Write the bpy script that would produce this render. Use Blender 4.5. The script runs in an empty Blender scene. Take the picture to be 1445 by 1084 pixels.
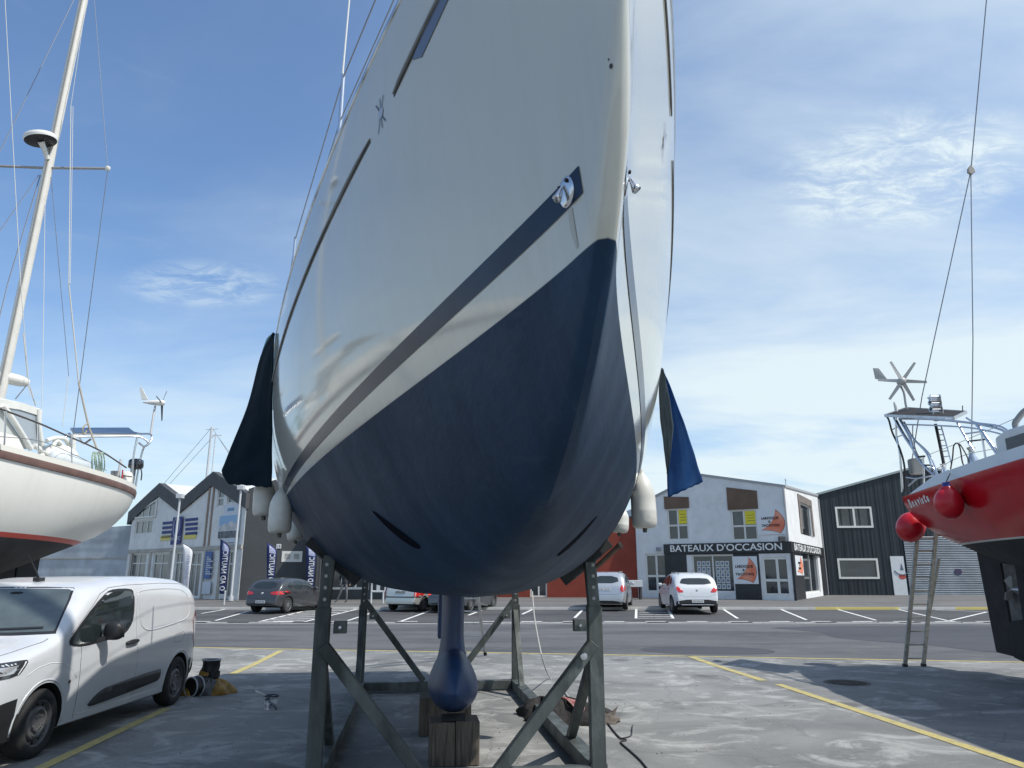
import bpy, bmesh, math, random
from math import sin, cos, pi, radians, sqrt, atan2
from mathutils import Vector, Matrix
from mathutils.bvhtree import BVHTree
from mathutils.geometry import delaunay_2d_cdt, tessellate_polygon
random.seed(7)
SC = bpy.context.scene
COL = SC.collection
# ------------------------------------------------------------------ camera, sky, sun, exposure
TH = math.atan(271/1044.); CT, ST = cos(TH), sin(TH); F = 1044.; EYE = 1.75
cam = bpy.data.cameras.new('camera'); camo = bpy.data.objects.new('camera', cam); COL.objects.link(camo)
camo.location = (0, 0, EYE); camo.rotation_euler = (pi/2 + TH, 0, 0)
cam.sensor_width = 36; cam.lens = 36*F/1445; cam.clip_start = .05; cam.clip_end = 3000
SC.camera = camo
SUN_AZ, SUN_EL = radians(112), radians(54)          # azimuth clockwise from +Y
SUNV = Vector((sin(SUN_AZ)*cos(SUN_EL), cos(SUN_AZ)*cos(SUN_EL), sin(SUN_EL)))
w = bpy.data.worlds.new('World'); SC.world = w; w.use_nodes = True
wn, wl = w.node_tree.nodes, w.node_tree.links
wn.clear()
def N(nodes, t, **kw):
    n = nodes.new(t)
    for k, v in kw.items():
        if k.startswith('i_'): n.inputs[k[2:].replace('_', ' ')].default_value = v
        else: setattr(n, k, v)
    return n
sky = N(wn, 'ShaderNodeTexSky', sky_type='NISHITA', sun_disc=False, sun_elevation=SUN_EL, sun_rotation=SUN_AZ, air_density=1.0, dust_density=1.2, ozone_density=2.5)
tc = N(wn, 'ShaderNodeTexCoord'); sep = N(wn, 'ShaderNodeSeparateXYZ'); wl.new(tc.outputs['Generated'], sep.inputs[0])
def wmath(op, a, b=None, c=None):
    n = N(wn, 'ShaderNodeMath', operation=op)
    for i, v in enumerate((a, b, c)):
        if v is None: continue
        if isinstance(v, (int, float)): n.inputs[i].default_value = v
        else: wl.new(v, n.inputs[i])
    return n.outputs[0]
zc = wmath('ADD', wmath('MAXIMUM', sep.outputs['Z'], 0.0), .13)
cx = wmath('DIVIDE', sep.outputs['X'], zc); cy = wmath('DIVIDE', sep.outputs['Y'], zc)
cmb = N(wn, 'ShaderNodeCombineXYZ'); wl.new(cx, cmb.inputs[0]); wl.new(cy, cmb.inputs[1])
def wnoise(scale, loc, rot, scl, detail, rough, dist, a, b):
    mp = N(wn, 'ShaderNodeMapping'); mp.inputs['Location'].default_value = loc; mp.inputs['Rotation'].default_value = (0, 0, rot); mp.inputs['Scale'].default_value = scl
    wl.new(cmb.outputs[0], mp.inputs[0])
    nz = N(wn, 'ShaderNodeTexNoise', i_Scale=scale, i_Detail=detail, i_Roughness=rough, i_Distortion=dist); wl.new(mp.outputs[0], nz.inputs[0])
    r = N(wn, 'ShaderNodeMapRange'); r.interpolation_type = 'SMOOTHSTEP'
    r.inputs['From Min'].default_value = a; r.inputs['From Max'].default_value = b; wl.new(nz.outputs[0], r.inputs[0]); return r.outputs[0]
c1 = wnoise(.55, (3.1, 1.2, 0), .35, (1, 1.8, 1), 7, .55, .5, .34, .70)      # soft high veil
c2 = wnoise(1.9, (7.7, 2.3, 0), -.45, (1, 1.7, 1), 9, .62, .9, .56, .80)      # wispy patches
c3 = wnoise(.5, (1.3, 5.2, 0), .1, (1, 1, 1), 2, .5, 0, .42, .62)
def blob(cxv, cyv, rx, ry):      # where a cirrus patch stands, by direction
    d = wmath('ADD', wmath('POWER', wmath('ABSOLUTE', wmath('DIVIDE', wmath('SUBTRACT', cx, cxv), rx)), 2.0), wmath('POWER', wmath('ABSOLUTE', wmath('DIVIDE', wmath('SUBTRACT', cy, cyv), ry)), 2.0))
    r = N(wn, 'ShaderNodeMapRange'); r.interpolation_type = 'SMOOTHSTEP'; wl.new(d, r.inputs[0]); r.inputs['From Min'].default_value = 1.0; r.inputs['From Max'].default_value = 0.0
    return r.outputs[0]
wisp = wnoise(9.0, (2.2, .7, 0), .5, (1, 1.9, 1), 10, .72, .5, .38, .74)
b1 = wmath('MULTIPLY', blob(.78, 1.33, .30, .24), wisp)
b2 = wmath('MULTIPLY', blob(-.80, 1.79, .24, .15), wnoise(9.0, (5.2, 1.7, 0), -.2, (1, 1.6, 1), 9, .68, .6, .36, .66))
hz = N(wn, 'ShaderNodeMapRange'); wl.new(sep.outputs['Z'], hz.inputs[0]); hz.inputs['From Min'].default_value = .36; hz.inputs['From Max'].default_value = .0; hz.inputs['To Min'].default_value = 0; hz.inputs['To Max'].default_value = 1
low = wmath('MULTIPLY', hz.outputs[0], wnoise(.85, (4.0, 9.0, 0), .05, (1, 1.6, 1), 8, .60, .5, .20, .66))
rt = N(wn, 'ShaderNodeMapRange'); wl.new(sep.outputs['X'], rt.inputs[0]); rt.inputs['From Min'].default_value = -.6; rt.inputs['From Max'].default_value = .6
veil = wmath('MULTIPLY', c1, wmath('MULTIPLY_ADD', rt.outputs[0], .56, .17))
cov = wmath('ADD', veil, wmath('MULTIPLY', wmath('MULTIPLY', c2, c3), .22))
cov = wmath('ADD', cov, wmath('MULTIPLY', low, wmath('MULTIPLY_ADD', rt.outputs[0], .45, .78)))
cov = wmath('ADD', cov, wmath('MULTIPLY', b1, .75)); cov = wmath('ADD', cov, wmath('MULTIPLY', b2, .42)); cov = wmath('ADD', cov, .02)
cov = wmath('ADD', cov, wmath('MULTIPLY', wmath('POWER', rt.outputs[0], 1.5), .10))
cov = wmath('MINIMUM', cov, .92)
mixc = N(wn, 'ShaderNodeMix', data_type='RGBA'); wl.new(cov, mixc.inputs[0])
tint = N(wn, 'ShaderNodeMix', data_type='RGBA', blend_type='MULTIPLY'); tint.inputs[0].default_value = 1
wl.new(sky.outputs[0], tint.inputs[6]); tint.inputs[7].default_value = (.82, .985, 1.11, 1)
wl.new(tint.outputs[2], mixc.inputs[6]); mixc.inputs[7].default_value = (4.9, 5.6, 5.85, 1)
bg = N(wn, 'ShaderNodeBackground'); wl.new(mixc.outputs[2], bg.inputs[0]); bg.inputs[1].default_value = .125
wo = N(wn, 'ShaderNodeOutputWorld'); wl.new(bg.outputs[0], wo.inputs[0])
sl = bpy.data.lights.new('sun', 'SUN'); sl.energy = 3.4; sl.angle = radians(.6); sl.color = (1, .95, .87)
so = bpy.data.objects.new('sun', sl); COL.objects.link(so); so.rotation_euler = SUNV.to_track_quat('Z', 'Y').to_euler()
so.location = (20, 10, 30)
vs = SC.view_settings; vs.view_transform = 'Standard'; vs.look = 'None'; vs.gamma = 1; vs.exposure = 0.42
# ------------------------------------------------------------------ measuring helpers (photo pixel -> world)
def ray(px, py):
    u = px - 722.5; up = 542 - py
    return u, F*CT - up*ST, F*ST + up*CT
def at(px, py, Y):
    a, b, c = ray(px, py); return Vector((a*Y/b, Y, EYE + c*Y/b))
def atx(px, py, X):
    a, b, c = ray(px, py); return Vector((X, b*X/a, EYE + c*X/a))
KN = [(-400, 0), (16, 0), (26.6, .15), (34.4, .30), (42, .47), (60, .52), (900, .52)]
def gz(y):
    for (a, za), (b, zb) in zip(KN, KN[1:]):
        if y <= b: return za + (zb-za)*(y-a)/(b-a)
    return KN[-1][1]
def atg(px, py):
    a, b, c = ray(px, py); Y = 20.
    for _ in range(30): Y = (gz(Y)-EYE)*b/c
    return Vector((a*Y/b, Y, gz(Y)))
# ------------------------------------------------------------------ materials
MATS = {}
def mat(name, col, rough=.5, metal=0, var=0, vscale=3, bump=0, bscale=40, coat=0, spec=.5, stretch=(1, 1, 1), trans=0, emit=0, col2=None, dirt=0, dirtcol=(.12, .11, .09), dscale=2.0, detail=6):
    if name in MATS: return MATS[name]
    m = bpy.data.materials.new(name); m.use_nodes = True; n, l = m.node_tree.nodes, m.node_tree.links
    b = n['Principled BSDF']; b.inputs['Base Color'].default_value = (*col, 1); b.inputs['Roughness'].default_value = rough
    b.inputs['Metallic'].default_value = metal; b.inputs['Specular IOR Level'].default_value = spec; b.inputs['Coat Weight'].default_value = coat; b.inputs['Coat Roughness'].default_value = .04
    if var or bump or dirt:
        t = n.new('ShaderNodeTexCoord'); mp = n.new('ShaderNodeMapping'); mp.inputs['Scale'].default_value = stretch; l.new(t.outputs['Object'], mp.inputs[0])
    cur = None
    if var:
        nz = n.new('ShaderNodeTexNoise'); nz.inputs['Scale'].default_value = vscale; nz.inputs['Detail'].default_value = detail; nz.inputs['Roughness'].default_value = .62; l.new(mp.outputs[0], nz.inputs[0])
        mx = n.new('ShaderNodeMix'); mx.data_type = 'RGBA'; c2 = col2 or tuple(max(0, c*(1-var)) for c in col)
        r = n.new('ShaderNodeMapRange'); r.inputs['From Min'].default_value = .35; r.inputs['From Max'].default_value = .65; l.new(nz.outputs[0], r.inputs[0])
        l.new(r.outputs[0], mx.inputs[0]); mx.inputs[6].default_value = (*[min(1, c*(1+var*.4)) for c in col], 1); mx.inputs[7].default_value = (*c2, 1); cur = mx.outputs[2]
        rr = n.new('ShaderNodeMapRange'); rr.inputs['To Min'].default_value = max(.02, rough*(1-var*.5)); rr.inputs['To Max'].default_value = min(1, rough*(1+var*.5)); l.new(nz.outputs[0], rr.inputs[0]); l.new(rr.outputs[0], b.inputs['Roughness'])
    if dirt:
        nz = n.new('ShaderNodeTexNoise'); nz.inputs['Scale'].default_value = dscale; nz.inputs['Detail'].default_value = 9; nz.inputs['Roughness'].default_value = .7; l.new(mp.outputs[0], nz.inputs[0])
        r = n.new('ShaderNodeMapRange'); r.inputs['From Min'].default_value = .5; r.inputs['From Max'].default_value = .75; r.inputs['To Max'].default_value = dirt; l.new(nz.outputs[0], r.inputs[0])
        mx = n.new('ShaderNodeMix'); mx.data_type = 'RGBA'; l.new(r.outputs[0], mx.inputs[0])
        if cur: l.new(cur, mx.inputs[6])
        else: mx.inputs[6].default_value = (*col, 1)
        mx.inputs[7].default_value = (*dirtcol, 1); cur = mx.outputs[2]
    if cur: l.new(cur, b.inputs['Base Color'])
    if bump:
        nz = n.new('ShaderNodeTexNoise'); nz.inputs['Scale'].default_value = bscale; nz.inputs['Detail'].default_value = 5; l.new(mp.outputs[0], nz.inputs[0])
        bp = n.new('ShaderNodeBump'); bp.inputs['Strength'].default_value = bump; bp.inputs['Distance'].default_value = .01; l.new(nz.outputs[0], bp.inputs['Height']); l.new(bp.outputs[0], b.inputs['Normal'])
    if trans:
        tr = n.new('ShaderNodeBsdfTranslucent'); tr.inputs[0].default_value = (*[min(1, c*2.2) for c in col], 1); ms = n.new('ShaderNodeMixShader'); ms.inputs[0].default_value = trans
        l.new(b.outputs[0], ms.inputs[1]); l.new(tr.outputs[0], ms.inputs[2]); l.new(ms.outputs[0], n['Material Output'].inputs[0])
    if emit: b.inputs['Emission Color'].default_value = (*col, 1); b.inputs['Emission Strength'].default_value = emit
    MATS[name] = m; return m
def glassmat(name, col=(.02, .028, .03), rough=.04):
    return mat(name, col, rough, spec=.8, var=.3, vscale=1.5)
WHITEP = mat('white_paint', (.78, .79, .80), .35, var=.06, vscale=2)
CARW = mat('white_car_paint', (.58, .60, .625), .30, coat=.6, dirt=.35, dirtcol=(.42, .41, .39), dscale=1.6)
CARG = mat('grey_car_paint', (.055, .058, .064), .3, metal=.3, coat=.7)
CARS = mat('silver_car_paint', (.48, .50, .52), .35, metal=.55, coat=.8)
CARC = mat('champagne_car_paint', (.50, .53, .50), .35, metal=.5, coat=.8)
CARD = mat('dark_car_paint', (.06, .07, .085), .3, metal=.3, coat=1)
BLKP = mat('black_plastic', (.018, .019, .021), .5, var=.2, vscale=8)
RUB = mat('tyre_rubber', (.02, .02, .021), .8, var=.3, vscale=10, bump=.3, bscale=60)
RIM = mat('grey_rim', (.28, .29, .30), .4, metal=.7, var=.15, vscale=8)
STEELRIM = mat('painted_steel_rim', (.14, .14, .145), .5, metal=.4, var=.3, vscale=9)
GLS = glassmat('tinted_glass')
STL = mat('stainless_steel', (.62, .63, .65), .22, metal=1)
ALU = mat('aluminium', (.55, .56, .57), .38, metal=.9, var=.15, vscale=12)
WIRE = mat('steel_wire', (.22, .23, .25), .45, metal=.6)
ROPE = mat('white_rope', (.55, .55, .52), .8)
REDL = mat('red_lens', (.55, .02, .02), .2, coat=1)
LENS = mat('clear_lens', (.55, .57, .6), .15, metal=.5, coat=1)
PLATE = mat('number_plate', (.6, .62, .63), .4)
DARK = mat('dark_cavity', (.008, .008, .009), .9)
# ------------------------------------------------------------------ mesh helpers
def tag(o, label=None, cat=None, group=None, kind=None):
    if label: o['label'] = label
    if cat: o['category'] = cat
    if group: o['group'] = group
    if kind: o['kind'] = kind
    return o
def thing(name, label, cat, loc=(0, 0, 0), rz=0, group=None):
    o = bpy.data.objects.new(name, None); COL.objects.link(o); o.location = loc; o.rotation_euler = (0, 0, rz); o.empty_display_size = .2
    return tag(o, label, cat, group)
def shift_of(p, local):
    if p is None or local: return Vector((0, 0, 0))
    s = Vector((0, 0, 0))
    while p is not None: s += p.location; p = p.parent
    return s
class MB:
    def __init__(s): s.v = []; s.f = []; s.m = []; s.mi = 0
    def add(s, V, Fc):
        k = len(s.v); s.v += [Vector(p) for p in V]; s.f += [tuple(i+k for i in f) for f in Fc]; s.m += [s.mi]*len(Fc); return s
    def hexa(s, P):      # 8 points: bottom loop 0-3, top loop 4-7
        return s.add(P, [(3, 2, 1, 0), (4, 5, 6, 7), (0, 1, 5, 4), (1, 2, 6, 5), (2, 3, 7, 6), (3, 0, 4, 7)])
    def box(s, a, b, M=None):
        (x0, y0, z0), (x1, y1, z1) = a, b
        P = [Vector(p) for p in ((x0, y0, z0), (x1, y0, z0), (x1, y1, z0), (x0, y1, z0), (x0, y0, z1), (x1, y0, z1), (x1, y1, z1), (x0, y1, z1))]
        if M is not None: P = [M @ p for p in P]
        return s.hexa(P)
    def bar(s, p0, p1, w, h, up=(0, 0, 1)):
        p0, p1 = Vector(p0), Vector(p1); d = (p1-p0).normalized(); up = Vector(up)
        if abs(d.dot(up)) > .97: up = Vector((0, 1, 0)) if abs(d.y) < .9 else Vector((1, 0, 0))
        sd = d.cross(up).normalized(); uu = sd.cross(d); a = sd*w/2; b = uu*h/2
        return s.hexa([p0-a-b, p0+a-b, p0+a+b, p0-a+b, p1-a-b, p1+a-b, p1+a+b, p1-a+b])
    def tube(s, pts, r, n=8, caps=True):
        pts = [Vector(p) for p in pts]; R = r if isinstance(r, (list, tuple)) else [r]*len(pts); k = len(s.v)
        pr = None; V = []
        for i, p in enumerate(pts):
            d = (pts[min(i+1, len(pts)-1)]-pts[max(i-1, 0)])
            d = d.normalized() if d.length > 1e-9 else Vector((0, 0, 1))
            if pr is None: pr = d.orthogonal().normalized()
            else:
                pr = pr - d*pr.dot(d); pr = pr.normalized() if pr.length > 1e-6 else d.orthogonal().normalized()
            q = d.cross(pr)
            V += [p + (pr*cos(2*pi*j/n)+q*sin(2*pi*j/n))*R[i] for j in range(n)]
        Fc = [(i*n+j, i*n+(j+1) % n, (i+1)*n+(j+1) % n, (i+1)*n+j) for i in range(len(pts)-1) for j in range(n)]
        if caps: Fc += [tuple(range(n))[::-1], tuple((len(pts)-1)*n+j for j in range(n))]
        return s.add(V, Fc)
    def lathe(s, prof, n=24, M=None, close=False):      # prof: (r, z) about local Z
        V = [Vector((r*cos(2*pi*j/n), r*sin(2*pi*j/n), z)) for r, z in prof for j in range(n)]
        if M is not None: V = [M @ p for p in V]
        Fc = [(i*n+j, i*n+(j+1) % n, (i+1)*n+(j+1) % n, (i+1)*n+j) for i in range(len(prof)-1) for j in range(n)]
        if close: Fc += [((len(prof)-1)*n+j, (len(prof)-1)*n+(j+1) % n, (j+1) % n, j) for j in range(n)]
        return s.add(V, Fc)
    def grid(s, P):      # P[i][j] points
        a, b = len(P), len(P[0]); V = [p for r in P for p in r]
        return s.add(V, [(i*b+j, (i+1)*b+j, (i+1)*b+j+1, i*b+j+1) for i in range(a-1) for j in range(b-1)])
    def prism(s, poly, T, d0, d1):      # 2D polygon extruded along the third axis, T maps (u, v, d)
        n = len(poly); V = [T(u, v, d0) for u, v in poly]+[T(u, v, d1) for u, v in poly]
        tri = tessellate_polygon([[Vector((u, v, 0)) for u, v in poly]])
        Fc = [tuple(t) for t in tri]+[tuple(i+n for i in t[::-1]) for t in tri]+[(i, (i+1) % n, (i+1) % n+n, i+n) for i in range(n)]
        return s.add(V, Fc)
    def build(s, name, m, parent=None, local=False, smooth=None, fix=True, bevel=0):
        me = bpy.data.meshes.new(name); sh = shift_of(parent, local)
        me.from_pydata([tuple(p-sh) for p in s.v], [], s.f)
        ms = m if isinstance(m, (list, tuple)) else [m]
        for q in ms: me.materials.append(q)
        if len(ms) > 1: me.polygons.foreach_set('material_index', s.m)
        if fix:
            bm = bmesh.new(); bm.from_mesh(me); bmesh.ops.remove_doubles(bm, verts=bm.verts, dist=1e-5); bmesh.ops.recalc_face_normals(bm, faces=bm.faces)
            bm.to_mesh(me); bm.free()
        o = bpy.data.objects.new(name, me); COL.objects.link(o)
        if parent: o.parent = parent
        if smooth is not None:
            me.polygons.foreach_set('use_smooth', [True]*len(me.polygons))
            if smooth < 179: me.set_sharp_from_angle(angle=radians(smooth))
        if bevel:
            md = o.modifiers.new('bevel', 'BEVEL'); md.width = bevel; md.segments = 2; md.limit_method = 'ANGLE'; md.angle_limit = radians(40)
        me.update(); return o
def struct(name, mb, m, **k):
    return tag(mb.build(name, m, **k), kind='structure')
def solo(name, mb, m, label, cat, loc, group=None, **k):      # one-mesh thing with its origin at its base
    L = Vector(loc)
    for i, p in enumerate(mb.v): mb.v[i] = p - L
    o = mb.build(name, m, **k); o.location = L
    return tag(o, label, cat, group)
def line(a, b, n=2): return [Vector(a).lerp(Vector(b), i/(n-1)) for i in range(n)]
def catenary(a, b, sag, n=14):
    return [Vector(a).lerp(Vector(b), i/(n-1)) - Vector((0, 0, sag*4*(i/(n-1))*(1-i/(n-1)))) for i in range(n)]
def text_mesh(body, size=1, bold=0, align='CENTER', space=1):
    cu = bpy.data.curves.new('t', 'FONT'); cu.body = body; cu.size = size; cu.align_x = align; cu.align_y = 'CENTER'; cu.offset = bold; cu.resolution_u = 4; cu.space_character = space
    o = bpy.data.objects.new('t', cu); COL.objects.link(o); dg = bpy.context.evaluated_depsgraph_get(); me = bpy.data.meshes.new_from_object(o.evaluated_get(dg))
    V = [Vector(v.co) for v in me.vertices]; Fc = [tuple(p.vertices) for p in me.polygons]
    bpy.data.objects.remove(o); bpy.data.curves.remove(cu); bpy.data.meshes.remove(me); return V, Fc
def densify(poly, step):
    out = []
    for i, p in enumerate(poly):
        q = poly[(i+1) % len(poly)]; L = sqrt((p[0]-q[0])**2+(p[1]-q[1])**2); k = max(1, int(L/step))
        out += [(p[0]+(q[0]-p[0])*j/k, p[1]+(q[1]-p[1])*j/k) for j in range(k)]
    return out
def fill2d(poly, step):
    B = densify(poly, step); n = len(B); xs = [p[0] for p in B]; ys = [p[1] for p in B]; pts = [Vector(p) for p in B]
    x = min(xs)+step/2
    while x < max(xs):
        y = min(ys)+step/2
        while y < max(ys): pts.append(Vector((x, y))); y += step
        x += step
    r = delaunay_2d_cdt(pts, [(i, (i+1) % n) for i in range(n)], [], 1, 1e-5)
    return r[0], r[2]
def smooth_poly(P, it=2):
    for _ in range(it):
        Q = []
        for i, p in enumerate(P):
            q = P[(i+1) % len(P)]; Q += [(p[0]*.75+q[0]*.25, p[1]*.75+q[1]*.25), (p[0]*.25+q[0]*.75, p[1]*.25+q[1]*.75)]
        P = Q
    return P
def project(bvh, V2, O, D, off):      # O(u,v) -> origin, D -> direction
    out = []; last = None
    for p in V2:
        o = O(p[0], p[1]); h = bvh.ray_cast(o, D)
        if h[0] is None: h = bvh.find_nearest(o if last is None else last)
        n = h[1]
        if n.dot(D) > 0: n = -n
        q = h[0]+n*off; out.append(q); last = q
    return out
def bvh_of(o):
    bm = bmesh.new(); bm.from_mesh(o.data); t = BVHTree.FromBMesh(bm); bm.free(); return t
def skin_mesh(name, pts, edges, radii, m, parent=None, sub=2, local=False, root=0):
    me = bpy.data.meshes.new(name); sh = shift_of(parent, local)
    me.from_pydata([tuple(Vector(p)-sh) for p in pts], edges, []); o = bpy.data.objects.new(name, me); COL.objects.link(o)
    o.modifiers.new('skin', 'SKIN')
    if not me.skin_vertices:
        bm = bmesh.new(); bm.from_mesh(me); bm.verts.layers.skin.verify(); bm.to_mesh(me); bm.free()
    for i, r in enumerate(radii): me.skin_vertices[0].data[i].radius = (r, r) if not isinstance(r, tuple) else r
    me.skin_vertices[0].data[root].use_root = True
    sb = o.modifiers.new('sub', 'SUBSURF'); sb.levels = sub; sb.render_levels = sub
    dg = bpy.context.evaluated_depsgraph_get(); nm = bpy.data.meshes.new_from_object(o.evaluated_get(dg)); o.modifiers.clear(); o.data = nm
    nm.materials.clear(); nm.materials.append(m); nm.polygons.foreach_set('use_smooth', [True]*len(nm.polygons))
    if parent: o.parent = parent
    return o
# ------------------------------------------------------------------ ground, yard, road, parking, pavement
def groundmat(name, base, dark, light, kind):
    m = bpy.data.materials.new(name); m.use_nodes = True; n, l = m.node_tree.nodes, m.node_tree.links; b = n['Principled BSDF']
    t = n.new('ShaderNodeTexCoord')
    def nz(scale, st, det=8, ro=.6, dist=0, loc=(0, 0, 0), rz=0):
        mp = n.new('ShaderNodeMapping'); mp.inputs['Scale'].default_value = st; mp.inputs['Location'].default_value = loc; mp.inputs['Rotation'].default_value = (0, 0, rz); l.new(t.outputs['Object'], mp.inputs[0])
        q = n.new('ShaderNodeTexNoise'); q.inputs['Scale'].default_value = scale; q.inputs['Detail'].default_value = det; q.inputs['Roughness'].default_value = ro; q.inputs['Distortion'].default_value = dist; l.new(mp.outputs[0], q.inputs[0]); return q.outputs[0]
    def rng(x, a, b_, lo=0, hi=1):
        r = n.new('ShaderNodeMapRange'); r.inputs['From Min'].default_value = a; r.inputs['From Max'].default_value = b_; r.inputs['To Min'].default_value = lo; r.inputs['To Max'].default_value = hi; l.new(x, r.inputs[0]); return r.outputs[0]
    def mix(f, A, B, bt='MIX'):
        x = n.new('ShaderNodeMix'); x.data_type = 'RGBA'; x.blend_type = bt
        if isinstance(f, float): x.inputs[0].default_value = f
        else: l.new(f, x.inputs[0])
        for i, c in ((6, A), (7, B)):
            if isinstance(c, tuple): x.inputs[i].default_value = (*c, 1)
            else: l.new(c, x.inputs[i])
        return x.outputs[2]
    if kind == 'yard':
        big = nz(.30, (1, 1.2, 1), 9, .62, .8, (3, 7, 0)); mid = nz(1.1, (1, 1.15, 1), 12, .70, 1.0, (9, 2, 0)); fine = nz(60, (1, 1, 1), 4, .8); sp = nz(9, (1, 1, 1), 10, .8); grit = nz(150, (1, 1, 1), 2, .6)
        scr = nz(3.0, (1, 2.2, 1), 11, .75, .5, (1, 1, 0), .35)
        c = mix(rng(big, .40, .60), base, dark); c = mix(rng(mid, .51, .62, 0, .55), c, light)
        c = mix(rng(nz(.6, (1, 1.4, 1), 11, .70, 1.4, (23, 11, 0)), .57, .63, 0, .70), c, dark)
        c = mix(rng(nz(2.3, (1, 1.3, 1), 11, .74, .9, (5, 31, 0)), .60, .64, 0, .5), c, (.34, .335, .32))
        c = mix(rng(scr, .56, .74, 0, .22), c, light)
        c = mix(rng(sp, .54, .66, 0, .38), c, dark)
        c = mix(rng(fine, .35, .65, 0, .40), c, (.09, .09, .09)); c = mix(rng(grit, .62, .70, 0, .5), c, (.06, .06, .058)); c = mix(rng(grit, .36, .30, 0, .5), c, (.5, .49, .46))
        vz = n.new('ShaderNodeTexVoronoi'); vz.feature = 'DISTANCE_TO_EDGE'; vz.inputs['Scale'].default_value = .32
        mp = n.new('ShaderNodeMapping'); l.new(t.outputs['Object'], mp.inputs[0])
        mixv = n.new('ShaderNodeMix'); mixv.data_type = 'RGBA'; mixv.blend_type = 'ADD'; mixv.inputs[0].default_value = .5
        nn = n.new('ShaderNodeTexNoise'); nn.inputs['Scale'].default_value = 1.6; nn.inputs['Detail'].default_value = 8; l.new(t.outputs['Object'], nn.inputs[0]); l.new(mp.outputs[0], mixv.inputs[6]); l.new(nn.outputs[1], mixv.inputs[7]); l.new(mixv.outputs[2], vz.inputs[0])
        c = mix(rng(vz.outputs[0], 0, .006, .28, 0), c, (.06, .06, .058))
        # small dark oil spots
        vo = n.new('ShaderNodeTexVoronoi'); vo.inputs['Scale'].default_value = .55; mo = n.new('ShaderNodeMapping'); mo.inputs['Scale'].default_value = (1, 1, 0); l.new(t.outputs['Object'], mo.inputs[0])
        mw = n.new('ShaderNodeMix'); mw.data_type = 'RGBA'; mw.blend_type = 'ADD'; mw.inputs[0].default_value = .25; l.new(mo.outputs[0], mw.inputs[6]); l.new(nn.outputs[1], mw.inputs[7]); l.new(mw.outputs[2], vo.inputs[0])
        c = mix(rng(vo.outputs[0], .10, .17, .6, 0), c, (.06, .06, .062))
        l.new(rng(mid, .3, .7, .75, .95), b.inputs['Roughness']); hs = mid; bs = .5
    else:
        big = nz(.12, (1, 4, 1), 8, .6, .5, (1, 4, 0)); mid = nz(1.3, (1, 3.2, 1), 9, .7, .3); fine = nz(55, (1, 1, 1), 3, .7)
        c = mix(rng(big, .42, .6), base, dark); c = mix(rng(mid, .5, .72, 0, .6), c, light); c = mix(rng(fine, .3, .7, 0, .3), c, (.03, .03, .032))
        b.inputs['Roughness'].default_value = .82; bs = .4
    l.new(c, b.inputs['Base Color']); b.inputs['Specular IOR Level'].default_value = .35
    f2 = nz(30, (1, 1, 1), 6, .75); bp = n.new('ShaderNodeBump'); bp.inputs['Strength'].default_value = bs; bp.inputs['Distance'].default_value = .012; l.new(f2, bp.inputs['Height']); l.new(bp.outputs[0], b.inputs['Normal'])
    return m
G_YARD = groundmat('yard_concrete', (.265, .27, .262), (.155, .160, .158), (.54, .54, .515), 'yard')
G_ROAD = groundmat('road_asphalt', (.125, .127, .132), (.075, .077, .083), (.20, .198, .19), 'road')
G_PARK = groundmat('parking_asphalt', (.085, .085, .088), (.055, .055, .058), (.16, .155, .15), 'road')
G_PAVE = groundmat('pavement_asphalt', (.17, .165, .158), (.12, .118, .115), (.24, .235, .225), 'road')
G_BASE = groundmat('ground_earth', (.16, .155, .145), (.10, .10, .095), (.2, .19, .17), 'road')
def yedge(x): return 18.05 - .154*x - .0 if abs(x) < 60 else 18.05-.154*60*(1 if x > 0 else -1)
def sheet(name, m, yf, yb, off, x0=-160, x1=160, nx=60, ny=30):
    P = []
    for j in range(ny+1):
        row = []
        for i in range(nx+1):
            s = i/nx*2-1; x = (x0+x1)/2+(x1-x0)/2*(abs(s)**1.6)*(1 if s > 0 else -1)
            a = yf(x) if callable(yf) else yf; b_ = yb(x) if callable(yb) else yb; y = a+(b_-a)*j/ny
            row.append(Vector((x, y, gz(y)+off)))
        P.append(row)
    b = MB().grid(P); return struct(name, b, m, fix=False)
b = MB(); ys = [-900, -60, 0, 8, 16, 26.6, 34.4, 42, 60, 900]
b.grid([[Vector((x, y, gz(y)-.012)) for x in (-900, -100, 0, 100, 900)] for y in ys]); struct('ground', b, G_BASE, fix=False)
sheet('yard', G_YARD, -60, yedge, 0, ny=90)
sheet('road', G_ROAD, yedge, 26.75, 0.0, ny=24)
sheet('parking', G_PARK, 26.75, 34.4, 0.0, ny=20)
# pavement with a real kerb step
b = MB(); xs = [-160, -60, -30, 0, 30, 60, 160]
KB = .10
P = [[Vector((x, 34.4, gz(34.4)-.02)) for x in xs], [Vector((x, 34.4, gz(34.4)+KB)) for x in xs]]
P += [[Vector((x, y, gz(y)+KB*max(0, 1-(y-34.6)/6))) if y > 34.6 else Vector((x, y, gz(y)+KB)) for x in xs] for y in (34.58, 36, 38, 40, 42, 50, 70)]
b.grid([[q + Vector((0, 0, .004)) for q in r] for r in P]); struct('pavement', b, G_PAVE, fix=False)
b = MB(); rd = random.Random(11)
for i in range(700):
    yy = rd.uniform(6.5, 17); xx = rd.uniform(-8, 12); r_ = rd.uniform(.004, .014); z_ = gz(yy)+.002
    b.add([Vector((xx+r_*cos(a+i)*rd.uniform(.6, 1.2), yy+r_*sin(a+i)*rd.uniform(.6, 1.2), z_)) for a in (0, 2.1, 4.2)]+[Vector((xx, yy, z_+r_*.8))], [(0, 1, 3), (1, 2, 3), (2, 0, 3)])
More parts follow.
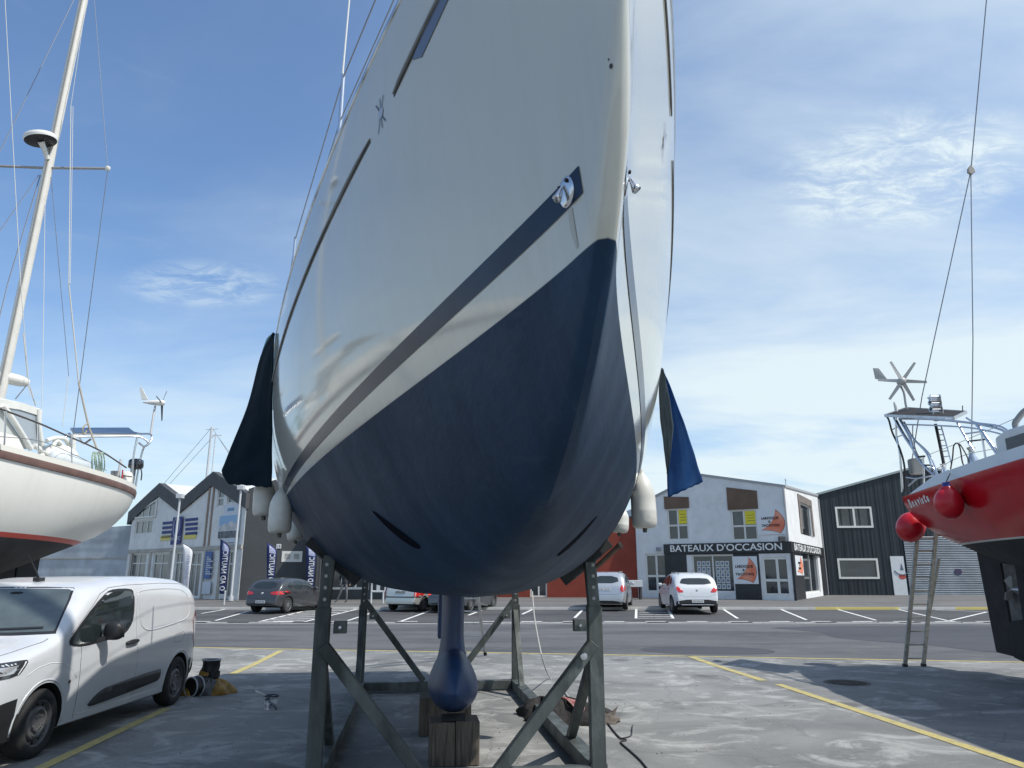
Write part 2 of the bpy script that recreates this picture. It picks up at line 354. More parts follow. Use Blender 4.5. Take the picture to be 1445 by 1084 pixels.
tag(b.build('grit', mat('loose_grit', (.16, .155, .145), .9, var=.6, vscale=3), fix=False), 'scattered grit and small stones lying on the yard concrete', 'grit', kind='stuff')
# ------------------------------------------------------------------ painted markings
MW = mat('road_marking_white', (.72, .72, .69), .7, dirt=.75, dirtcol=(.16, .16, .155), dscale=5)
MY = mat('road_marking_yellow', (.46, .39, .15), .8, dirt=1.0, dirtcol=(.24, .23, .20), dscale=6, var=.2, vscale=20)
MYK = mat('kerb_yellow', (.62, .52, .16), .75, dirt=.6, dirtcol=(.4, .39, .33), dscale=2)
def strip(b, p, q, wd, off=.006, n=12):
    p, q = Vector((p[0], p[1], 0)), Vector((q[0], q[1], 0)); d = (q-p).normalized(); s = Vector((-d.y, d.x, 0))*wd/2
    R = []
    for i in range(n+1):
        c = p.lerp(q, i/n); R.append([Vector((c.x+s.x, c.y+s.y, gz(c.y+s.y)+off)), Vector((c.x-s.x, c.y-s.y, gz(c.y-s.y)+off))])
    b.grid(R)
def pxstrip(b, p, q, wd, **k): strip(b, atg(*p), atg(*q), wd, **k)
b = MB(); L0, L1 = -60, 60
strip(b, (L0, yedge(L0)), (L1, yedge(L1)), .13, n=60)
pxstrip(b, (397, 918.5), (329, 951), .15); pxstrip(b, (236, 1000), (20, 1102), .13)
pxstrip(b, (972, 926), (1078, 961), .16); pxstrip(b, (1098, 966), (1560, 1119), .15, n=20)
struct('yellow_yard_marking', b, MY, fix=False)
b = MB(); strip(b, (-60, 26.75), (60, 26.75), .11, n=40)
for p, q in (((1096, 857.5), (1138, 875)), ((1173, 857.5), (1236, 875.5)), ((1256, 857.5), (1339, 876.5)), ((1339, 876.5), (1392, 864)), ((1320, 861), (1400, 864)), ((1020, 859.5), (1041, 873)),
             ((491, 876), (537, 861)), ((566, 877), (607, 862)), ((661, 868.5), (687, 858.5)), ((737, 867), (757, 857.5)), ((811, 872), (822, 861)), ((284, 866), (330, 858)), ((304, 876), (350, 863)), ((1430, 858), (1500, 876))):
    pxstrip(b, p, q, .11)
x = -30
k = 0
while x < 34:      # the staggered dashes beside the road line
    yb_ = 27.35+.42*(k % 2)
    if not -22 < x < -1.5 or k % 3: strip(b, (x, yb_), (x+(.72 if k % 4 else 1.5), yb_+(.0 if k % 4 else .12)), .16, n=2)
    x += .74; k += 1
# hatched box and slanted crossing
for p, q in (((898, 857), (897.5, 873)), ((941, 857), (950, 873)), ((900, 857), (943, 857)), ((897, 872.7), (950, 872.7))): pxstrip(b, p, q, .10)
for i in range(1, 6):
    y = 857+(873-857)*i/6; pxstrip(b, (901, y), (941+8*i/6, y), .13)
for i in range(8):
    t = i/7; yy = 857+20*t; xx = 452-86*t; pxstrip(b, (xx, yy), (xx+64, yy-.6), .20+.1*(1-t))
pxstrip(b, (452, 857), (366, 877.5), .12); pxstrip(b, (516, 857), (430, 877.5), .12)
struct('white_parking_marking', b, MW, fix=False)
b = MB()
for i in range(80):
    x0 = -44+i*1.25; z = gz(34.4)+KB+.004
    b.mi = 1 if (x0 > 10 and i % 5 in (1, 2, 3)) else 0
    y0 = 34.40
    b.hexa([Vector(p) for p in ((x0, y0-.004, z-KB-.02), (x0+1.25, y0-.004, z-KB-.02), (x0+1.25, y0+.16, z-KB-.02), (x0, y0+.16, z-KB-.02), (x0, y0-.004, z+.004), (x0+1.25, y0-.004, z+.004), (x0+1.25, y0+.16, z+.004), (x0, y0+.16, z+.004))])
struct('kerb', b, [mat('kerb_white', (.55, .55, .52), .8, dirt=.5, dirtcol=(.25, .25, .24)), MYK], fix=False)
# darker repaired asphalt in the road
b = MB(); pr = [atg(*p) for p in ((1110, 893), (1290, 886), (1600, 884), (1640, 925), (1380, 930), (1170, 925), (1155, 912), (1125, 905))]
rows = []
for i in range(13):
    t = i/12; A = pr[0].lerp(pr[2], t) if t < 2 else None
    y0 = 19.6+.0*t; xL = 9.2+1.6*t*t; yb0 = 18.4 if False else None
    rows.append(i)
def patch_sheet(name, m, outline, off):
    V, Fc = fill2d(outline, .5); bb = MB().add([Vector((p[0], p[1], gz(p[1])+off)) for p in V], Fc); return struct(name, bb, m, fix=False)
patch_sheet('road_patch', groundmat('new_asphalt', (.07, .073, .085), (.055, .058, .068), (.10, .102, .11), 'road'),
            smooth_poly([(7.6, 25.9), (9.5, 23.6), (8.8, 21.6), (10.6, 20.0), (11.0, 18.2), (13, 16.9), (22, 15.6), (40, 14), (40, 25.9), (22, 26.0)], 2), .004)
patch_sheet('road_patch', MATS.get('x') or bpy.data.materials['new_asphalt'], smooth_poly([(3.2, 18.0), (5.9, 17.7), (6.4, 18.9), (4.6, 19.7), (3.0, 19.2)], 3), .0045)
# ------------------------------------------------------------------ buildings
PLW = mat('white_render', (.70, .71, .715), .85, var=.10, vscale=1.1, dirt=.35, dirtcol=(.40, .40, .38), dscale=.9, bump=.15, bscale=25)
PLB = mat('white_board', (.74, .74, .72), .75, var=.08, vscale=1, dirt=.5, dirtcol=(.33, .31, .27), dscale=1.4)
FRW = mat('white_window_frame', (.66, .66, .63), .5, dirt=.2, dirtcol=(.3, .3, .27))
WDN = mat('window_glass', (.035, .042, .05), .05, spec=.9, var=.5, vscale=.9)
WCUR = mat('window_with_curtain', (.20, .21, .21), .12, spec=.8, var=.6, vscale=3, stretch=(8, 1, .3))
BLK = mat('black_shopfront', (.022, .023, .027), .45, var=.3, vscale=2)
DGR = mat('charcoal_wall', (.062, .068, .074), .85, var=.12, vscale=.8, dirt=.3, dirtcol=(.085, .09, .095))
def clad(name, base, dark, axis=0, freq=30, rough=.6, wave=.6):
    m = mat(name, base, rough, var=.25, vscale=.7, dirt=.3, dirtcol=dark, dscale=1.5); n, l = m.node_tree.nodes, m.node_tree.links
    t = n.new('ShaderNodeTexCoord'); wv = n.new('ShaderNodeTexWave'); wv.wave_profile = 'SAW' if wave > .8 else 'SIN'; wv.bands_direction = 'XZ'[axis] if axis < 2 else 'Z'; wv.inputs['Scale'].default_value = freq; l.new(t.outputs['Object'], wv.inputs[0])
    bp = n.new('ShaderNodeBump'); bp.inputs['Strength'].default_value = wave; bp.inputs['Distance'].default_value = .03; l.new(wv.outputs[0], bp.inputs['Height']); l.new(bp.outputs[0], n['Principled BSDF'].inputs['Normal']); return m
SLATE = clad('dark_slate_cladding', (.010, .018, .026), (.024, .036, .046), 0, 1.1, .5, .5)
SHUT = clad('grey_blue_shutter', (.24, .29, .34), (.16, .19, .22), 2, 1.9, .5, .9)
WOOD = clad('weathered_wood', (.17, .115, .085), (.09, .07, .06), 2, 3.2, .75, .9)
REDW = mat('red_wall', (.22, .035, .018), .75, var=.18, vscale=.8, bump=.1)
ROOFG = mat('charcoal_roof_edge', (.06, .062, .066), .6, var=.2)
ROOFW = mat('pale_roof', (.55, .56, .56), .7, var=.1)
YEL = mat('yellow_poster', (.72, .62, .03), .6)
class Plane:
    def __init__(s, A, B, z=0):
        s.o = Vector((A[0], A[1], z)); d = Vector((B[0]-A[0], B[1]-A[1], 0)); s.len = d.length; s.u = d.normalized(); s.n = Vector((s.u.y, -s.u.x, 0))      # n points to the camera's side
    def P(s, u, v, d=0): return s.o + s.u*u + Vector((0, 0, v)) + s.n*d
    def px(s, x, y):
        r = Vector(ray(x, y)); e = Vector((0, 0, EYE)); t = (s.o-e).dot(s.n)/r.dot(s.n); q = e+r*t-s.o; return q.dot(s.u), q.z
    def rect(s, x0, y0, x1, y1):      # from a bottom-left and a top-right pixel
        a = s.px(x0, y0); b_ = s.px(x1, y1); return a[0], a[1], b_[0], b_[1]
def wall(name, pl, poly, holes, m, parent, depth=.16, back=.02):
    outer = [Vector((u, v, 0)) for u, v in poly]; H = []
    for (a, b_, c, d) in holes: H.append([Vector((a, b_, 0)), Vector((a, d, 0)), Vector((c, d, 0)), Vector((c, b_, 0))])
    pts = []; ed = []
    for r in [outer]+H: k = len(pts); pts += [Vector((p.x, p.y)) for p in r]; ed += [(k+i, k+(i+1) % len(r)) for i in range(len(r))]
    rv, _, rf_ = delaunay_2d_cdt(pts, ed, [], 0, 1e-5)[:3]
    def inside(x, y):
        c = False; n = len(poly)
        for i in range(n):
            (x1, y1), (x2, y2) = poly[i], poly[(i+1) % n]
            if (y1 > y) != (y2 > y) and x < (x2-x1)*(y-y1)/(y2-y1)+x1: c = not c
        return c and not any(a < x < c2 and b2 < y < d2 for a, b2, c2, d2 in holes)
    mb = MB(); mb.add([pl.P(p.x, p.y, 0) for p in rv], [t for t in rf_ if inside(sum(rv[i].x for i in t)/3, sum(rv[i].y for i in t)/3)])
    for (a, b_, c, d) in holes:
        q = [(a, b_), (c, b_), (c, d), (a, d)]
        V = [pl.P(u, v, 0) for u, v in q]+[pl.P(u, v, -depth) for u, v in q]; mb.add(V, [(i, (i+1) % 4, (i+1) % 4+4, i+4) for i in range(4)])
    n = len(poly); V = [pl.P(u, v, 0) for u, v in poly]+[pl.P(u, v, -.25) for u, v in poly]
    mb.add(V, [(i, (i+1) % n, (i+1) % n+n, i+n) for i in range(n)])
    return mb.build(name, m, parent, fix=True)
def window(pl, r, parent, cols=2, rows=1, fw=.07, depth=.10, name='window', glass=None, fm=None, split=None, proud=0, label=None):
    a, b_, c, d = r; mb = MB(); T = lambda u, v, e: pl.P(u, v, e)
    z0, z1 = -depth, -depth+.06+proud
    def bx(u0, v0, u1, v1, e0=z0, e1=z1): mb.hexa([T(u0, v0, e0), T(u1, v0, e0), T(u1, v0, e1), T(u0, v0, e1), T(u0, v1, e0), T(u1, v1, e0), T(u1, v1, e1), T(u0, v1, e1)])
    bx(a, b_, a+fw, d); bx(c-fw, b_, c, d); bx(a+fw, b_, c-fw, b_+fw); bx(a+fw, d-fw, c-fw, d)
    vs_ = [b_+(d-b_)*t for t in (split or [i/rows for i in range(1, rows)])]
    for i in range(1, cols): u = a+(c-a)*i/cols; bx(u-fw/2, b_+fw, u+fw/2, d-fw, z0+.002, z1-.003)
    for v in vs_: bx(a+fw, v-fw/2, c-fw, v+fw/2, z0+.004, z1+.002)
    f = mb.build(name, fm or FRW, parent)
    if label: f['label'] = label
    g = MB(); e = -depth+.015; g.hexa([T(a+.01, b_+.01, e-.02), T(c-.01, b_+.01, e-.02), T(c-.01, b_+.01, e), T(a+.01, b_+.01, e), T(a+.01, d-.01, e-.02), T(c-.01, d-.01, e-.02), T(c-.01, d-.01, e), T(a+.01, d-.01, e)])
    g.build('pane', glass or WDN, f); return f
def panel(pl, r, m, name, parent, e0=.0, e1=.03, poly=None):
    if poly is None: a, b_, c, d = r; poly = [(a, b_), (c, b_), (c, d), (a, d)]
    mb = MB(); mb.prism(poly, lambda u, v, e: pl.P(u, v, e), e0, e1); return mb.build(name, m, parent)
def ptext(pl, s, u, v, size, m, name, parent, e=.035, sx=1, bold=0, rot=0, mirror=1, space=1, thick=.012):
    V, Fc = text_mesh(s, size, bold, space=space); W = []
    for p in V: x, y = p.x*sx*mirror, p.y; W.append((u+x*cos(rot)-y*sin(rot), v+x*sin(rot)+y*cos(rot)))
    mb = MB(); mb.add([pl.P(a, b_, e+thick) for a, b_ in W], Fc); k = len(V)
    mb2 = MB(); mb2.add([pl.P(a, b_, e) for a, b_ in W]+[pl.P(a, b_, e+thick) for a, b_ in W], [tuple(i+k for i in f) for f in Fc])
    ec = {}
    for f in Fc:
        for i in range(len(f)): ed = (f[i], f[(i+1) % len(f)]); ec[tuple(sorted(ed))] = ec.get(tuple(sorted(ed)), 0)+1
    mb2.add(mb2.v[:2*k], [(a, b_, b_+k, a+k) for (a, b_), n in ec.items() if n == 1])
    return mb2.build(name, m, parent, fix=False)
TXW = mat('white_lettering', (.75, .75, .74), .5); TXB = mat('black_lettering', (.02, .02, .02), .6)
SAIL = mat('orange_red_sail_print', (.60, .13, .06), .6, var=.25, vscale=1.5, col2=(.72, .30, .2)); SAILD = mat('sail_outline', (.12, .05, .04), .6)
def sailsign(pl, r, parent, name='sign_board', base=None, label=None):
    a, b_, c, d = r; W, H = c-a, d-b_; o = panel(pl, r, base or mat('sign_white', (.66, .68, .70), .5), name, parent, .0, .05)
    if label: o['label'] = label
    def cv(p0, p1, p2, n=10): return [((1-t)**2*p0[0]+2*t*(1-t)*p1[0]+t*t*p2[0], (1-t)**2*p0[1]+2*t*(1-t)*p1[1]+t*t*p2[1]) for t in [i/n for i in range(n)]]
    S = cv((.66, .95), (1.16, .52), (.78, .05))+cv((.78, .05), (.5, .19), (.14, .18))+cv((.14, .18), (.62, .42), (.66, .95))
    cxm, cym = .62, .45
    big = [(a+W*(cxm+(x-cxm)*1.05), b_+H*(cym+(y-cym)*1.04)) for x, y in S]; sm = [(a+W*x, b_+H*y) for x, y in S]
    panel(pl, None, SAILD, 'sail_outline', o, .052, .055, big); panel(pl, None, SAIL, 'sail_emblem', o, .057, .060, sm)
    z = H*.13
    ptext(pl, 'LAROCQUE', a+W*.46, b_+H*.63, z*1.05, TXB, 'lettering', o, .062, .92, .004); ptext(pl, '&', a+W*.43, b_+H*.50, z*.9, TXB, 'lettering', o, .062, 1, .004)
    ptext(pl, 'YACHTING', a+W*.47, b_+H*.35, z*1.05, TXB, 'lettering', o, .062, .92, .004, space=1.12); return o
# ---- the boat broker's white building
bat = thing('shop_building', 'white two-storey boat shop with a black ground floor reading BATEAUX D\'OCCASION', 'building', (12, 44, .5))
Af, Bf = at(901, 838, 46.5), at(1121, 843, 41.5); Cf = at(1167.5, 836.5, 52)
Z0 = .45
pf = Plane(Af, Bf, 0); ps_ = Plane(Bf, Cf, 0)
L = pf.len
top = [pf.px(907, 716), pf.px(985, 671), pf.px(1106, 687.5)]
zc_ = top[2][1]
hl = [pf.rect(943, 763, 970, 717), pf.rect(1033, 765, 1067, 710.5) if False else pf.rect(1033.5, 763.5, 1067, 718), pf.rect(912, 836, 941, 781), pf.rect(979, 835.5, 1034, 782.5), pf.rect(1078.5, 841, 1117, 785.5)]
hl = [(r[0], max(r[1], Z0+.08), r[2], r[3]) for r in hl]
poly = [(0, Z0-.3), (L, Z0-.3), (L, zc_), (top[1][0], top[1][1]), (0, top[0][1])]
wall('front_wall', pf, poly, hl, PLW, bat, .2)
Ls = ps_.len; tb = ps_.px(1151.5, 699.5)
hs = [(ps_.rect(1132.5, 756, 1143, 715)), ps_.rect(1137, 838, 1153, 781)]
zt0, zt1 = zc_, tb[1]
wall('side_wall', ps_, [(0, Z0-.3), (Ls, Z0-.3), (Ls, zt1), (0, zt0)], [(r[0], max(r[1], Z0+.1), r[2], r[3]) for r in hs], PLW, bat, .2)
bk = MB(); D1 = Vector((Cf.x-3.5, 58, 0)); D0 = Vector((Af.x-.8, 58, 0))
for P0, P1, za, zb_ in ((Cf, D1, zt1, zt1), (D1, D0, zt1, top[0][1]), (D0, Af, top[0][1], top[0][1])):
    bk.add([Vector((P0.x, P0.y, .2)), Vector((P1.x, P1.y, .2)), Vector((P1.x, P1.y, zb_)), Vector((P0.x, P0.y, za))], [(0, 1, 2, 3)])
bk.build('back_wall', PLW, bat)
rf = MB(); pk = pf.P(top[1][0], top[1][1]); pkb = Vector((pk.x, 58, pk.z))
ca = pf.P(0, top[0][1]); cb = pf.P(L, zc_); cc = ps_.P(Ls, zt1)
E1 = Vector((D0.x, D0.y, top[0][1])); E2 = Vector((D1.x, D1.y, zt1))
up_ = Vector((0, 0, .03))
rf.add([q+up_ for q in (ca, pk, pkb, E1, cb, cc, E2)], [(0, 1, 2, 3), (1, 4, 5), (1, 5, 6, 2)]); rf.build('roof', ROOFW, bat)
fm = MB(); ED = mat('grey_verge', (.33, .34, .35), .6)
for q, r_ in ((ca, pk), (pk, cb), (cb, cc)): fm.bar(q+up_*2, r_+up_*2, .12, .13)
fm.bar(pf.P(L-.03, zc_, .06), pf.P(L-.03, 3.6, .06), .07, .07); fm.build('roof_edge', ED, bat)
for r, gl in ((hl[0], 0), (hl[1], 0)):
    w_ = window(pf, r, bat, 2, 2, .10, .12, split=[.47])
    a, b_, c, d = r; y_ = MB(); m_ = (a+c)/2
    pn = panel(pf, (m_+.06, b_+(d-b_)*.52, c-.06, d-.10), YEL, 'yellow_poster', w_, -.10, -.075)
    for i in range(3): panel(pf, (m_+.16, b_+(d-b_)*(.62+.09*i), c-.16, b_+(d-b_)*(.64+.09*i)), mat('poster_print', (.25, .2, .05), .7), 'print', w_, -.074, -.072)
for px_, (xa, ya, xb_, yb_) in (((934, 701, 966, 702), hl[0]), ((1022, 688, 1061, 693), hl[1])):
    a = pf.px(px_[0], px_[1]); c = pf.px(px_[2], px_[3])
    panel(pf, None, WOOD, 'wood_cladding', bat, .0, .06, [(xa-.12, yb_+.0), (xb_+.12, yb_+.0), (xb_+.12, c[1]), (xa-.12, a[1])])
window(pf, hl[2], bat, 2, 2, .12, .12, name='door', split=[.42]); window(pf, hl[4], bat, 2, 2, .14, .10, name='door', split=[.40], label='double glazed shop door with white frame')
sw = window(pf, hl[3], bat, 2, 1, .08, .14, name='shop_window')
a, b_, c, d = hl[3]; PH = mat('photo_card', (.55, .58, .6), .5); PH2 = mat('photo_print', (.16, .2, .25), .5)
for i in range(7):
    if i == 3: continue
    for j in range(5):
        u = a+.25+(c-a-.5)*(i+.02)/7; v = d-.35-(d-b_-.5)*(j+.5)/5
        if u < a+.1 or u+.22 > c-.1: continue
        panel(pf, (u, v-.13, u+.23, v+.15), PH, 'photo_card', sw, -.124, -.118)
        panel(pf, (u+.05, v-.06, u+.18, v+.09), PH2, 'photo_print', sw, -.117, -.114)
# black ground-floor facing round the openings
s0 = pf.px(937, 769)[0]; sb = pf.px(1113, 779)[1]; st_ = pf.px(1113, 764)[1]
def facing(pl, u0, u1, v0, v1): panel(pl, (u0, v0, u1, v1), BLK, 'black_facing', bat, .0, .03)
facing(pf, s0, hl[3][0]-.32, Z0, sb); facing(pf, hl[3][2]+.02, hl[4][0]-.12, Z0, sb); facing(pf, hl[4][2]+.08, L, Z0, sb); facing(pf, hl[3][0]-.32, L, hl[3][3]+.02, sb)
band = panel(pf, (s0, sb, L+.06, st_), BLK, 'sign_band', bat, .0, .09)
u0 = pf.px(947, 777)[0]; u1 = pf.px(1104, 773)[0]
_V, _ = text_mesh("BATEAUX D'OCCASION", 1); tw = max(p.x for p in _V)-min(p.x for p in _V)
hh = (st_-sb)*.93
ptext(pf, "BATEAUX D'OCCASION", (u0+u1)/2, (sb+st_)/2, hh, TXW, 'lettering', band, .092, (u1-u0)/(tw*hh), .006)
bs = panel(ps_, (-.06, sb, Ls, st_), BLK, 'sign_band', bat, .0, .09)
ptext(ps_, "BATEAUX D'OCCASION", Ls*.46, (sb+st_)/2, hh, TXW, 'lettering', bs, .092, (Ls*.78)/(tw*hh), .006)
facing(ps_, 0, hs[1][0]-.1, Z0, sb); facing(ps_, hs[1][2]+.9, Ls, Z0, sb); facing(ps_, hs[1][0]-.1, hs[1][2]+.9, hs[1][3]+.05, sb)
window(ps_, (hs[1][0], max(hs[1][1], Z0+.1), hs[1][2], hs[1][3]), bat, 2, 1, .1, .14, name='shop_window'); window(ps_, hs[0], bat, 1, 1, .1, .12)
a, b_, c, d = hs[0]; dw = min(ps_.px(1137, 703)[1], 7.6)
for q in ((a-.55, b_+.15, a, dw), (c, b_+.15, c+.55, dw), (a, d, c, dw)): panel(ps_, q, mat('grey_wood', (.2, .17, .15), .8, var=.3, vscale=2), 'wood_cladding', bat, .0, .05)
sailsign(pf, pf.rect(1070, 755, 1108, 717), bat, label='wall sign with red sail, upper floor')
sailsign(pf, pf.rect(1036.5, 824, 1068, 785), bat, label='poster with red sail beside the shop door'); sailsign(ps_, ps_.rect(1123, 812, 1131, 785), bat, label='poster with red sail on the side wall')
mb = MB(); mb.box((-.13, 0, -.1), (.13, .16, .1), Matrix.Translation(pf.P(pf.px(931, 775)[0], pf.px(931, 775)[1], .18))); mb.build('alarm_box', mat('grey_box', (.22, .24, .28), .6), bat)
mb = MB(); mb.box((-.16, -.1, -.12), (.16, .1, .12), Matrix.Translation(pf.P(L-.35, st_+.14, .14))); mb.build('gutter_vent', mat('dark_box', (.06, .06, .06), .6), bat)  # small gutter vent box above the sign band
mb = MB(); mb.tube([ps_.P(Ls-.12, .5, .07), ps_.P(Ls-.12, zt1-.2, .07)], .045, 8); mb.build('downpipe', ED, bat)
mb = MB(); mb.tube([ps_.P(Ls*.75, zt1, -1.5), ps_.P(Ls*.75, zt1+1.0, -1.5)], .02, 6); mb.bar(ps_.P(Ls*.75-.4, zt1+.9, -1.5), ps_.P(Ls*.75+.4, zt1+.9, -1.5), .02, .02); mb.build('roof_aerial', WIRE, bat)
# ---- dark slate workshop to the right
sla = thing('workshop_building', 'dark slate metal-clad workshop with white framed windows and blue-grey roller shutter', 'building', (30, 53, .5))
Ag, Bg = at(1153, 836, 52.2), at(1268, 838, 51.8); Bg2 = Vector((46, Bg.y-.35, 0)); pg = Plane(Ag, Bg, 0); 
Lg = pg.len; t0 = pg.px(1152, 702); t1 = pg.px(1272, 665); LG = 23.0
hg = [pg.rect(1181, 745, 1229, 715), pg.rect(1184, 817, 1238, 788)]
shr = [pg.px(1284, 838)[0], 0, pg.px(1500, 838)[0], pg.px(1330, 757)[1]]
wall('front_wall', pg, [(0, .2), (LG, .2), (LG, t1[1]-2.2), (t1[0]+1.0, t1[1]+.25), (0, t0[1])], hg, SLATE, sla, .2)
window(pg, hg[0], sla, 2, 1, .13, .10, proud=.08); window(pg, hg[1], sla, 1, 1, .13, .10, proud=.08)
dr = panel(pg, (pg.px(1262, 838)[0], .5, pg.px(1281, 838)[0], pg.px(1262, 785)[1]), mat('white_door', (.62, .65, .67), .5, var=.05), 'door', sla, .0, .05)
a0, a1 = pg.px(1272, 802); mb = MB()
ring = [(a0+.52*cos(t), a1+.42*sin(t)) for t in [radians(200+14*i) for i in range(11)]]
mb.tube([pg.P(u, v, .06) for u, v in ring], .03, 6); mb.prism([(a0-.12, a1-.12), (a0+.12, a1-.12), (a0, a1+.34)], lambda u, v, e: pg.P(u, v, e), .052, .06); mb.build('emblem', mat('door_print', (.1, .14, .2), .6), dr)
a0, a1 = pg.px(1273, 814); MB().prism([(a0+.24*cos(2*pi*i/16), a1+.17*sin(2*pi*i/16)) for i in range(16)], lambda u, v, e: pg.P(u, v, e), .052, .06).build('red_sticker', mat('red_sticker', (.45, .08, .06), .6), dr)
mb = MB(); prof = []; nsl = 34
for i in range(nsl):
    v0 = .45+(shr[3]-.45)*i/nsl; v1 = .45+(shr[3]-.45)*(i+1)/nsl; dv = v1-v0; prof += [(v0, .02), (v0+dv*.12, .075), (v0+dv*.55, .085), (v0+dv*.9, .05)]
mb.grid([[pg.P(u_, v_, e_) for v_, e_ in prof] for u_ in (shr[0], (shr[0]+shr[2])/2, shr[2])]); shp = mb.build('roller_shutter', SHUT, sla)
a0, a1 = pg.px(1351, 807); MB().prism([(a0+.26*cos(2*pi*i/16), a1+.2*sin(2*pi*i/16)) for i in range(16)], lambda u, v, e: pg.P(u, v, e), .088, .095).build('dark_sticker', mat('dark_sticker', (.05, .04, .09), .6), shp)
mb = MB(); q = [pg.P(0, t0[1]), pg.P(t1[0]+1, t1[1]+.25), pg.P(LG, t1[1]-2.2)]; off = Vector((0, 14, 0))
mb.add([p+Vector((0, 0, .03)) for p in q]+[p+off+Vector((0, 0, .03)) for p in q], [(0, 1, 4, 3), (1, 2, 5, 4)]); mb.build('roof', ROOFG, sla)
mb = MB(); u = .9
while u < LG-.3:
    zt_ = (t0[1]+(t1[1]+.25-t0[1])*u/(t1[0]+1) if u < t1[0]+1 else t1[1]+.25-2.45*(u-t1[0]-1)/(LG-t1[0]-1))-.08; segs = [(.45, zt_)]
    for (a, b_, c, d) in hg+[(shr[0], .45, shr[2], shr[3]), (pg.px(1262, 838)[0], .4, pg.px(1281, 838)[0], pg.px(1262, 785)[1])]:
        if a-.06 < u < c+.06:
            ns_ = []
            for p, q_ in segs:
                if b_-.04 > p: ns_.append((p, b_-.04))
                if d+.04 < q_: ns_.append((d+.04, q_))
            segs = ns_
    for p, q_ in segs:
        if q_ > p+.05: mb.bar(pg.P(u, p, .01), pg.P(u, q_, .005), .035, .03)
    u += .62
mb.build('cladding_seams', SLATE, sla)
mb = MB(); mb.bar(q[0]+Vector((0, -.05, .05)), q[1]+Vector((0, -.05, .05)), .15, .14); mb.bar(q[1]+Vector((0, -.05, .05)), q[2]+Vector((0, -.05, .05)), .15, .14); mb.build('roof_edge', mat('pale_green_edge', (.28, .33, .33), .5), sla)
mb = MB(); 
for p in (q[0], q[2]): mb.add([Vector((p.x, p.y, .2)), Vector((p.x, p.y+14, .2)), p+off, p], [(0, 1, 2, 3)])
mb.build('side_wall', SLATE, sla)
# ---- red building
red = thing('red_building', 'low dark red rendered building seen under the blue hull', 'building', (3, 47, .5))
pr_ = Plane(at(664, 838, 47.6), at(901, 838, 46.6), 0); Lr = pr_.len; zr = pr_.px(885, 731)[1]
hr = [pr_.rect(748, 837, 772, 822)]
hr = [(hr[0][0], Z0+.05, hr[0][2], 2.9)]
wall('front_wall', pr_, [(0, .2), (Lr-.02, .2), (Lr-.02, zr), (0, zr)], hr, REDW, red, .2); window(pr_, hr[0], red, 2, 1, .09, .12, name='door')
mb = MB(); A_, B_ = pr_.P(0, zr), pr_.P(Lr-.02, zr); mb.hexa([A_, B_, B_+Vector((0, 10, 0)), A_+Vector((0, 10, 0))]+[p+Vector((0, 0, .1)) for p in (A_, B_, B_+Vector((0, 10, 0)), A_+Vector((0, 10, 0)))]); mb.build('roof', ROOFG, red)
# ---- charcoal wall building and twin-gabled white building on the left
E0, E1_, E2_ = at(176, 818, 51), at(336, 843, 42), at(660, 838, 44.6)
gab = thing('gabled_building', 'white building with two dark-edged zigzag gables and a striped blue emblem', 'building', (E0.x+4, 47, .5))
pe = Plane(E0, E1_, 0); Le = pe.len
G = [pe.px(*p) for p in ((189, 717), (227, 684), (257, 707), (303, 668), (345, 697))]
G[0] = (0, G[0][1]); G[4] = (Le, G[4][1])
def under(x, off): # roofline minus edge
    for (a, b_), (c, d) in zip(G, G[1:]):
        if x <= c: return b_+(d-b_)*(x-a)/(c-a)-off
    return G[-1][1]-off
vmid = pe.px(330, 772)[1]
wh = [pe.rect(189, 755, 216, 733), pe.rect(305, 716, 317, 690), pe.rect(320, 711, 336, 697)]
gf = []
edges_px = [(182, 813, 208, 781), (213, 814, 240, 780.5), (244, 815, 262, 779), (264, 836, 286, 779), (317, 840, 331, 777)]
for e_ in edges_px: 
    r = pe.rect(*e_); gf.append((r[0]+.05, .95 if e_[0] < 262 else .55, r[2]-.05, r[3]))
wall('front_wall', pe, [(0, .2), (Le, .2), G[4], G[3], G[2], G[1], G[0]], wh+gf, PLB, gab, .2)
window(pe, wh[0], gab, 3, 1, .09, .12, glass=WCUR); window(pe, wh[1], gab, 1, 2, .09, .12, glass=WCUR); window(pe, wh[2], gab, 2, 1, .09, .12, glass=WCUR)
a = pe.px(192, 731); c = pe.px(220, 706); d_ = pe.px(220, 729)
tw_ = panel(pe, None, WCUR, 'gable_window', gab, .0, .03, [(a[0], a[1]), (d_[0], d_[1]), (d_[0], c[1]), (a[0], a[1]+.25)])
mb = MB(); P4 = [(a[0], a[1]), (d_[0], d_[1]), (d_[0], c[1]), (a[0], a[1]+.25)]
for i in range(4): mb.bar(pe.P(*P4[i], .05), pe.P(*P4[(i+1) % 4], .05), .1, .1)
for t in (.35, .68): mb.bar(pe.P(a[0]+(d_[0]-a[0])*t, a[1], .05), pe.P(a[0]+(d_[0]-a[0])*t, a[1]+(c[1]-a[1])*t, .05), .06, .06)
mb.build('frame', FRW, tw_)
for r in gf: window(pe, r, gab, 2 if r[2]-r[0] > 1.1 else 1, 2, .08, .12, glass=WCUR, split=[.72], name='shop_window')
mb = MB(); mb.bar(pe.P(0, vmid, .03), pe.P(Le, vmid, .03), .12, .22)
for x_ in (187, 214, 242, 263, 291, 313): u = pe.px(x_, 780)[0]; mb.bar(pe.P(u, .5, .03), pe.P(u, vmid, .03), .15, .12)
mb.build('concrete_beam', mat('stained_concrete', (.42, .40, .36), .85, var=.2, vscale=1.2), gab)
mb = MB()
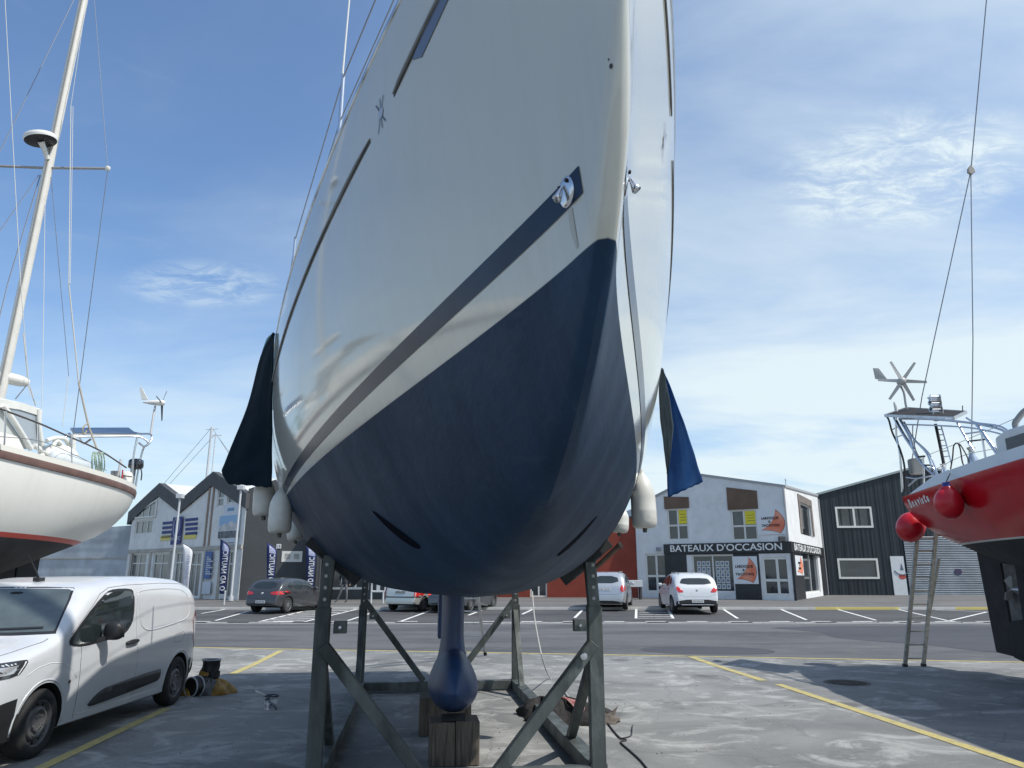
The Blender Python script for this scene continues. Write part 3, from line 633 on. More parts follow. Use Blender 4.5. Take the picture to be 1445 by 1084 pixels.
for x_ in (293, 299): u = pe.px(x_, 730)[0]; mb.bar(pe.P(u, vmid, .04), pe.P(u, under(u, .7), .04), .1, .08)
mb.build('downpipe', mat('brown_pipe', (.28, .22, .18), .7), gab)
mb = MB(); th_ = .75
pts = [(G[0][0]-.5, G[0][1]-.35)]+G[1:4]+[(G[4][0]+.1, G[4][1]-.1)]
for (a, b_), (c, d) in zip(pts, pts[1:]):
    mb.add([pe.P(a, b_+.1, .12), pe.P(c, d+.1, .12), pe.P(c, d-th_, .12), pe.P(a, b_-th_, .12)]+[pe.P(a, b_+.1, -.3), pe.P(c, d+.1, -.3), pe.P(c, d-th_, -.3), pe.P(a, b_-th_, -.3)], [(0, 1, 2, 3), (4, 5, 6, 7), (0, 1, 5, 4), (3, 2, 6, 7), (0, 3, 7, 4), (1, 2, 6, 5)])
mb.build('roof_edge', ROOFG, gab)
mb = MB(); mb.add([pe.P(a, b_+.08, -.2) for a, b_ in pts]+[pe.P(a, b_+.08, -14) for a, b_ in pts], [(i, i+1, i+6, i+5) for i in range(4)]); mb.build('roof', ROOFW, gab)
mb = MB(); mb.add([pe.P(0, .2), pe.P(0, .2, -14), pe.P(0, G[0][1], -14), pe.P(0, G[0][1])], [(0, 1, 2, 3)]); mb.add([pe.P(Le, .2, -14), pe.P(0, .2, -14), pe.P(0, G[0][1], -14), pe.P(Le, G[4][1], -14)], [(0, 1, 2, 3)]); mb.build('side_wall', PLB, gab)
# blue emblem: stripes, yellow bars and a banner
BLU = mat('navy_print', (.035, .05, .20), .6, var=.2, vscale=3); YLB = mat('yellow_print', (.70, .60, .15), .6)
em = None
for i in range(4):
    y = 739+6.5*i; a = pe.px(230-i*.6, y+1.6); c = pe.px(244, y-1); o = panel(pe, (a[0], a[1], pe.px(245, y)[0], a[1]+.17), BLU, 'emblem_stripe', gab, .02, .04)
    a = pe.px(262, y-3); panel(pe, (a[0], a[1], pe.px(279-i*.3, y)[0], a[1]+.17), BLU, 'emblem_stripe', gab, .02, .04)
a = pe.px(227, 763); panel(pe, (a[0], a[1], pe.px(242, 763)[0], a[1]+.3), YLB, 'yellow_bar', gab, .02, .04); a = pe.px(260, 761); panel(pe, (a[0], a[1], pe.px(277, 760)[0], a[1]+.3), YLB, 'yellow_bar', gab, .02, .04)
r = pe.rect(243, 769, 261, 729); ban = panel(pe, r, BLU, 'blue_banner', gab, .10, .14)
uc, vc = (r[0]+r[2])/2, (r[1]+r[3])/2+.25; MB().tube([pe.P(uc+.38*cos(2*pi*i/20), vc+.6*sin(2*pi*i/20), .15) for i in range(21)], .05, 6).build('ring_emblem', mat('grey_lilac_print', (.3, .32, .45), .6), ban)
ptext(pe, 'NAUTIC', uc, r[1]+.35, .34, mat('pale_print', (.5, .52, .55), .6), 'lettering', ban, .145)
# printed panels beside the corner
pn = panel(pe, pe.rect(312, 775, 342, 711), mat('pale_banner', (.55, .60, .66), .5), 'printed_banner', gab, .04, .07)
r = pe.rect(309, 760, 341, 726); ph = panel(pe, r, mat('sky_print', (.25, .42, .62), .5), 'photo_print', pn, .075, .08)
a, b_, c, d = r; W_, H_ = c-a, d-b_
panel(pe, None, mat('house_print', (.55, .55, .55), .5, var=.4, vscale=3), 'house_print', pn, .082, .085, [(a+.03*W_, b_+.1*H_), (c-.03*W_, b_+.1*H_), (c-.03*W_, b_+.62*H_), (c-.16*W_, b_+.70*H_), (c-.30*W_, b_+.60*H_), (c-.30*W_, b_+.72*H_), (c-.52*W_, b_+.72*H_), (c-.52*W_, b_+.58*H_), (a+.30*W_, b_+.66*H_), (a+.12*W_, b_+.56*H_), (a+.03*W_, b_+.56*H_)])
panel(pe, (a, b_, c, b_+.3*H_), mat('road_print', (.12, .13, .15), .5, var=.6, vscale=4), 'road_print', pn, .086, .089)
r2 = pe.rect(320, 722, 335, 716); panel(pe, (r2[0]+.2, r2[1], r2[2]-.2, r2[3]), mat('blue_print', (.1, .25, .42), .5), 'logo_print', pn, .072, .078)
for i, w2 in enumerate((.5, .75, .6)): yy = 766+3.5*i; q_ = pe.px(325, yy); panel(pe, (q_[0]-w2, q_[1]-.05, q_[0]+w2, q_[1]+.03), mat('grey_print', (.25, .27, .3), .5), 'print_line', pn, .072, .078)
r = pe.rect(290, 817, 303, 778); nb = panel(pe, r, BLU if False else mat('blue_notice', (.05, .12, .32), .5), 'blue_notice', gab, .13, .16)
for i in range(9): v = r[3]-.3-(r[3]-r[1]-.5)*i/9; panel(pe, (r[0]+.2, v-.07, r[0]+.45+.25*((i*7) % 3), v), mat('pale_print', (.5, .52, .55), .6), 'print_line', nb, .162, .166)
panel(pe, pe.rect(288, 838, 301, 821), mat('pale_banner', (.55, .60, .66), .5), 'notice_board', gab, .13, .16)
# charcoal building
cha = thing('charcoal_building', 'windowed charcoal-grey rendered building behind the parked grey car', 'building', (-12, 46, .5))
E1b = Vector((E1_.x+.05, E1_.y, 0)); pc = Plane(E1b, E2_, 0); Lc = pc.len
hc = [pc.rect(397, 793, 427, 778), pc.rect(463, 832, 521, 815)]; hc = [hc[0], (hc[1][0], hc[1][1], hc[1][2], hc[1][1]+1.6)]
zt = pc.px(350, 690)[1]
wall('front_wall', pc, [(0, .2), (Lc, .2), (Lc, 4.6), (Lc*.45, 5.2), (2.2, 7.4), (0, zt)], hc, DGR, cha, .2)
f_ = window(pc, hc[0], cha, 2, 1, .14, .10, glass=WCUR, proud=.06); mb = MB()
for i in range(14): u = hc[0][0]+.15+(hc[0][2]-hc[0][0]-.3)*i/13; mb.bar(pc.P(u, hc[0][1]+.1, .0), pc.P(u, hc[0][3]-.1, .0), .03, .03)
mb.build('bars', FRW, f_)
window(pc, hc[1], cha, 3, 1, .12, .10, proud=.06, name='shop_window')
r = pc.rect(390, 774, 397, 768); panel(pc, r, mat('sign_white', (.66, .68, .70), .5), 'number_sign', cha, .0, .04); ptext(pc, '13', (r[0]+r[2])/2, (r[1]+r[3])/2, .2, TXB, 'lettering', cha, .045)
mb = MB(); mb.add([pc.P(0, zt, -.2), pc.P(2.2, 7.4, -.2), pc.P(Lc*.45, 5.2, -.2), pc.P(Lc, 4.6, -.2)]+[pc.P(0, zt, -10), pc.P(2.2, 7.4, -10), pc.P(Lc*.45, 5.2, -10), pc.P(Lc, 4.6, -10)], [(0, 1, 5, 4), (1, 2, 6, 5), (2, 3, 7, 6)]); mb.build('roof', ROOFG, cha)
wu = pc.px(446, 838)[0]; e_ = 1.6; zw_ = pc.px(446, 716)[1]; mb = MB(); hwz = hc[1]  # unseen wing added behind the yacht to cast the diagonal shadow on this wall
q4 = [pc.P(wu, .2, .01), pc.P(Lc, .2, .01), pc.P(Lc, .2, e_), pc.P(wu, .2, e_)]
mb.hexa([pc.P(wu, 3.6, .01), pc.P(Lc, 3.6, .01), pc.P(Lc, 3.6, e_), pc.P(wu, 3.6, e_), pc.P(wu, zw_, .01), pc.P(Lc, zw_, .01), pc.P(Lc, zw_, e_), pc.P(wu, zw_, e_)])
mb.build('hidden_shading_wing', DGR, cha)
MB().bar(pc.P(wu+.12, .3, e_-.14), pc.P(wu+.12, 3.6, e_-.14), .2, .2).build('shading_wing_post', DGR, cha)
mb = MB(); mb.add([pc.P(wu, .3, .01), pc.P(wu, .3, e_), pc.P(wu, 3.6, e_), pc.P(wu, 3.6, .01)]+[pc.P(wu+.1, .3, .01), pc.P(wu+.1, .3, e_), pc.P(wu+.1, 3.6, e_), pc.P(wu+.1, 3.6, .01)], [(0, 1, 2, 3), (7, 6, 5, 4), (0, 4, 5, 1), (1, 5, 6, 2), (2, 6, 7, 3), (3, 7, 4, 0)]); mb.build('shading_wing_wall', DGR, cha)
# pale low building at far left
pal = thing('grey_shed', 'pale blue-grey windowless shed behind the white ketch', 'building', (-30, 52, .5))
P0, P1 = at(-60, 820, 56), at(186, 820, 51.5); pp = Plane(P0, P1, 0)
za, zb2 = pp.px(75, 757)[1], pp.px(184, 741)[1]
wall('front_wall', pp, [(0, .2), (pp.len-.1, .2), (pp.len-.1, zb2), (0, za)], [], clad('pale_block', (.40, .44, .48), (.28, .28, .27), 2, .55, .85, .2), pal)
mb = MB(); mb.add([pp.P(0, za, 0), pp.P(pp.len-.1, zb2, 0), pp.P(pp.len-.1, zb2, -10), pp.P(0, za, -10)], [(0, 1, 2, 3)]); mb.build('roof', ROOFW, pal)
mb = MB(); q_ = pp.px(120, 788); mb.bar(pp.P(0, q_[1], .02), pp.P(pp.len-.1, q_[1], .02), .04, .1); mb.build('string_course', mat('stained_concrete', (.42, .40, .36), .85), pal)
# ------------------------------------------------------------------ the big sailing yacht on its cradle
XB, YB, HA = .2632, 1.4013, .1275
SA, CA = sin(HA), cos(HA)
def W(s, y, z): return Vector((XB-SA*s+CA*y, YB+CA*s+SA*y, z))       # s metres aft of the stem, y towards the photo's right
YL = 12.6
def yh(S):
    zs = 4.0423-.0436*S-.0013*S*S; t = min(max(S/7.4046, 0), 1); g = max(1-(1-t)**1.2788, 0)**(1/1.222); aft = min(max((S-7.4)/(12.5-7.4), 0), 1.05)
    B = 2.1181*g*(1-.16*aft**2); wv = min(max(S/5.7257, 0), 1); zk = 4.0423-(4.0423-1.5882)*max(1-(1-wv)**2.8338, 0)**(1/4.3876)
    a2 = min(max((S-5.7257)/(12.5-5.7257), 0), 1.05); zk += .78*a2**2; zk = min(zk, zs-.002)
    m = min(max(S/6, 0), 1); return zs, B, zk, 1.1925*(1-m)+2.3749*m, 1.2666*(1-m)+2.7731*m
def ysec(S, U):
    zs, B, zk, P, Q = yh(S); z = zk+U*(zs-zk); y = B*max(1-(1-U)**P, 0)**(1/Q)
    rb = .034*min(1, max(0, (S+.02)/.15))      # the stem is rounded, not a knife edge
    return sqrt(y*y+rb*rb*min(1, U*14)**.5) if U > 0 else 0, z
def yhalf(S, z):
    zs, B, zk, P, Q = yh(S); U = min(max((z-zk)/(zs-zk), 0), 1); return ysec(S, U)[0]
def hullmat():
    m = bpy.data.materials.new('hull_gelcoat_and_antifouling'); m.use_nodes = True; n, l = m.node_tree.nodes, m.node_tree.links; b = n['Principled BSDF']
    t = n.new('ShaderNodeTexCoord'); sp = n.new('ShaderNodeSeparateXYZ'); l.new(t.outputs['Object'], sp.inputs[0])
    def nz(scale, st, det=6, ro=.6, dist=0, rz=0):
        mp = n.new('ShaderNodeMapping'); mp.inputs['Scale'].default_value = st; mp.inputs['Rotation'].default_value = (0, 0, rz); l.new(t.outputs['Object'], mp.inputs[0]); q = n.new('ShaderNodeTexNoise'); q.inputs['Scale'].default_value = scale; q.inputs['Detail'].default_value = det; q.inputs['Roughness'].default_value = ro; q.inputs['Distortion'].default_value = dist; l.new(mp.outputs[0], q.inputs[0]); return q.outputs[0]
    def rng(x, a, b_, lo=0, hi=1):
        r = n.new('ShaderNodeMapRange'); r.inputs['From Min'].default_value = a; r.inputs['From Max'].default_value = b_; r.inputs['To Min'].default_value = lo; r.inputs['To Max'].default_value = hi; l.new(x, r.inputs[0]); return r.outputs[0]
    def mix(f, A, B):
        x = n.new('ShaderNodeMix'); x.data_type = 'RGBA'
        if isinstance(f, float): x.inputs[0].default_value = f
        else: l.new(f, x.inputs[0])
        for i, c in ((6, A), (7, B)):
            if isinstance(c, tuple): x.inputs[i].default_value = (*c, 1)
            else: l.new(c, x.inputs[i])
        return x.outputs[2]
    def ma(op, a, b_):
        x = n.new('ShaderNodeMath'); x.operation = op
        for i, v in enumerate((a, b_)):
            if isinstance(v, (int, float)): x.inputs[i].default_value = v
            else: l.new(v, x.inputs[i])
        return x.outputs[0]
    # distance above the paint line (drops slowly aft)
    h = ma('ADD', sp.outputs['Z'], ma('MULTIPLY', sp.outputs['Y'], .013)); h = ma('SUBTRACT', h, 2.545)
    under = rng(h, .002, -.002)
    streak = nz(9, (1, 1, .10), 6, .7); blot = nz(1.6, (1, 1, .5), 8, .65, .4); fine = nz(45, (1, 1, .25), 4, .7)
    g = mix(rng(streak, .45, .75, 0, .22), (.50, .505, .46), (.415, .41, .36)); g = mix(rng(blot, .5, .75, 0, .16), g, (.40, .395, .34))
    lowdirt = ma('MULTIPLY', rng(h, .55, .0), rng(nz(14, (1, 1, .06), 5, .6), .5, .8, 0, .40)); g = mix(lowdirt, g, (.40, .36, .28))
    af = mix(rng(blot, .38, .66), (.012, .037, .078), (.008, .023, .051)); af = mix(rng(nz(5, (1, .22, 1.6), 10, .78, .5, .2), .52, .70, 0, .55), af, (.030, .052, .080)); af = mix(rng(nz(2.6, (1, .6, 1.2), 10, .78, .9, .5), .57, .63, 0, .35), af, (.040, .062, .088)); af = mix(rng(nz(38, (1, 1, 1), 5, .8), .66, .72, 0, .5), af, (.055, .068, .085)); af = mix(rng(fine, .45, .75, 0, .25), af, (.010, .015, .030))
    l.new(mix(under, g, af), b.inputs['Base Color'])
    rr = n.new('ShaderNodeMix'); rr.data_type = 'FLOAT'; l.new(under, rr.inputs[0]); l.new(rng(streak, .3, .7, .055, .10), rr.inputs[2]); l.new(rng(blot, .3, .7, .48, .62), rr.inputs[3]); l.new(rr.outputs[0], b.inputs['Roughness'])
    bw = n.new('ShaderNodeMix'); bw.data_type = 'FLOAT'; l.new(under, bw.inputs[0]); bw.inputs[2].default_value = .006; bw.inputs[3].default_value = .22; bp = n.new('ShaderNodeBump'); bp.inputs['Distance'].default_value = .01; l.new(bw.outputs[0], bp.inputs['Strength']); l.new(nz(26, (1, .5, 1), 5, .6), bp.inputs['Height']); l.new(bp.outputs[0], b.inputs['Normal'])
    sm = n.new('ShaderNodeMix'); sm.data_type = 'FLOAT'; l.new(under, sm.inputs[0]); sm.inputs[2].default_value = .5; sm.inputs[3].default_value = .16; l.new(sm.outputs[0], b.inputs['Specular IOR Level'])
    return m
HULLM = hullmat()
NAVY = mat('navy_vinyl_stripe', (.010, .024, .055), .2, var=.25, vscale=4, spec=.12)
KEELM = mat('keel_antifouling', (.022, .060, .165), .45, var=.35, vscale=2.2, col2=(.028, .045, .09), bump=.25, bscale=22, dirt=.4, dirtcol=(.06, .08, .12), dscale=3, stretch=(1, 1, .5))
yacht = thing('sailing_yacht', 'large white sailing yacht with navy underside standing on a steel cradle, bow overhead', 'sailboat', (XB, YB, 0))
NS, NU = 90, 40
Ss = [YL*(i/(NS-1))**1.7 for i in range(NS)]; Us = [(j/(NU-1))**1.25 for j in range(NU)]
P = []
for S in Ss:
    row = [ysec(S, U) for U in Us]; P.append([W(S, y, z) for y, z in row[::-1]]+[W(S, -y, z) for y, z in row[1:]])
hb = MB(); hb.grid(P)
k = 2*NU-1; hb.f.append(tuple((NS-1)*k+j for j in range(k))); hb.m.append(0)          # transom
hb.f.append(tuple(range(k))[::-1]); hb.m.append(0)                                    # nose cap
hull = hb.build('hull', HULLM, yacht, smooth=50)
ybvh = bvh_of(hull)
dk = MB(); dk.grid([[W(S, ysec(S, 1)[0]*t, yh(S)[0]-.01+.10*(1-t*t)*min(1, S/2)) for t in (-1, -.6, -.2, .2, .6, 1)] for S in Ss]); dk.build('deck', mat('deck_gelcoat', (.7, .7, .67), .5), yacht, smooth=60)
for sd in (-1, 1):
    t_ = MB(); t_.tube([W(S, sd*(ysec(S, 1)[0]-.01), yh(S)[0]+.015) for S in Ss[6:]], .018, 6); t_.build('toe_rail', ALU, yacht, smooth=60)
O3 = Vector((XB, YB, 0))
def onhull(poly, step, sd, off, name, m, parent=yacht, extrude=0):       # outline in (s, z) laid on the hull's side
    V2, Fc = fill2d(poly, step); D = Vector((-CA*sd, -SA*sd, 0)); off0 = O3
    pts = project(ybvh, V2, lambda s, z: W(s, sd*6, z)-O3, D, off)
    b = MB(); b.add([p+O3 for p in pts], Fc)
    o = b.build(name, m, parent, fix=False, smooth=179)
    if extrude: md = o.modifiers.new('th', 'SOLIDIFY'); md.thickness = extrude; md.offset = 0
    return o
for sd in (-1, 1):
    st0 = .27 if sd < 0 else .20
    up_e = [(s, yh(s)[0]-1.287+.017*s) for s in [st0+(7.0-st0)*i/40 for i in range(41)]]; lo_e = [(s, yh(s)[0]-1.362+.018*s) for s in [st0+(7.0-st0)*i/40 for i in range(41)]]
    onhull(lo_e+up_e[::-1], .06, sd, .0025, 'stripe', NAVY)
    up_e = [(s, yh(s)[0]-1.295+.025*s) for s in [8.2+4*i/20 for i in range(21)]]
    # rub strakes either side of the star emblem
    for (sa_, sb_, h0, h1) in ((.45, 1.30, .22, .335), (1.60, 11.8, .345, .34)):
        n_ = 12 if sb_ < 2 else 50; b = MB(); c = MB()
        for i in range(n_):
            pass
        pts = []
        for i in range(n_+1):
            s = sa_+(sb_-sa_)*i/n_; z = yh(s)[0]-(h0+(h1-h0)*min(1, i/n_*(1 if sb_ < 2 else 3))); y = yhalf(s, z); pts.append(W(s, sd*(y+.004), z))
        b.tube(pts, [.003]+[.0085 if sd < 0 else .004]*(n_-1)+[.003], 6); b.build('rub_strake', mat('grey_rub_strake', (.17, .175, .17), .5), yacht, smooth=60)
        lp = [(sa_+(sb_-sa_)*i/n_, yh(sa_+(sb_-sa_)*i/n_)[0]-(h0+(h1-h0)*min(1, i/n_*(1 if sb_ < 2 else 3)))-.007) for i in range(n_+1)]
        if sd < 0: onhull(lp+[(s, z-.010) for s, z in lp[::-1]], .08, sd, .002, 'strake_dark_edge', mat('strake_edge_black', (.03, .03, .032), .6))  # narrow dark strip along the strake's lower edge
    # dark hull window panel below the forward strake
    if sd < 0: onhull([(.55, 3.80), (.98, 3.70), (1.10, 3.66), (1.02, 3.615), (.86, 3.655), (.70, 3.70)], .04, sd, .003, 'hull_window', mat('blue_grey_acrylic', (.10, .12, .17), .08))
    # star emblem: narrow rays
    s0_, z0_ = (1.45, 3.655) if sd < 0 else (1.12, 3.40)
    for i in range(6):
        an = radians((55, 92, 125, 235, 268, 305)[i]); r0, r1 = .022, (.085, .070, .075, .075, .070, .085)[i]; wd = .0055
        p0 = (s0_+r0*cos(an), z0_+r0*sin(an)); p1 = (s0_+r1*cos(an), z0_+r1*sin(an)); q = (-sin(an)*wd, cos(an)*wd)
        onhull([(p0[0]-q[0]*.4, p0[1]-q[1]*.4), (p1[0]-q[0]*.6, p1[1]-q[1]*.6), (p1[0]+q[0]*.6, p1[1]+q[1]*.6), (p0[0]+q[0], p0[1]+q[1])], .02, sd, .003, 'emblem_ray', mat('emblem_dark', (.03, .04, .07), .3) if i % 3 == 0 else mat('emblem_grey', (.10, .12, .16), .3))
    onhull([(s0_+.030*cos(2*pi*i/12), z0_+.022*sin(2*pi*i/12)) for i in range(12)], .02, sd, .003, 'emblem_centre', mat('emblem_pale', (.36, .40, .48), .3))
    # bow-thruster tunnel mouth
    s0_, z0_ = (2.84, 2.01) if sd < 0 else (2.45, 1.965)
    onhull([(s0_+.19*cos(t), z0_+.050*sin(t)*abs(sin(t))**.5+.19*cos(t)*.55-.03*(1-cos(t)**2)) for t in [2*pi*i/28 for i in range(28)]], .03, sd, .003, 'thruster_tunnel', mat('tunnel_black', (.002, .003, .009), .9, spec=.05))
    # chromed mooring eye on each bow
    s0_, z0_ = (.345, 2.715) if sd < 0 else (.29, 2.72)
    D = Vector((-CA*sd, -SA*sd, 0)); h = ybvh.ray_cast(W(s0_, sd*4, z0_)-O3, D); p = h[0]+O3; nn = h[1]; nn = -nn if nn.dot(D) > 0 else nn
    zax = nn.normalized(); xax = Vector((0, 0, 1)).cross(zax).normalized(); yax = zax.cross(xax); M = Matrix.Translation(p) @ Matrix((xax, yax, zax)).transposed().to_4x4()
    b = MB(); b.lathe([(0, .008), (.026, .008), (.036, .006), (.041, .002), (.041, -.005)], 24, M); fl = b.build('fairlead', STL, yacht, smooth=50)
    b = MB(); b.tube([M @ Vector(q) for q in ((0, .022, .006), (-.002, .006, .016), (-.003, -.010, .025), (-.004, -.020, .031), (-.004, -.022, .033))], [.002, .006, .010, .013, .011], 12); b.build('fairlead_hook', STL, fl, smooth=70)
    for q in ((.020, .022, .008), (-.020, .020, .008)):
        b = MB(); b.lathe([(0, .006), (.005, .005), (.006, 0)], 10, M @ Matrix.Translation(q)); b.build('bolt', mat('dark_bolt', (.02, .02, .02), .4, metal=.6), fl)
    if sd < 0:
        onhull([(s0_-.012, z0_-.05), (s0_+.010, z0_-.05), (s0_+.016, z0_-.10), (s0_+.006, z0_-.155), (s0_-.006, z0_-.155)], .02, sd, .0015, 'rust_stain', mat('faint_rust_stain', (.385, .375, .315), .3))
        for (cs, cz, cr_) in ((.085, 2.90, .0042), (.088, 2.92, .002)): onhull([(cs+cr_*cos(t), cz+cr_*1.6*sin(t)) for t in [2*pi*i/9 for i in range(9)]], .01, sd, .002, 'gelcoat_chip', mat('dark_chip', (.04, .04, .045), .7))
    # lifelines and stanchions
    sts = [(.9 if sd < 0 else .9), 2.42, 4.4, 6.4, 8.4, 10.4]
    tops = []
    for s in sts:
        y = ysec(s, 1)[0]-.05; z = yh(s)[0]; b = MB(); b.tube([W(s, sd*y, z), W(s, sd*(y-.01), z+.32), W(s, sd*(y-.01), z+.62)], .0125, 8); b.tube([W(s, sd*y, z), W(s, sd*y, z+.05)], .022, 8); b.build('stanchion', STL, yacht, smooth=50); tops.append((s, y))
    for hgt in (.60, .32):
        b = MB(); b.tube([W(s, sd*(y-.01), yh(s)[0]+hgt) for s, y in [(.25, .12)]+tops], .004 if hgt > .5 else .0035, 6); b.build('lifeline', WIRE, yacht)
b = MB(); b.tube([at(493, 0, 4.3), at(484, 100, 4.1), at(476, 205, 3.9)], .006, 6); b.build('halyard', ROPE, yacht)
b = MB(); b.tube([W(5.2, 0, 3.9), W(5.3, 0, 18)], [.1, .08], 12); b.build('mast', ALU, yacht, smooth=60)
b = MB(); b.hexa([W(3.2, -.7, 3.9), W(3.2, .7, 3.9), W(9.5, 1.2, 3.7), W(9.5, -1.2, 3.7), W(4.4, -.5, 4.2), W(4.4, .5, 4.2), W(9.3, .95, 4.25), W(9.3, -.95, 4.25)]); b.build('coachroof', mat('deck_gelcoat', (.7, .7, .67), .5), yacht, bevel=.06)
# keel fin and torpedo bulb
S0 = 6.25
P = []
for j in range(25):
    t = j/24; z = 1.72-t*1.0; ch0 = S0+.55+.28*t*0; flare = .10*max(0, 1-t*5)**2+.10*max(0, (t-.52)*2.08)**2.2
    row = []
    for i in range(28):
        a = 2*pi*i/28; c = (1-cos(a))/2; th_ = 5*.115*(.2969*sqrt(c)-.126*c-.3516*c*c+.2843*c**3-.1036*c**4)*2.1*(1 if sin(a) >= 0 else -1)
        row.append(W(ch0+c*(1.45-.12*t), th_*1.0+(flare if th_ > 0 else -flare)*(1 if abs(th_) > .004 else 0), z))
    P.append(row+[row[0]])
b = MB(); b.grid(P); keel = b.build('keel', KEELM, yacht, smooth=70)
P = []
for i in range(26):
    t = i/25; r = (max(0, 1-((t-.30)/.30)**2)**.5 if t < .30 else (1-((t-.30)/.70)**2.0)**1.0); r = max(r, .0005)
    P.append([W(S0+2.25*t, .262*r*cos(2*pi*j/28)*(1-.30*max(0, sin(2*pi*j/28))), .655+.258*r*sin(2*pi*j/28)*(1.42 if sin(2*pi*j/28) > 0 else .98)+.02*t) for j in range(29)])
b = MB(); b.grid(P); b.build('bulb', KEELM, keel, smooth=80)
b = MB(); b.prism([(10.9, 2.1), (11.55, 2.15), (11.45, .78), (11.12, .78)], lambda s, z, d: W(s, d, z), -.03, .03); b.build('rudder', KEELM, yacht, bevel=.02)
# ------------------------------------------------------------------ steel cradle
CRM = mat('weathered_galvanised_steel', (.085, .098, .095), .6, metal=.3, var=.5, vscale=3.5, col2=(.038, .045, .043), dirt=.75, dirtcol=(.20, .24, .235), dscale=2.6, bump=.25, bscale=35, stretch=(1, 1, .35))
cr = thing('boat_cradle', 'green-grey galvanised steel boat cradle with four posts and diagonal braces under the yacht', 'boat cradle', tuple(W(8.4, 0, 0)))
SF, SR, HW = 5.65, 11.15, 1.225
def cbar(n_, p, q, w_, h_, par=cr, m=None): b = MB(); b.bar(W(*p), W(*q), w_, h_, up=(SA*-1, CA, 0)); return b.build(n_, m or CRM, par, bevel=.006)
for sd in (-1, 1):
    for (s, tz, w_) in ((SF, 1.48, .130), (SR, 1.30, .125)):
        post = cbar('post', (s, sd*HW, 0.03), (s, sd*HW, tz), w_, w_*.82)
        zt_ = 1.93 if s == SF else 1.95
        cbar('inner_post', (s, sd*HW, tz-.05), (s, sd*(HW-.03), zt_ - (.0 if sd < 0 else .05)), w_*.8, w_*.66, post)
        b = MB(); b.bar(W(s-.12, sd*(HW-.11), tz-.16), W(s-.12, sd*(HW-.22), tz-.16), .09, .10); pl_ = b.build('clamp_plate', CRM, post)
        b = MB(); b.lathe([(0, .02), (.014, .018), (.018, 0)], 8, Matrix.Translation(W(s-.17, sd*(HW-.17), tz-.16)) @ Matrix.Rotation(radians(90), 4, 'X')); b.build('clamp_pin', ALU, pl_)
        b = MB()
        for i in range(4): b.lathe([(0, .004), (.016, .004), (.016, 0)], 10, Matrix.Translation(W(s-w_*.36, sd*(HW-.01), tz+.07+.1*i)) @ Matrix.Rotation(radians(90), 4, 'X'))
        b.build('adjusting_hole', mat('hole_rim', (.35, .36, .35), .6), post)
        # swivel pad against the hull
        zc2 = zt_+.02; s1 = s
        def hp(y_):
            zz = [yhalf(s1, 1.6+.02*i) for i in range(80)]
            for i, v in enumerate(zz):
                if v >= y_: return 1.6+.02*i
            return 2.4
        ya, yb2 = HW-.30, HW+.16
        pa, pb = (s, sd*ya, hp(ya)-.045), (s, sd*yb2, hp(yb2)-.045)
        pd = cbar('hull_pad', pa, pb, .13, .035, post, mat('black_rubber_pad', (.022, .023, .024), .8, var=.3, vscale=12, bump=.3))
        pm = tuple((pa[i]+pb[i])/2-(.05 if i == 2 else 0) for i in range(3)); cbar('pad_bracket', tuple(pa[i]*.8+pb[i]*.2-(.045 if i == 2 else 0) for i in range(3)), tuple(pa[i]*.2+pb[i]*.8-(.045 if i == 2 else 0) for i in range(3)), .07, .035, pd)
    cbar('base_beam', (SF-.05, sd*HW, .085), (SR+.1, sd*HW, .085), .14, .15)
    cbar('side_brace', (SF+.02, sd*(HW-.01), 1.06), (SF+1.15, sd*(HW-.01), .13), .08, .09); cbar('side_brace', (SR-.02, sd*(HW-.01), 1.20), (SR-.75, sd*(HW-.01), .13), .08, .09)
    cbar('diagonal_brace', (SF-.03, sd*(HW-.02), 1.16), (SF-.03, sd*.26, .03), .10, .12); cbar('diagonal_brace', (SR, sd*(HW-.03), 1.36), (SR, sd*.24, .16), .09, .10)
b = MB(); b.lathe([(0, .01), (.03, .008), (.035, 0)], 12, Matrix.Translation(W(SF-.11, HW-.13, 1.05)) @ Matrix.Rotation(radians(90), 4, 'X')); b.build('pivot_bolt', ALU, cr)
cbar('base_beam', (SF-.02, -HW+.08, .075), (SF-.02, HW-.08, .075), .13, .13); cbar('base_beam', (SR, -HW+.08, .085), (SR, HW-.08, .085), .13, .14)
# the long pad arm sticking out at the right
b = MB(); b.tube([at(842, 800, 6.9), at(872, 772, 6.75), at(876, 769, 6.73)], [.022, .024, .034], 10); b.build('pad_lever', mat('rusty_steel', (.12, .085, .06), .8, var=.4, vscale=9), cr)
# timber blocks under the bulb
def timber(name):
    m = mat(name, (.13, .105, .08), .85, var=.55, vscale=5, stretch=(6, 6, .5), col2=(.05, .042, .035), bump=.6, bscale=12, dirt=.5, dirtcol=(.2, .18, .15), dscale=3); return m
TM = timber('weathered_timber')
g_ = 'timber blocks under the keel bulb'
for i, (s, w0, w1, ln, hz_, lb) in enumerate(((6.34, -.245, .0, .34, .385, 'weathered timber block under the keel bulb, left of the front pair'), (6.34, .006, .235, .34, .395, 'weathered timber block under the keel bulb, right of the front pair'),
        (7.75, -.33, .26, .4, .40, 'broad timber block under the rear of the keel bulb'))):
    b = MB(); b.hexa([W(s, w0, .004), W(s, w1, .004), W(s+ln, w1, .004), W(s+ln, w0, .004), W(s, w0, hz_), W(s, w1, hz_), W(s+ln, w1, hz_+.003), W(s+ln, w0, hz_+.003)])
    solo('timber_block', b, TM, lb, 'timber block', tuple(W(s+ln/2, (w0+w1)/2, 0)), g_, bevel=.008)
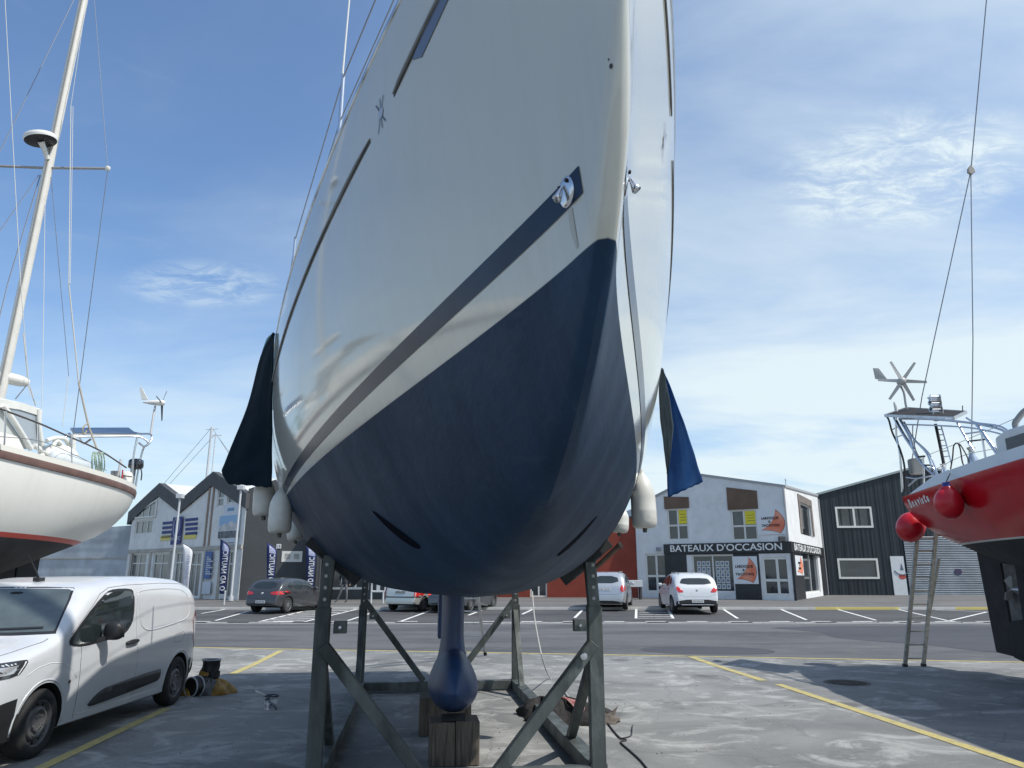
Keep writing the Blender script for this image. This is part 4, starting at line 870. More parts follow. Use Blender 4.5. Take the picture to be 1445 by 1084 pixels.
b = MB(); b.hexa([W(6.38, -.13, .399), W(6.36, .10, .399), W(6.75, .12, .399), W(6.72, -.12, .399), W(6.38, -.13, .405), W(6.36, .10, .408), W(6.75, .12, .405), W(6.72, -.12, .405)])
solo('rubber_mat', b, mat('black_rubber_pad', (.022, .023, .024), .8), 'thin dark rubber sheet between the bulb and the front timber blocks', 'rubber sheet', tuple(W(6.5, 0, .4)))
# ------------------------------------------------------------------ tarpaulins hung from both rails
def cloth(name, Lp, Rp, m, label, nrow=26, ncol=18, wav=.03, fold=3.0, ph=0, thick=.006):
    def ip(Pp, t):
        t *= len(Pp)-1; i = min(int(t), len(Pp)-2); f = t-i
        p0, p1, p2, p3 = Pp[max(i-1, 0)], Pp[i], Pp[i+1], Pp[min(i+2, len(Pp)-1)]
        return .5*((2*p1)+(-p0+p2)*f+(2*p0-5*p1+4*p2-p3)*f*f+(-p0+3*p1-3*p2+p3)*f**3)
    R = []
    for i in range(nrow+1):
        t = i/nrow; a, c = ip(Lp, t), ip(Rp, t); row = []
        for j in range(ncol+1):
            u = j/ncol; p = a.lerp(c, u); wd = wav*min(1, (c-a).length*1.5)
            p = p + Vector((0, wd*sin(u*fold*2*pi+ph+t*1.5)*t**.5+.006*sin(t*23+u*9), .004*sin(31*u+t*3))); row.append(p)
        R.append(row)
    b = MB(); b.grid(R); loc = Lp[0]
    o = solo(name, b, m, label, 'tarpaulin', tuple(loc), smooth=179); md = o.modifiers.new('th', 'SOLIDIFY'); md.thickness = thick; return o
TARP1 = mat('dark_green_blue_tarpaulin', (.004, .014, .024), .85, var=.2, vscale=2.5, bump=.6, bscale=7, spec=.1)
TARP2 = mat('blue_tarpaulin', (.006, .072, .21), .6, var=.25, vscale=3, bump=.7, bscale=9, trans=.45); TARP3 = mat('shaded_fold_tarpaulin', (.045, .07, .085), .6, var=.2, vscale=3, bump=.3, bscale=80)  # last one: less-lit inner fold of the tarpaulin, shade put into its colour
cloth('hanging_tarpaulin', [at(*p) for p in ((385, 469, 6.2), (368, 505, 6.6), (347, 580, 7.0), (318, 650, 7.2), (313, 668, 7.2), (322, 683, 7.15))], [at(*p) for p in ((388, 471, 6.15), (386, 500, 6.25), (384, 570, 6.5), (384, 630, 6.7), (384, 665, 6.75), (384, 688, 6.8))], TARP1, 'dark blue-green tarpaulin hanging from the yacht\'s left rail', fold=1.3, wav=.022)
cloth('hanging_tarpaulin', [at(*p) for p in ((384, 470, 6.4), (374, 485, 6.9), (362, 530, 7.5), (352, 580, 7.7))], [at(*p) for p in ((389, 470, 6.35), (384, 492, 6.8), (374, 535, 7.4), (366, 580, 7.6))], mat('teal_tarpaulin', (.01, .12, .15), .5, trans=.3), 'narrow teal strip of tarpaulin at the left rail, behind the dark one', nrow=12, ncol=4)
cloth('hanging_tarpaulin', [at(*p) for p in ((934, 520, 6.0), (937, 560, 6.2), (939, 610, 6.35), (941, 660, 6.5), (943, 702, 6.55))], [at(*p) for p in ((936, 522, 6.0), (957, 575, 6.3), (973, 620, 6.5), (984, 655, 6.6), (992, 680, 6.65))], TARP2, 'bright blue tarpaulin hanging from the yacht\'s right rail', fold=1.2, wav=.03)
cloth('hanging_tarpaulin', [at(*p) for p in ((932, 519, 5.8), (930, 545, 5.85), (931, 585, 5.95), (936, 625, 6.05), (941, 668, 6.2))], [at(*p) for p in ((935, 520, 5.8), (943, 552, 5.88), (949, 590, 5.98), (950, 612, 6.05), (943, 668, 6.2))], TARP3, 'fold of tarpaulin, coloured dark as its shaded inner side, between the hull and the bright blue one', nrow=20, ncol=8)
# ------------------------------------------------------------------ fenders
FEN = mat('dirty_white_vinyl', (.60, .60, .56), .4, var=.12, vscale=3, dirt=.6, dirtcol=(.32, .31, .27), dscale=4)
def fender(top, bot, r, label, grp):
    top, bot = Vector(top), Vector(bot); d = (bot-top); L_ = d.length; z = -d.normalized(); x = z.orthogonal().normalized(); y = z.cross(x); M = Matrix.Translation(bot) @ Matrix((x, y, z)).transposed().to_4x4()
    root = thing('fender', label, 'fender', tuple(bot), 0, grp); b = MB(); q = []
    prof = [(.001, .012), (r*.5, .0), (r*.80, r*.07), (r*.95, r*.25), (r, r*.55), (r*1.01, L_*.30), (r*1.01, L_*.33), (r*.995, L_*.34), (r*.99, L_*.55), (r*.90, L_*.70), (r*.68, L_*.84), (r*.38, L_*.95), (r*.2, L_), (r*.17, L_+.03), (.001, L_+.035)]
    b.lathe(prof, 24, M); b.build('body', FEN, root, smooth=60)
    b = MB(); b.lathe([(.018, -.035), (.022, -.01), (.018, .01)], 10, M); b.build('valve', mat('dark_vinyl', (.08, .08, .07), .5), root)
    b = MB(); b.tube([M @ Vector((0, 0, L_)), M @ Vector((0, 0, L_+.5)), M @ Vector((0, 0, L_+1.0))], .006, 6); b.build('rope', ROPE, root); return root
gf_ = 'white fenders hanging along the yacht'
fender(at(374, 672, 7.2), at(372, 729, 7.2), .105, 'white fender with rounded bottom below the dark left tarpaulin, outermost', gf_)
fender(at(398, 690, 6.9), at(394, 753, 6.9), .105, 'white dirt-streaked fender tucked against the left side of the navy hull', gf_)
fender(at(418, 728, 8.8), at(417, 763, 8.8), .10, 'small far white fender peeping out under the left bilge', gf_)
fender(at(905, 668, 6.9), at(910, 746, 6.9), .115, 'white fender hanging against the right side of the hull, beside the blue tarpaulin', gf_)
fender(at(876, 716, 8.4), at(874, 752, 8.4), .10, 'far white fender half hidden behind the right bilge', gf_)
# ------------------------------------------------------------------ ladders
def ladder(l0, r0, l1, r1, n, label, rw=.025, m=ALU, grp=None):
    l0, r0, l1, r1 = map(Vector, (l0, r0, l1, r1)); root = thing('ladder', label, 'ladder', tuple((l0+r0)/2), 0, grp)
    for a, c in ((l0, l1), (r0, r1)): b = MB(); b.bar(a, c, rw, rw*2.2, up=(r0-l0)); b.build('rail', m, root); b = MB(); b.bar(a, a.lerp(c, .02), rw*1.5, rw*2.7, up=(r0-l0)); b.build('foot', BLKP, root)
    for i in range(n): t = (i+.6)/n; b = MB(); b.bar(l0.lerp(l1, t), r0.lerp(r1, t), .03, .03); b.build('rung', m, root)
    return root
fl_ = Vector(atg(656, 924)); fr_ = Vector(atg(685, 925))
ladder(fl_, fr_, W(12.62, -.02, 3.6)+Vector((0, .05, 0)), W(12.62, .42, 3.6)+Vector((0, .05, 0)), 13, 'aluminium ladder leaning on the yacht\'s stern, seen right of the keel')
# ------------------------------------------------------------------ cables and the heap by the cradle
CAB = mat('black_cable', (.02, .02, .022), .6)
def ground_line(pxs, z=.012): return [atg(*p)+Vector((0, 0, z)) for p in pxs]
def smooth_pts(P, k=5):
    out = []
    for i in range(len(P)-1):
        p0, p1, p2, p3 = P[max(i-1, 0)], P[i], P[i+1], P[min(i+2, len(P)-1)]
        for j in range(k): f = j/k; out.append(.5*((2*p1)+(-p0+p2)*f+(2*p0-5*p1+4*p2-p3)*f*f+(-p0+3*p1-3*p2+p3)*f**3))
    return out+[P[-1]]
b = MB(); b.tube(smooth_pts(ground_line(((800, 984), (826, 996), (850, 1012), (862, 1028), (874, 1042), (884, 1046), (876, 1049), (890, 1062), (904, 1075), (916, 1090)))), .009, 6)
solo('power_cable', b, CAB, 'black cable snaking on the concrete right of the cradle', 'cable', tuple(atg(884, 1046)))
b = MB(); b.tube(smooth_pts(ground_line(((874, 1044), (890, 1040), (892, 1030), (893, 1025)))), .007, 6); solo('power_cable', b, CAB, 'short curled end of black cable beside the long one', 'cable', tuple(atg(890, 1040)))
p_ = [at(751, 835, 12.2), at(754, 870, 11.9), at(760, 905, 11.6), at(767, 935, 11.5), atg(776, 958)+Vector((0, 0, .02)), atg(792, 972)+Vector((0, 0, .015)), atg(803, 986)+Vector((0, 0, .015))]
b = MB(); b.tube(smooth_pts(p_), .011, 6); solo('power_cable', b, mat('pale_grey_cable', (.42, .43, .42), .6), 'pale grey cable hanging from the stern down to the ground right of the keel', 'cable', tuple(p_[-1]))
def lump(c, rx, ry, rz_, seed, n=18, rough=.28):
    rd = random.Random(seed); ph = [rd.uniform(0, 6.28) for _ in range(8)]; V = []; R = []
    for i in range(n//2+1):
        th_ = pi*.5*i/(n//2); row = []
        for j in range(n+1):
            a = 2*pi*(j % n)/n; k_ = 1+rough*(sin(3*a+ph[0]+2*th_)*.5+sin(5*a+ph[1]-3*th_)*.3+sin(8*a+ph[2]+5*th_)*.2)
            row.append(Vector(c)+Vector((rx*cos(a)*sin(th_)*k_, ry*sin(a)*sin(th_)*k_, max(.004, rz_*cos(th_)*(1+rough*sin(4*a+ph[3])*.5)))))
        R.append(row)
    return R
c0 = atg(800, 1018); heap = thing('rag_heap', 'dark heap of rags, rope and plastic lying right of the cradle beam', 'heap', tuple(c0))
b = MB(); b.grid(lump(c0, .42, .30, .24, 3, 26, .40)); b.grid(lump(c0+Vector((-.30, .38, 0)), .30, .24, .20, 5, 22, .4)); b.grid(lump(c0+Vector((.30, .15, 0)), .25, .2, .16, 6, 22, .4)); b.build('dark_rags', mat('dark_rag', (.02, .018, .018), .9, var=.5, vscale=14, bump=.8, bscale=30), heap, smooth=60)
b = MB(); b.grid(lump(c0+Vector((.36, -.06, 0)), .30, .13, .10, 8, 20, .4)); b.build('brown_rag', mat('brown_rag', (.12, .10, .085), .9, var=.5, vscale=9, bump=.8, bscale=25), heap, smooth=60)
b = MB()
for i in range(5): b.tube(smooth_pts([c0+Vector((-.2+.05*i, .05+.03*i, .22)), c0+Vector((-.05+.04*i, -.08, .29-.01*i)), c0+Vector((.08+.03*i, -.20, .20)), c0+Vector((.13, -.30+.02*i, .08))]), .011, 6)
b.build('red_white_cord', mat('red_white_cord', (.42, .30, .29), .8, var=.6, vscale=30, col2=(.35, .05, .05)), heap)
b = MB(); b.add([c0+Vector(q) for q in ((.42, -.02, .05), (.56, .05, .10), (.66, .10, .17), (.56, -.08, .03))], [(0, 1, 2, 3)]); b.build('stiff_rag_corner', mat('brown_rag', (.12, .10, .085), .9), heap)
# ------------------------------------------------------------------ paint pot with roller, and the yellow-black waterproofs
c0 = atg(382, 1001); pot = thing('paint_pot', 'small white paint pot with dark drips and a roller handle, on the open concrete', 'paint pot', tuple(c0))
b = MB(); b.lathe([(0, .0), (.085, .0), (.095, .17), (.089, .17), (.08, .02), (0, .02)], 20, Matrix.Translation(c0)); b.build('pot', mat('paint_splashed_white', (.60, .62, .64), .5, var=.9, vscale=14, col2=(.03, .04, .07), detail=3), pot, smooth=40)
b = MB(); b.lathe([(.084, .165), (.100, .165), (.100, .180), (.084, .180)], 20, Matrix.Translation(c0), close=True); b.build('rim', mat('navy_paint_rim', (.015, .02, .045), .4), pot)
b = MB(); b.tube([c0+Vector((-.05, 0, .12)), c0+Vector((-.09, -.01, .18)), c0+Vector((-.22, -.03, .235))], [.008, .014, .018], 8); b.build('roller_handle', FEN, pot, smooth=50)
c0 = atg(290, 978); wp = thing('work_waterproofs', 'crumpled yellow and black waterproof trousers and boots dropped behind the van wheel', 'work clothes', tuple(c0))
YC = mat('mustard_pvc', (.30, .17, .018), .55, var=.45, vscale=6, bump=.6, bscale=14, col2=(.14, .08, .015)); BC = mat('black_pvc', (.012, .012, .015), .5, var=.3, vscale=8, bump=.4, bscale=16); WC = mat('pale_cuff', (.38, .40, .44), .6)
def sleeve(pts, rs, seed, hollow=True):
    rd = random.Random(seed); pts = [Vector(p) for p in pts]; n = 20; k_ = len(pts); R = []
    pr = None; ph = rd.uniform(0, 6)
    for i, p in enumerate(pts):
        d = (pts[min(i+1, k_-1)]-pts[max(i-1, 0)]).normalized()
        if pr is None: pr = d.orthogonal().normalized()
        else: pr = (pr-d*pr.dot(d)).normalized()
        q = d.cross(pr); R.append([p+(pr*cos(2*pi*j/n)+q*sin(2*pi*j/n))*rs[i]*(1+.07*sin(3*2*pi*j/n+ph+i*1.1)+.05*sin(5*2*pi*j/n-i*2)) for j in range(n)]+[])
    R = [r+[r[0]] for r in R]; return R
up1 = [c0+Vector((.0+.02*i*.3, .02, .10+.055*i)) for i in range(8)]
b = MB(); b.grid(sleeve(up1[:5], [.17, .165, .15, .145, .135], 1)); b.build('yellow_leg', YC, wp, smooth=60)
b = MB(); b.grid(sleeve([p+Vector((.07, -.03, 0)) for p in up1[1:5]], [.09, .10, .10, .10], 2)); b.grid(sleeve(up1[4:], [.135, .13, .13, .135], 3)); b.build('black_leg', BC, wp, smooth=60)
b = MB(); b.tube([up1[-1]+Vector((.132*cos(2*pi*i/20), .132*sin(2*pi*i/20), .0)) for i in range(21)], .011, 6); b.build('cuff', WC, wp, smooth=60)
b = MB(); b.lathe([(0, .43), (.128, .43)], 20, Matrix.Translation(c0+Vector((.04, .02, 0)))); b.build('cuff_opening', DARK, wp)
q0 = c0+Vector((-.10, -.34, .13)); q1 = c0+Vector((.05, -.02, .12)); lay = [q0.lerp(q1, i/4) for i in range(5)]
b = MB(); b.grid(sleeve(lay, [.135, .14, .145, .15, .13], 6)); b.build('black_leg', BC, wp, smooth=60)
dq = (q1-q0).normalized(); xq = dq.orthogonal().normalized(); yq = dq.cross(xq)
b = MB(); b.tube([q0+xq*.137*cos(2*pi*i/20)+yq*.137*sin(2*pi*i/20) for i in range(21)], .012, 6); b.tube([q0+dq*.12+xq*.15*cos(2*pi*i/20)+yq*.15*sin(2*pi*i/20) for i in range(21)], .012, 6); b.build('cuff', WC, wp, smooth=60)
b = MB(); b.add([q0+dq*.02]+[q0+dq*.02+xq*.13*cos(2*pi*i/16)+yq*.13*sin(2*pi*i/16) for i in range(16)], [(0, i+1, (i+1) % 16+1) for i in range(16)]); b.build('cuff_opening', DARK, wp)
b = MB(); b.grid(lump(c0+Vector((.22, -.05, 0)), .24, .22, .19, 12, 24, .25)); b.grid(lump(c0+Vector((-.22, -.12, 0)), .17, .22, .17, 14, 22, .3)); b.build('yellow_folds', YC, wp, smooth=60)
b = MB(); b.grid(lump(c0+Vector((.10, -.16, 0)), .20, .14, .20, 15, 22, .3)); b.build('grey_folds', mat('grey_pvc', (.10, .105, .11), .6, var=.4, vscale=9, bump=.5, bscale=20), wp, smooth=60)
# ------------------------------------------------------------------ vehicles
def lerp_tab(T, x):
    if x <= T[0][0]: return T[0][1]
    for (a, p), (b_, q) in zip(T, T[1:]):
        if x <= b_:
            return p+(q-p)*(x-a)/(b_-a)
    return T[-1][1]
def smooth_tab(T, x, h=.05): return (lerp_tab(T, x-h)+2*lerp_tab(T, x)+lerp_tab(T, x+h))/4
def side_polys(P): return P
def make_car(name, label, cat, c, loc, rz, paint, group=None):
    root = thing(name, label, cat, loc, rz, group); L_ = c['L']; Wd = c['W']/2
    st = [0, .015, .04, .08, .13, .19]; n = c.get('ns', 46); st += [.25+(L_-.50)*i/n for i in range(n+1)]; st += [L_-.19, L_-.13, L_-.08, L_-.045, L_-.02, L_]
    rows = []
    for t in st:
        zt = smooth_tab(c['top'], t, .03 if .1 < t < L_-.1 else .005); w_ = Wd*smooth_tab(c['plan'], t, .04 if .1 < t < L_-.1 else .0); zb = lerp_tab(c['bot'], t)
        bl = min(lerp_tab(c['belt'], t), zb+(zt-zb)*.80); ne = lerp_tab(c['sq'], t); H = zt-bl; up = []
        for a in [0, .08, .17, .27, .38, .5, .6, .68, .75, .82, .88, .94, 1]:
            ph = a*pi/2; yy = w_*.985*max(0, cos(ph))**(2/ne); zz = bl+H*max(0, sin(ph))**(2/ne); yy *= 1-c['tum']*max(0, zz-lerp_tab(c['belt'], t))
            up.append((yy, zz))
        lo = [(0, zb), (w_*.6, zb), (w_*.9, zb), (w_*.955, zb+.03), (w_*.975, zb+.12*(bl-zb)/.6), (w_*.99, zb+(bl-zb)*.4), (w_*1.0, zb+(bl-zb)*.62), (w_*.997, zb+(bl-zb)*.85)]
        half = lo+up; rows.append([Vector((x, t, z)) for x, z in half]+[Vector((-x, t, z)) for x, z in half[-2:0:-1]])
    rows = [r+[r[0]] for r in rows]
    b = MB(); b.grid(rows); k_ = len(rows[0]); b.f.append(tuple(range(k_-1))); b.m.append(0); b.f.append(tuple((len(rows)-1)*k_+j for j in range(k_-1))[::-1]); b.m.append(0)
    body = b.build('body', [paint, BLKP, DARK], root, local=True)
    bv = bvh_of(body)
    R = c['R']
    cut = MB()
    for t in c['axles']:
        for sd in (-1, 1):
            M = Matrix.Translation((sd*(Wd+.1), t, R)) @ Matrix.Rotation(radians(-90*sd), 4, 'Y'); cut.lathe([(0, 0), (R*1.16, 0), (R*1.16, .42), (0, .42)], 36, M)
    co = cut.build('cut', DARK, root, local=True)
    md = body.modifiers.new('b', 'BOOLEAN'); md.operation = 'DIFFERENCE'; md.object = co; md.solver = 'EXACT'
    co.data.materials.clear(); co.data.materials.append(DARK)
    dg = bpy.context.evaluated_depsgraph_get(); nm = bpy.data.meshes.new_from_object(body.evaluated_get(dg)); body.modifiers.clear(); body.data = nm; bpy.data.objects.remove(co)
    nm.materials.clear()
    for q in (paint, BLKP, DARK): nm.materials.append(q)
    for p in nm.polygons:
        ce = p.center; p.use_smooth = True; p.material_index = 0
        for t in c['axles']:
            d = sqrt((ce.y-t)**2+(ce.z-R)**2)
            if d < R*1.163 and (abs(ce.x) < Wd-.40 or d > R*1.13) and abs(p.normal.dot(Vector((0, (ce.y-t), (ce.z-R))).normalized())) > .6 and abs(ce.x) < Wd+.02: p.material_index = 2
            if abs(abs(ce.x)-(Wd-.32)) < .02 and d < R*1.17: p.material_index = 2
        if ce.z < c.get('blackbelow', .3): p.material_index = 1 if p.material_index == 0 else 2
        if 'blackfront' in c and ce.y < c['blackfront'][0] and ce.z < c['blackfront'][1]+.5*max(0, .0) and p.material_index == 0: p.material_index = 1
        if 'blackrear' in c and ce.y > L_-c['blackrear'][0] and ce.z < c['blackrear'][1] and p.material_index == 0: p.material_index = 1
    nm.set_sharp_from_angle(angle=radians(38))
    def dec(nm_, poly, view, off, m, step=.06, parent=root, sd=1, label=None):
        V2, Fc = fill2d(poly, step)
        if view == 'side': Of = lambda u, v: Vector((sd*3, u, v)); D = Vector((-sd, 0, 0))
        elif view == 'front': Of = lambda u, v: Vector((u, -3, v)); D = Vector((0, 1, 0))
        elif view == 'top': Of = lambda u, v: Vector((u, v, 4)); D = Vector((0, 0, -1))
        else: Of = lambda u, v: Vector((u, L_+3, v)); D = Vector((0, -1, 0))
        b = MB(); b.add(project(bv, V2, Of, D, off), Fc); o = b.build(nm_, m, parent, local=True, fix=False, smooth=179)
        if label: o['label'] = label
        return o
    def seam(nm_, pts, view, r=.004, m=DARK, parent=root, sd=1, off=-.001):
        Q = []
        for (p, q) in zip(pts, pts[1:]):
            k2 = max(1, int(sqrt((p[0]-q[0])**2+(p[1]-q[1])**2)/.06)); Q += [(p[0]+(q[0]-p[0])*i/k2, p[1]+(q[1]-p[1])*i/k2) for i in range(k2)]
        Q.append(pts[-1])
        if view == 'side': Of = lambda u, v: Vector((sd*3, u, v)); D = Vector((-sd, 0, 0))
        elif view == 'front': Of = lambda u, v: Vector((u, -3, v)); D = Vector((0, 1, 0))
        elif view == 'top': Of = lambda u, v: Vector((u, v, 4)); D = Vector((0, 0, -1))
        else: Of = lambda u, v: Vector((u, L_+3, v)); D = Vector((0, -1, 0))
        b = MB(); b.tube(project(bv, Q, Of, D, off), r, 6); return b.build(nm_, m, parent, local=True, smooth=179)
    for t in c['axles']:
        for sd in (-1, 1):
            M = Matrix.Translation((sd*(Wd-.015), t, R)) @ Matrix.Rotation(radians(90*sd), 4, 'Y'); b = MB(); tw = c.get('tw', .2)
            b.lathe([(R*.66, -tw), (R*.93, -tw), (R*.99, -tw*.85), (R, -tw*.5), (R*.995, -tw*.15), (R*.95, -.01), (R*.86, .006), (R*.70, .0), (R*.66, -.012)], 40, M, close=True); wh_ = b.build('wheel', RUB, root, local=True, smooth=40)
            b = MB(); rr = R*.665
            if c.get('steel'):
                b.lathe([(rr, -.01), (rr*.96, -.012), (rr*.9, -.045), (rr*.80, -.05), (rr*.70, -.018), (rr*.58, -.010), (rr*.50, -.03), (rr*.42, -.032), (rr*.36, -.014), (rr*.28, -.010), (rr*.24, -.016), (0, -.014)], 36, M)
                rim = b.build('rim', STEELRIM, wh_, local=True, smooth=30); b = MB()
                for i in range(12):
                    a = 2*pi*i/12; b.box((-.02, -.013, -.002), (.02, .013, .004), M @ Matrix.Rotation(a, 4, 'Z') @ Matrix.Translation((rr*.80, 0, -.046)) )
                b.build('vent_hole', DARK, rim, local=True)
                b = MB()
                for i in range(5): a = 2*pi*i/5; b.lathe([(0, .012), (.011, .010), (.012, 0)], 6, M @ Matrix.Translation((rr*.36*cos(a), rr*.36*sin(a), -.014)))
                b.build('wheel_nut', mat('dull_nut', (.3, .3, .3), .4, metal=.8), rim, local=True)
            else:
                b.lathe([(rr, -.01), (rr*.95, -.005), (rr*.92, -.05), (rr*.88, -.09), (0, -.10)], 30, M); rim = b.build('rim', DARK if not c.get('silverrim') else STEELRIM, wh_, local=True, smooth=30); b = MB()
                for i in range(c.get('spokes', 10)):
                    a = 2*pi*i/c.get('spokes', 10); M2 = M @ Matrix.Rotation(a, 4, 'Z'); b.hexa([M2 @ Vector(q) for q in ((rr*.12, -.022, -.03), (rr*.97, -.012, -.03), (rr*.97, .012, -.03), (rr*.12, .022, -.03), (rr*.12, -.02, -.012), (rr*.97, -.012, -.008), (rr*.97, .012, -.008), (rr*.12, .02, -.012))])
                b.lathe([(rr*1.0, -.01), (rr*.98, .0), (rr*.93, -.006), (rr*.93, -.03)], 30, M); b.lathe([(rr*.24, -.03), (rr*.22, -.008), (0, -.005)], 16, M); b.build('spokes', RIM, rim, local=True, smooth=30)
    return root, dec, seam, bv
def rbox(b, c_, s, M=None, k=.3):      # rounded block through a lathe-like loft
    R = []
    for i in range(9):
        t = -1+2*i/8; q = (1-abs(t)**3.2)**.42 if abs(t) < 1 else .001; R.append([Vector(c_)+Vector((s[0]*t, s[1]*q*math.copysign(abs(cos(a))**.6, cos(a)), s[2]*q*math.copysign(abs(sin(a))**.6, sin(a)))) for a in [2*pi*j/16 for j in range(17)]])
    b.grid(R)
VAN = dict(L=4.74, W=1.85, R=.325, axles=(.93, 4.06), tw=.2, steel=1, tum=.085, ns=60, blackbelow=.20,
    top=[(0, .55), (.02, .72), (.06, .84), (.16, .93), (.4, 1.0), (1.0, 1.13), (1.12, 1.17), (1.66, 1.62), (1.85, 1.675), (2.4, 1.735), (3.4, 1.75), (4.1, 1.72), (4.42, 1.66), (4.56, 1.58), (4.66, 1.30), (4.72, .8), (4.74, .55)],
    plan=[(0, .72), (.05, .82), (.13, .89), (.3, .95), (.6, .985), (1.0, 1), (4.0, 1), (4.4, .985), (4.6, .955), (4.74, .90)],
    bot=[(0, .28), (.3, .20), (4.4, .20), (4.74, .32)], belt=[(0, .62), (.15, .80), (.6, .93), (1.2, 1.02), (1.8, 1.05), (4.74, 1.08)], sq=[(0, 3.2), (.5, 3.6), (1.0, 4.5), (1.3, 6.5), (3.0, 7), (4.74, 6)], blackfront=(.56, .60), blackrear=(.3, .5))
def finish_van(root, dec, seam, bv, detail=True):
    for sd in (1, -1):
        win = smooth_poly([(1.27, 1.055), (1.42, 1.025), (1.70, 1.03), (2.35, 1.08), (2.50, 1.14), (2.60, 1.25), (2.60, 1.545), (2.54, 1.57), (2.2, 1.57), (2.03, 1.54), (1.75, 1.40), (1.42, 1.17)], 1)
        big = smooth_poly([(1.22, 1.05), (1.40, 1.0), (1.72, 1.0), (2.38, 1.05), (2.54, 1.12), (2.64, 1.24), (2.64, 1.56), (2.56, 1.60), (2.2, 1.60), (2.01, 1.57), (1.72, 1.43), (1.37, 1.18)], 1)
        dec('window_seal', big, 'side', .002, BLKP, sd=sd); dec('side_window', win, 'side', .004, GLS, sd=sd)
        tr = smooth_poly([(1.79, .345), (1.86, .40), (2.02, .475), (2.2, .50), (3.44, .55), (3.50, .53), (3.50, .43), (3.42, .395), (1.95, .335)], 1)
        tb = dec('side_trim', tr, 'side', .018, BLKP, sd=sd); md = tb.modifiers.new('t', 'SOLIDIFY'); md.thickness = .02; md.offset = -1
        cp = smooth_poly([(2.72, 1.52), (2.80, 1.575), (3.6, 1.59), (4.10, 1.56), (4.28, 1.44), (4.36, 1.24), (4.22, 1.15), (3.95, 1.12), (3.2, 1.06), (2.95, 1.08), (2.80, 1.17)], 2)
        seam('panel_crease', cp+[cp[0]], 'side', .016, CARW, sd=sd, off=-.010)
        seam('door_gap', [(1.50, 1.0), (1.515, .8), (1.54, .55), (1.555, .26)], 'side', .0035, sd=sd)
        seam('door_gap', [(2.72, 1.60), (2.70, 1.3), (2.72, 1.05), (2.80, .80), (2.82, .5), (2.82, .26)], 'side', .0025, mat('grey_gap', (.18, .18, .19), .7), sd=sd)
        seam('sill_crease', [(1.6, .29), (3.55, .29)], 'side', .006, CARW, sd=sd, off=-.003)
        seam('roof_gutter', [(1.30, 1.14), (1.60, 1.36), (1.86, 1.545), (2.1, 1.615), (2.5, 1.64), (3.4, 1.655), (4.1, 1.64), (4.4, 1.58)], 'side', .005, mat('grey_gap', (.18, .18, .19), .7), sd=sd)
        fp = [(3.95+.13*cos(a), .90+.07*sin(a)) for a in [2*pi*i/18 for i in range(19)]]; fp = [(3.80, .86), (3.86, .96), (4.12, .98), (4.16, .94), (4.08, .85), (3.80, .86)]
        seam('fuel_flap', fp, 'side', .003, mat('grey_gap', (.18, .18, .19), .7), sd=sd)
        h = dec('door_handle', smooth_poly([(2.46, .925), (2.46, .975), (2.74, .99), (2.76, .94)], 2), 'side', .03, BLKP, .03, sd=sd); md = h.modifiers.new('t', 'SOLIDIFY'); md.thickness = .03; md.offset = -1
        dec('side_repeater', [(1.34+.022*cos(2*pi*i/12), .66+.02*sin(2*pi*i/12)) for i in range(12)], 'side', .006, mat('dark_amber', (.08, .04, .02), .3), .03, sd=sd)
        # flared arches
        for t0, a0, a1 in ((.93, -8, 188), (4.06, -8, 188)):
            seam('arch_flare', [(t0-.405*cos(radians(a)), .325+.405*sin(radians(a))) for a in [a0+(a1-a0)*i/20 for i in range(21)]], 'side', .014, CARW, sd=sd, off=-.006)
        seam('wing_crease', [(.62, .80), (.78, .86), (.98, .885), (1.2, .86), (1.38, .77), (1.47, .68)], 'side', .010, CARW, sd=sd, off=-.007)
        # mirror
        b = MB(); rbox(b, (sd*1.045, 1.90, 1.135), (.115, .075, .10)); b.bar((sd*.88, 1.80, 1.03), (sd*1.0, 1.88, 1.07), .06, .05); mr = b.build('mirror', BLKP, root, local=True, smooth=50)
        b = MB(); b.box((sd*.955, 1.968, 1.06), (sd*1.135, 1.976, 1.21)); b.build('mirror_glass', mat('mirror_silver', (.5, .53, .55), .05, metal=1), mr, local=True)
        # headlight wraps the corner
        hl_ = dec('headlight', smooth_poly([(.16, .93), (.57, .955), (.63, .95), (.58, .88), (.50, .815), (.10, .80)], 1), 'side', .006, mat('headlight_housing', (.03, .032, .036), .08, coat=1), .04, sd=sd)
        dec('headlight_lamp', [(.22, .83), (.44, .845), (.50, .91), (.26, .90)], 'side', .009, LENS, .04, hl_, sd=sd)
        dec('fog_lamp_recess', smooth_poly([(.05, .40), (.05, .55), (.30, .56), (.36, .42)], 1), 'side', .004, DARK, .04, sd=sd)
        dec('headlight_strip', [(.50, .83), (.60, .935), (.585, .94), (.485, .83)], 'side', .0095, mat('bright_lens', (.7, .72, .75), .2), .03, hl_, sd=sd)
    dec('windscreen_seal', smooth_poly([(-.83, 1.145), (.83, 1.145), (.80, 1.20), (.665, 1.60), (.6, 1.63), (-.6, 1.63), (-.665, 1.60), (-.80, 1.20)], 1), 'front', .002, BLKP, .05)
    ws = dec('windscreen', smooth_poly([(-.79, 1.17), (.79, 1.17), (.775, 1.22), (.645, 1.585), (.58, 1.61), (-.58, 1.61), (-.645, 1.585), (-.775, 1.22)], 1), 'front', .004, mat('windscreen_glass', (.10, .125, .13), .05, spec=1, var=.35, vscale=1.3), .05)
    dec('interior_mirror', smooth_poly([(-.02, 1.55), (.12, 1.55), (.12, 1.575), (-.02, 1.575)], 1), 'front', .006, DARK, .03, ws)
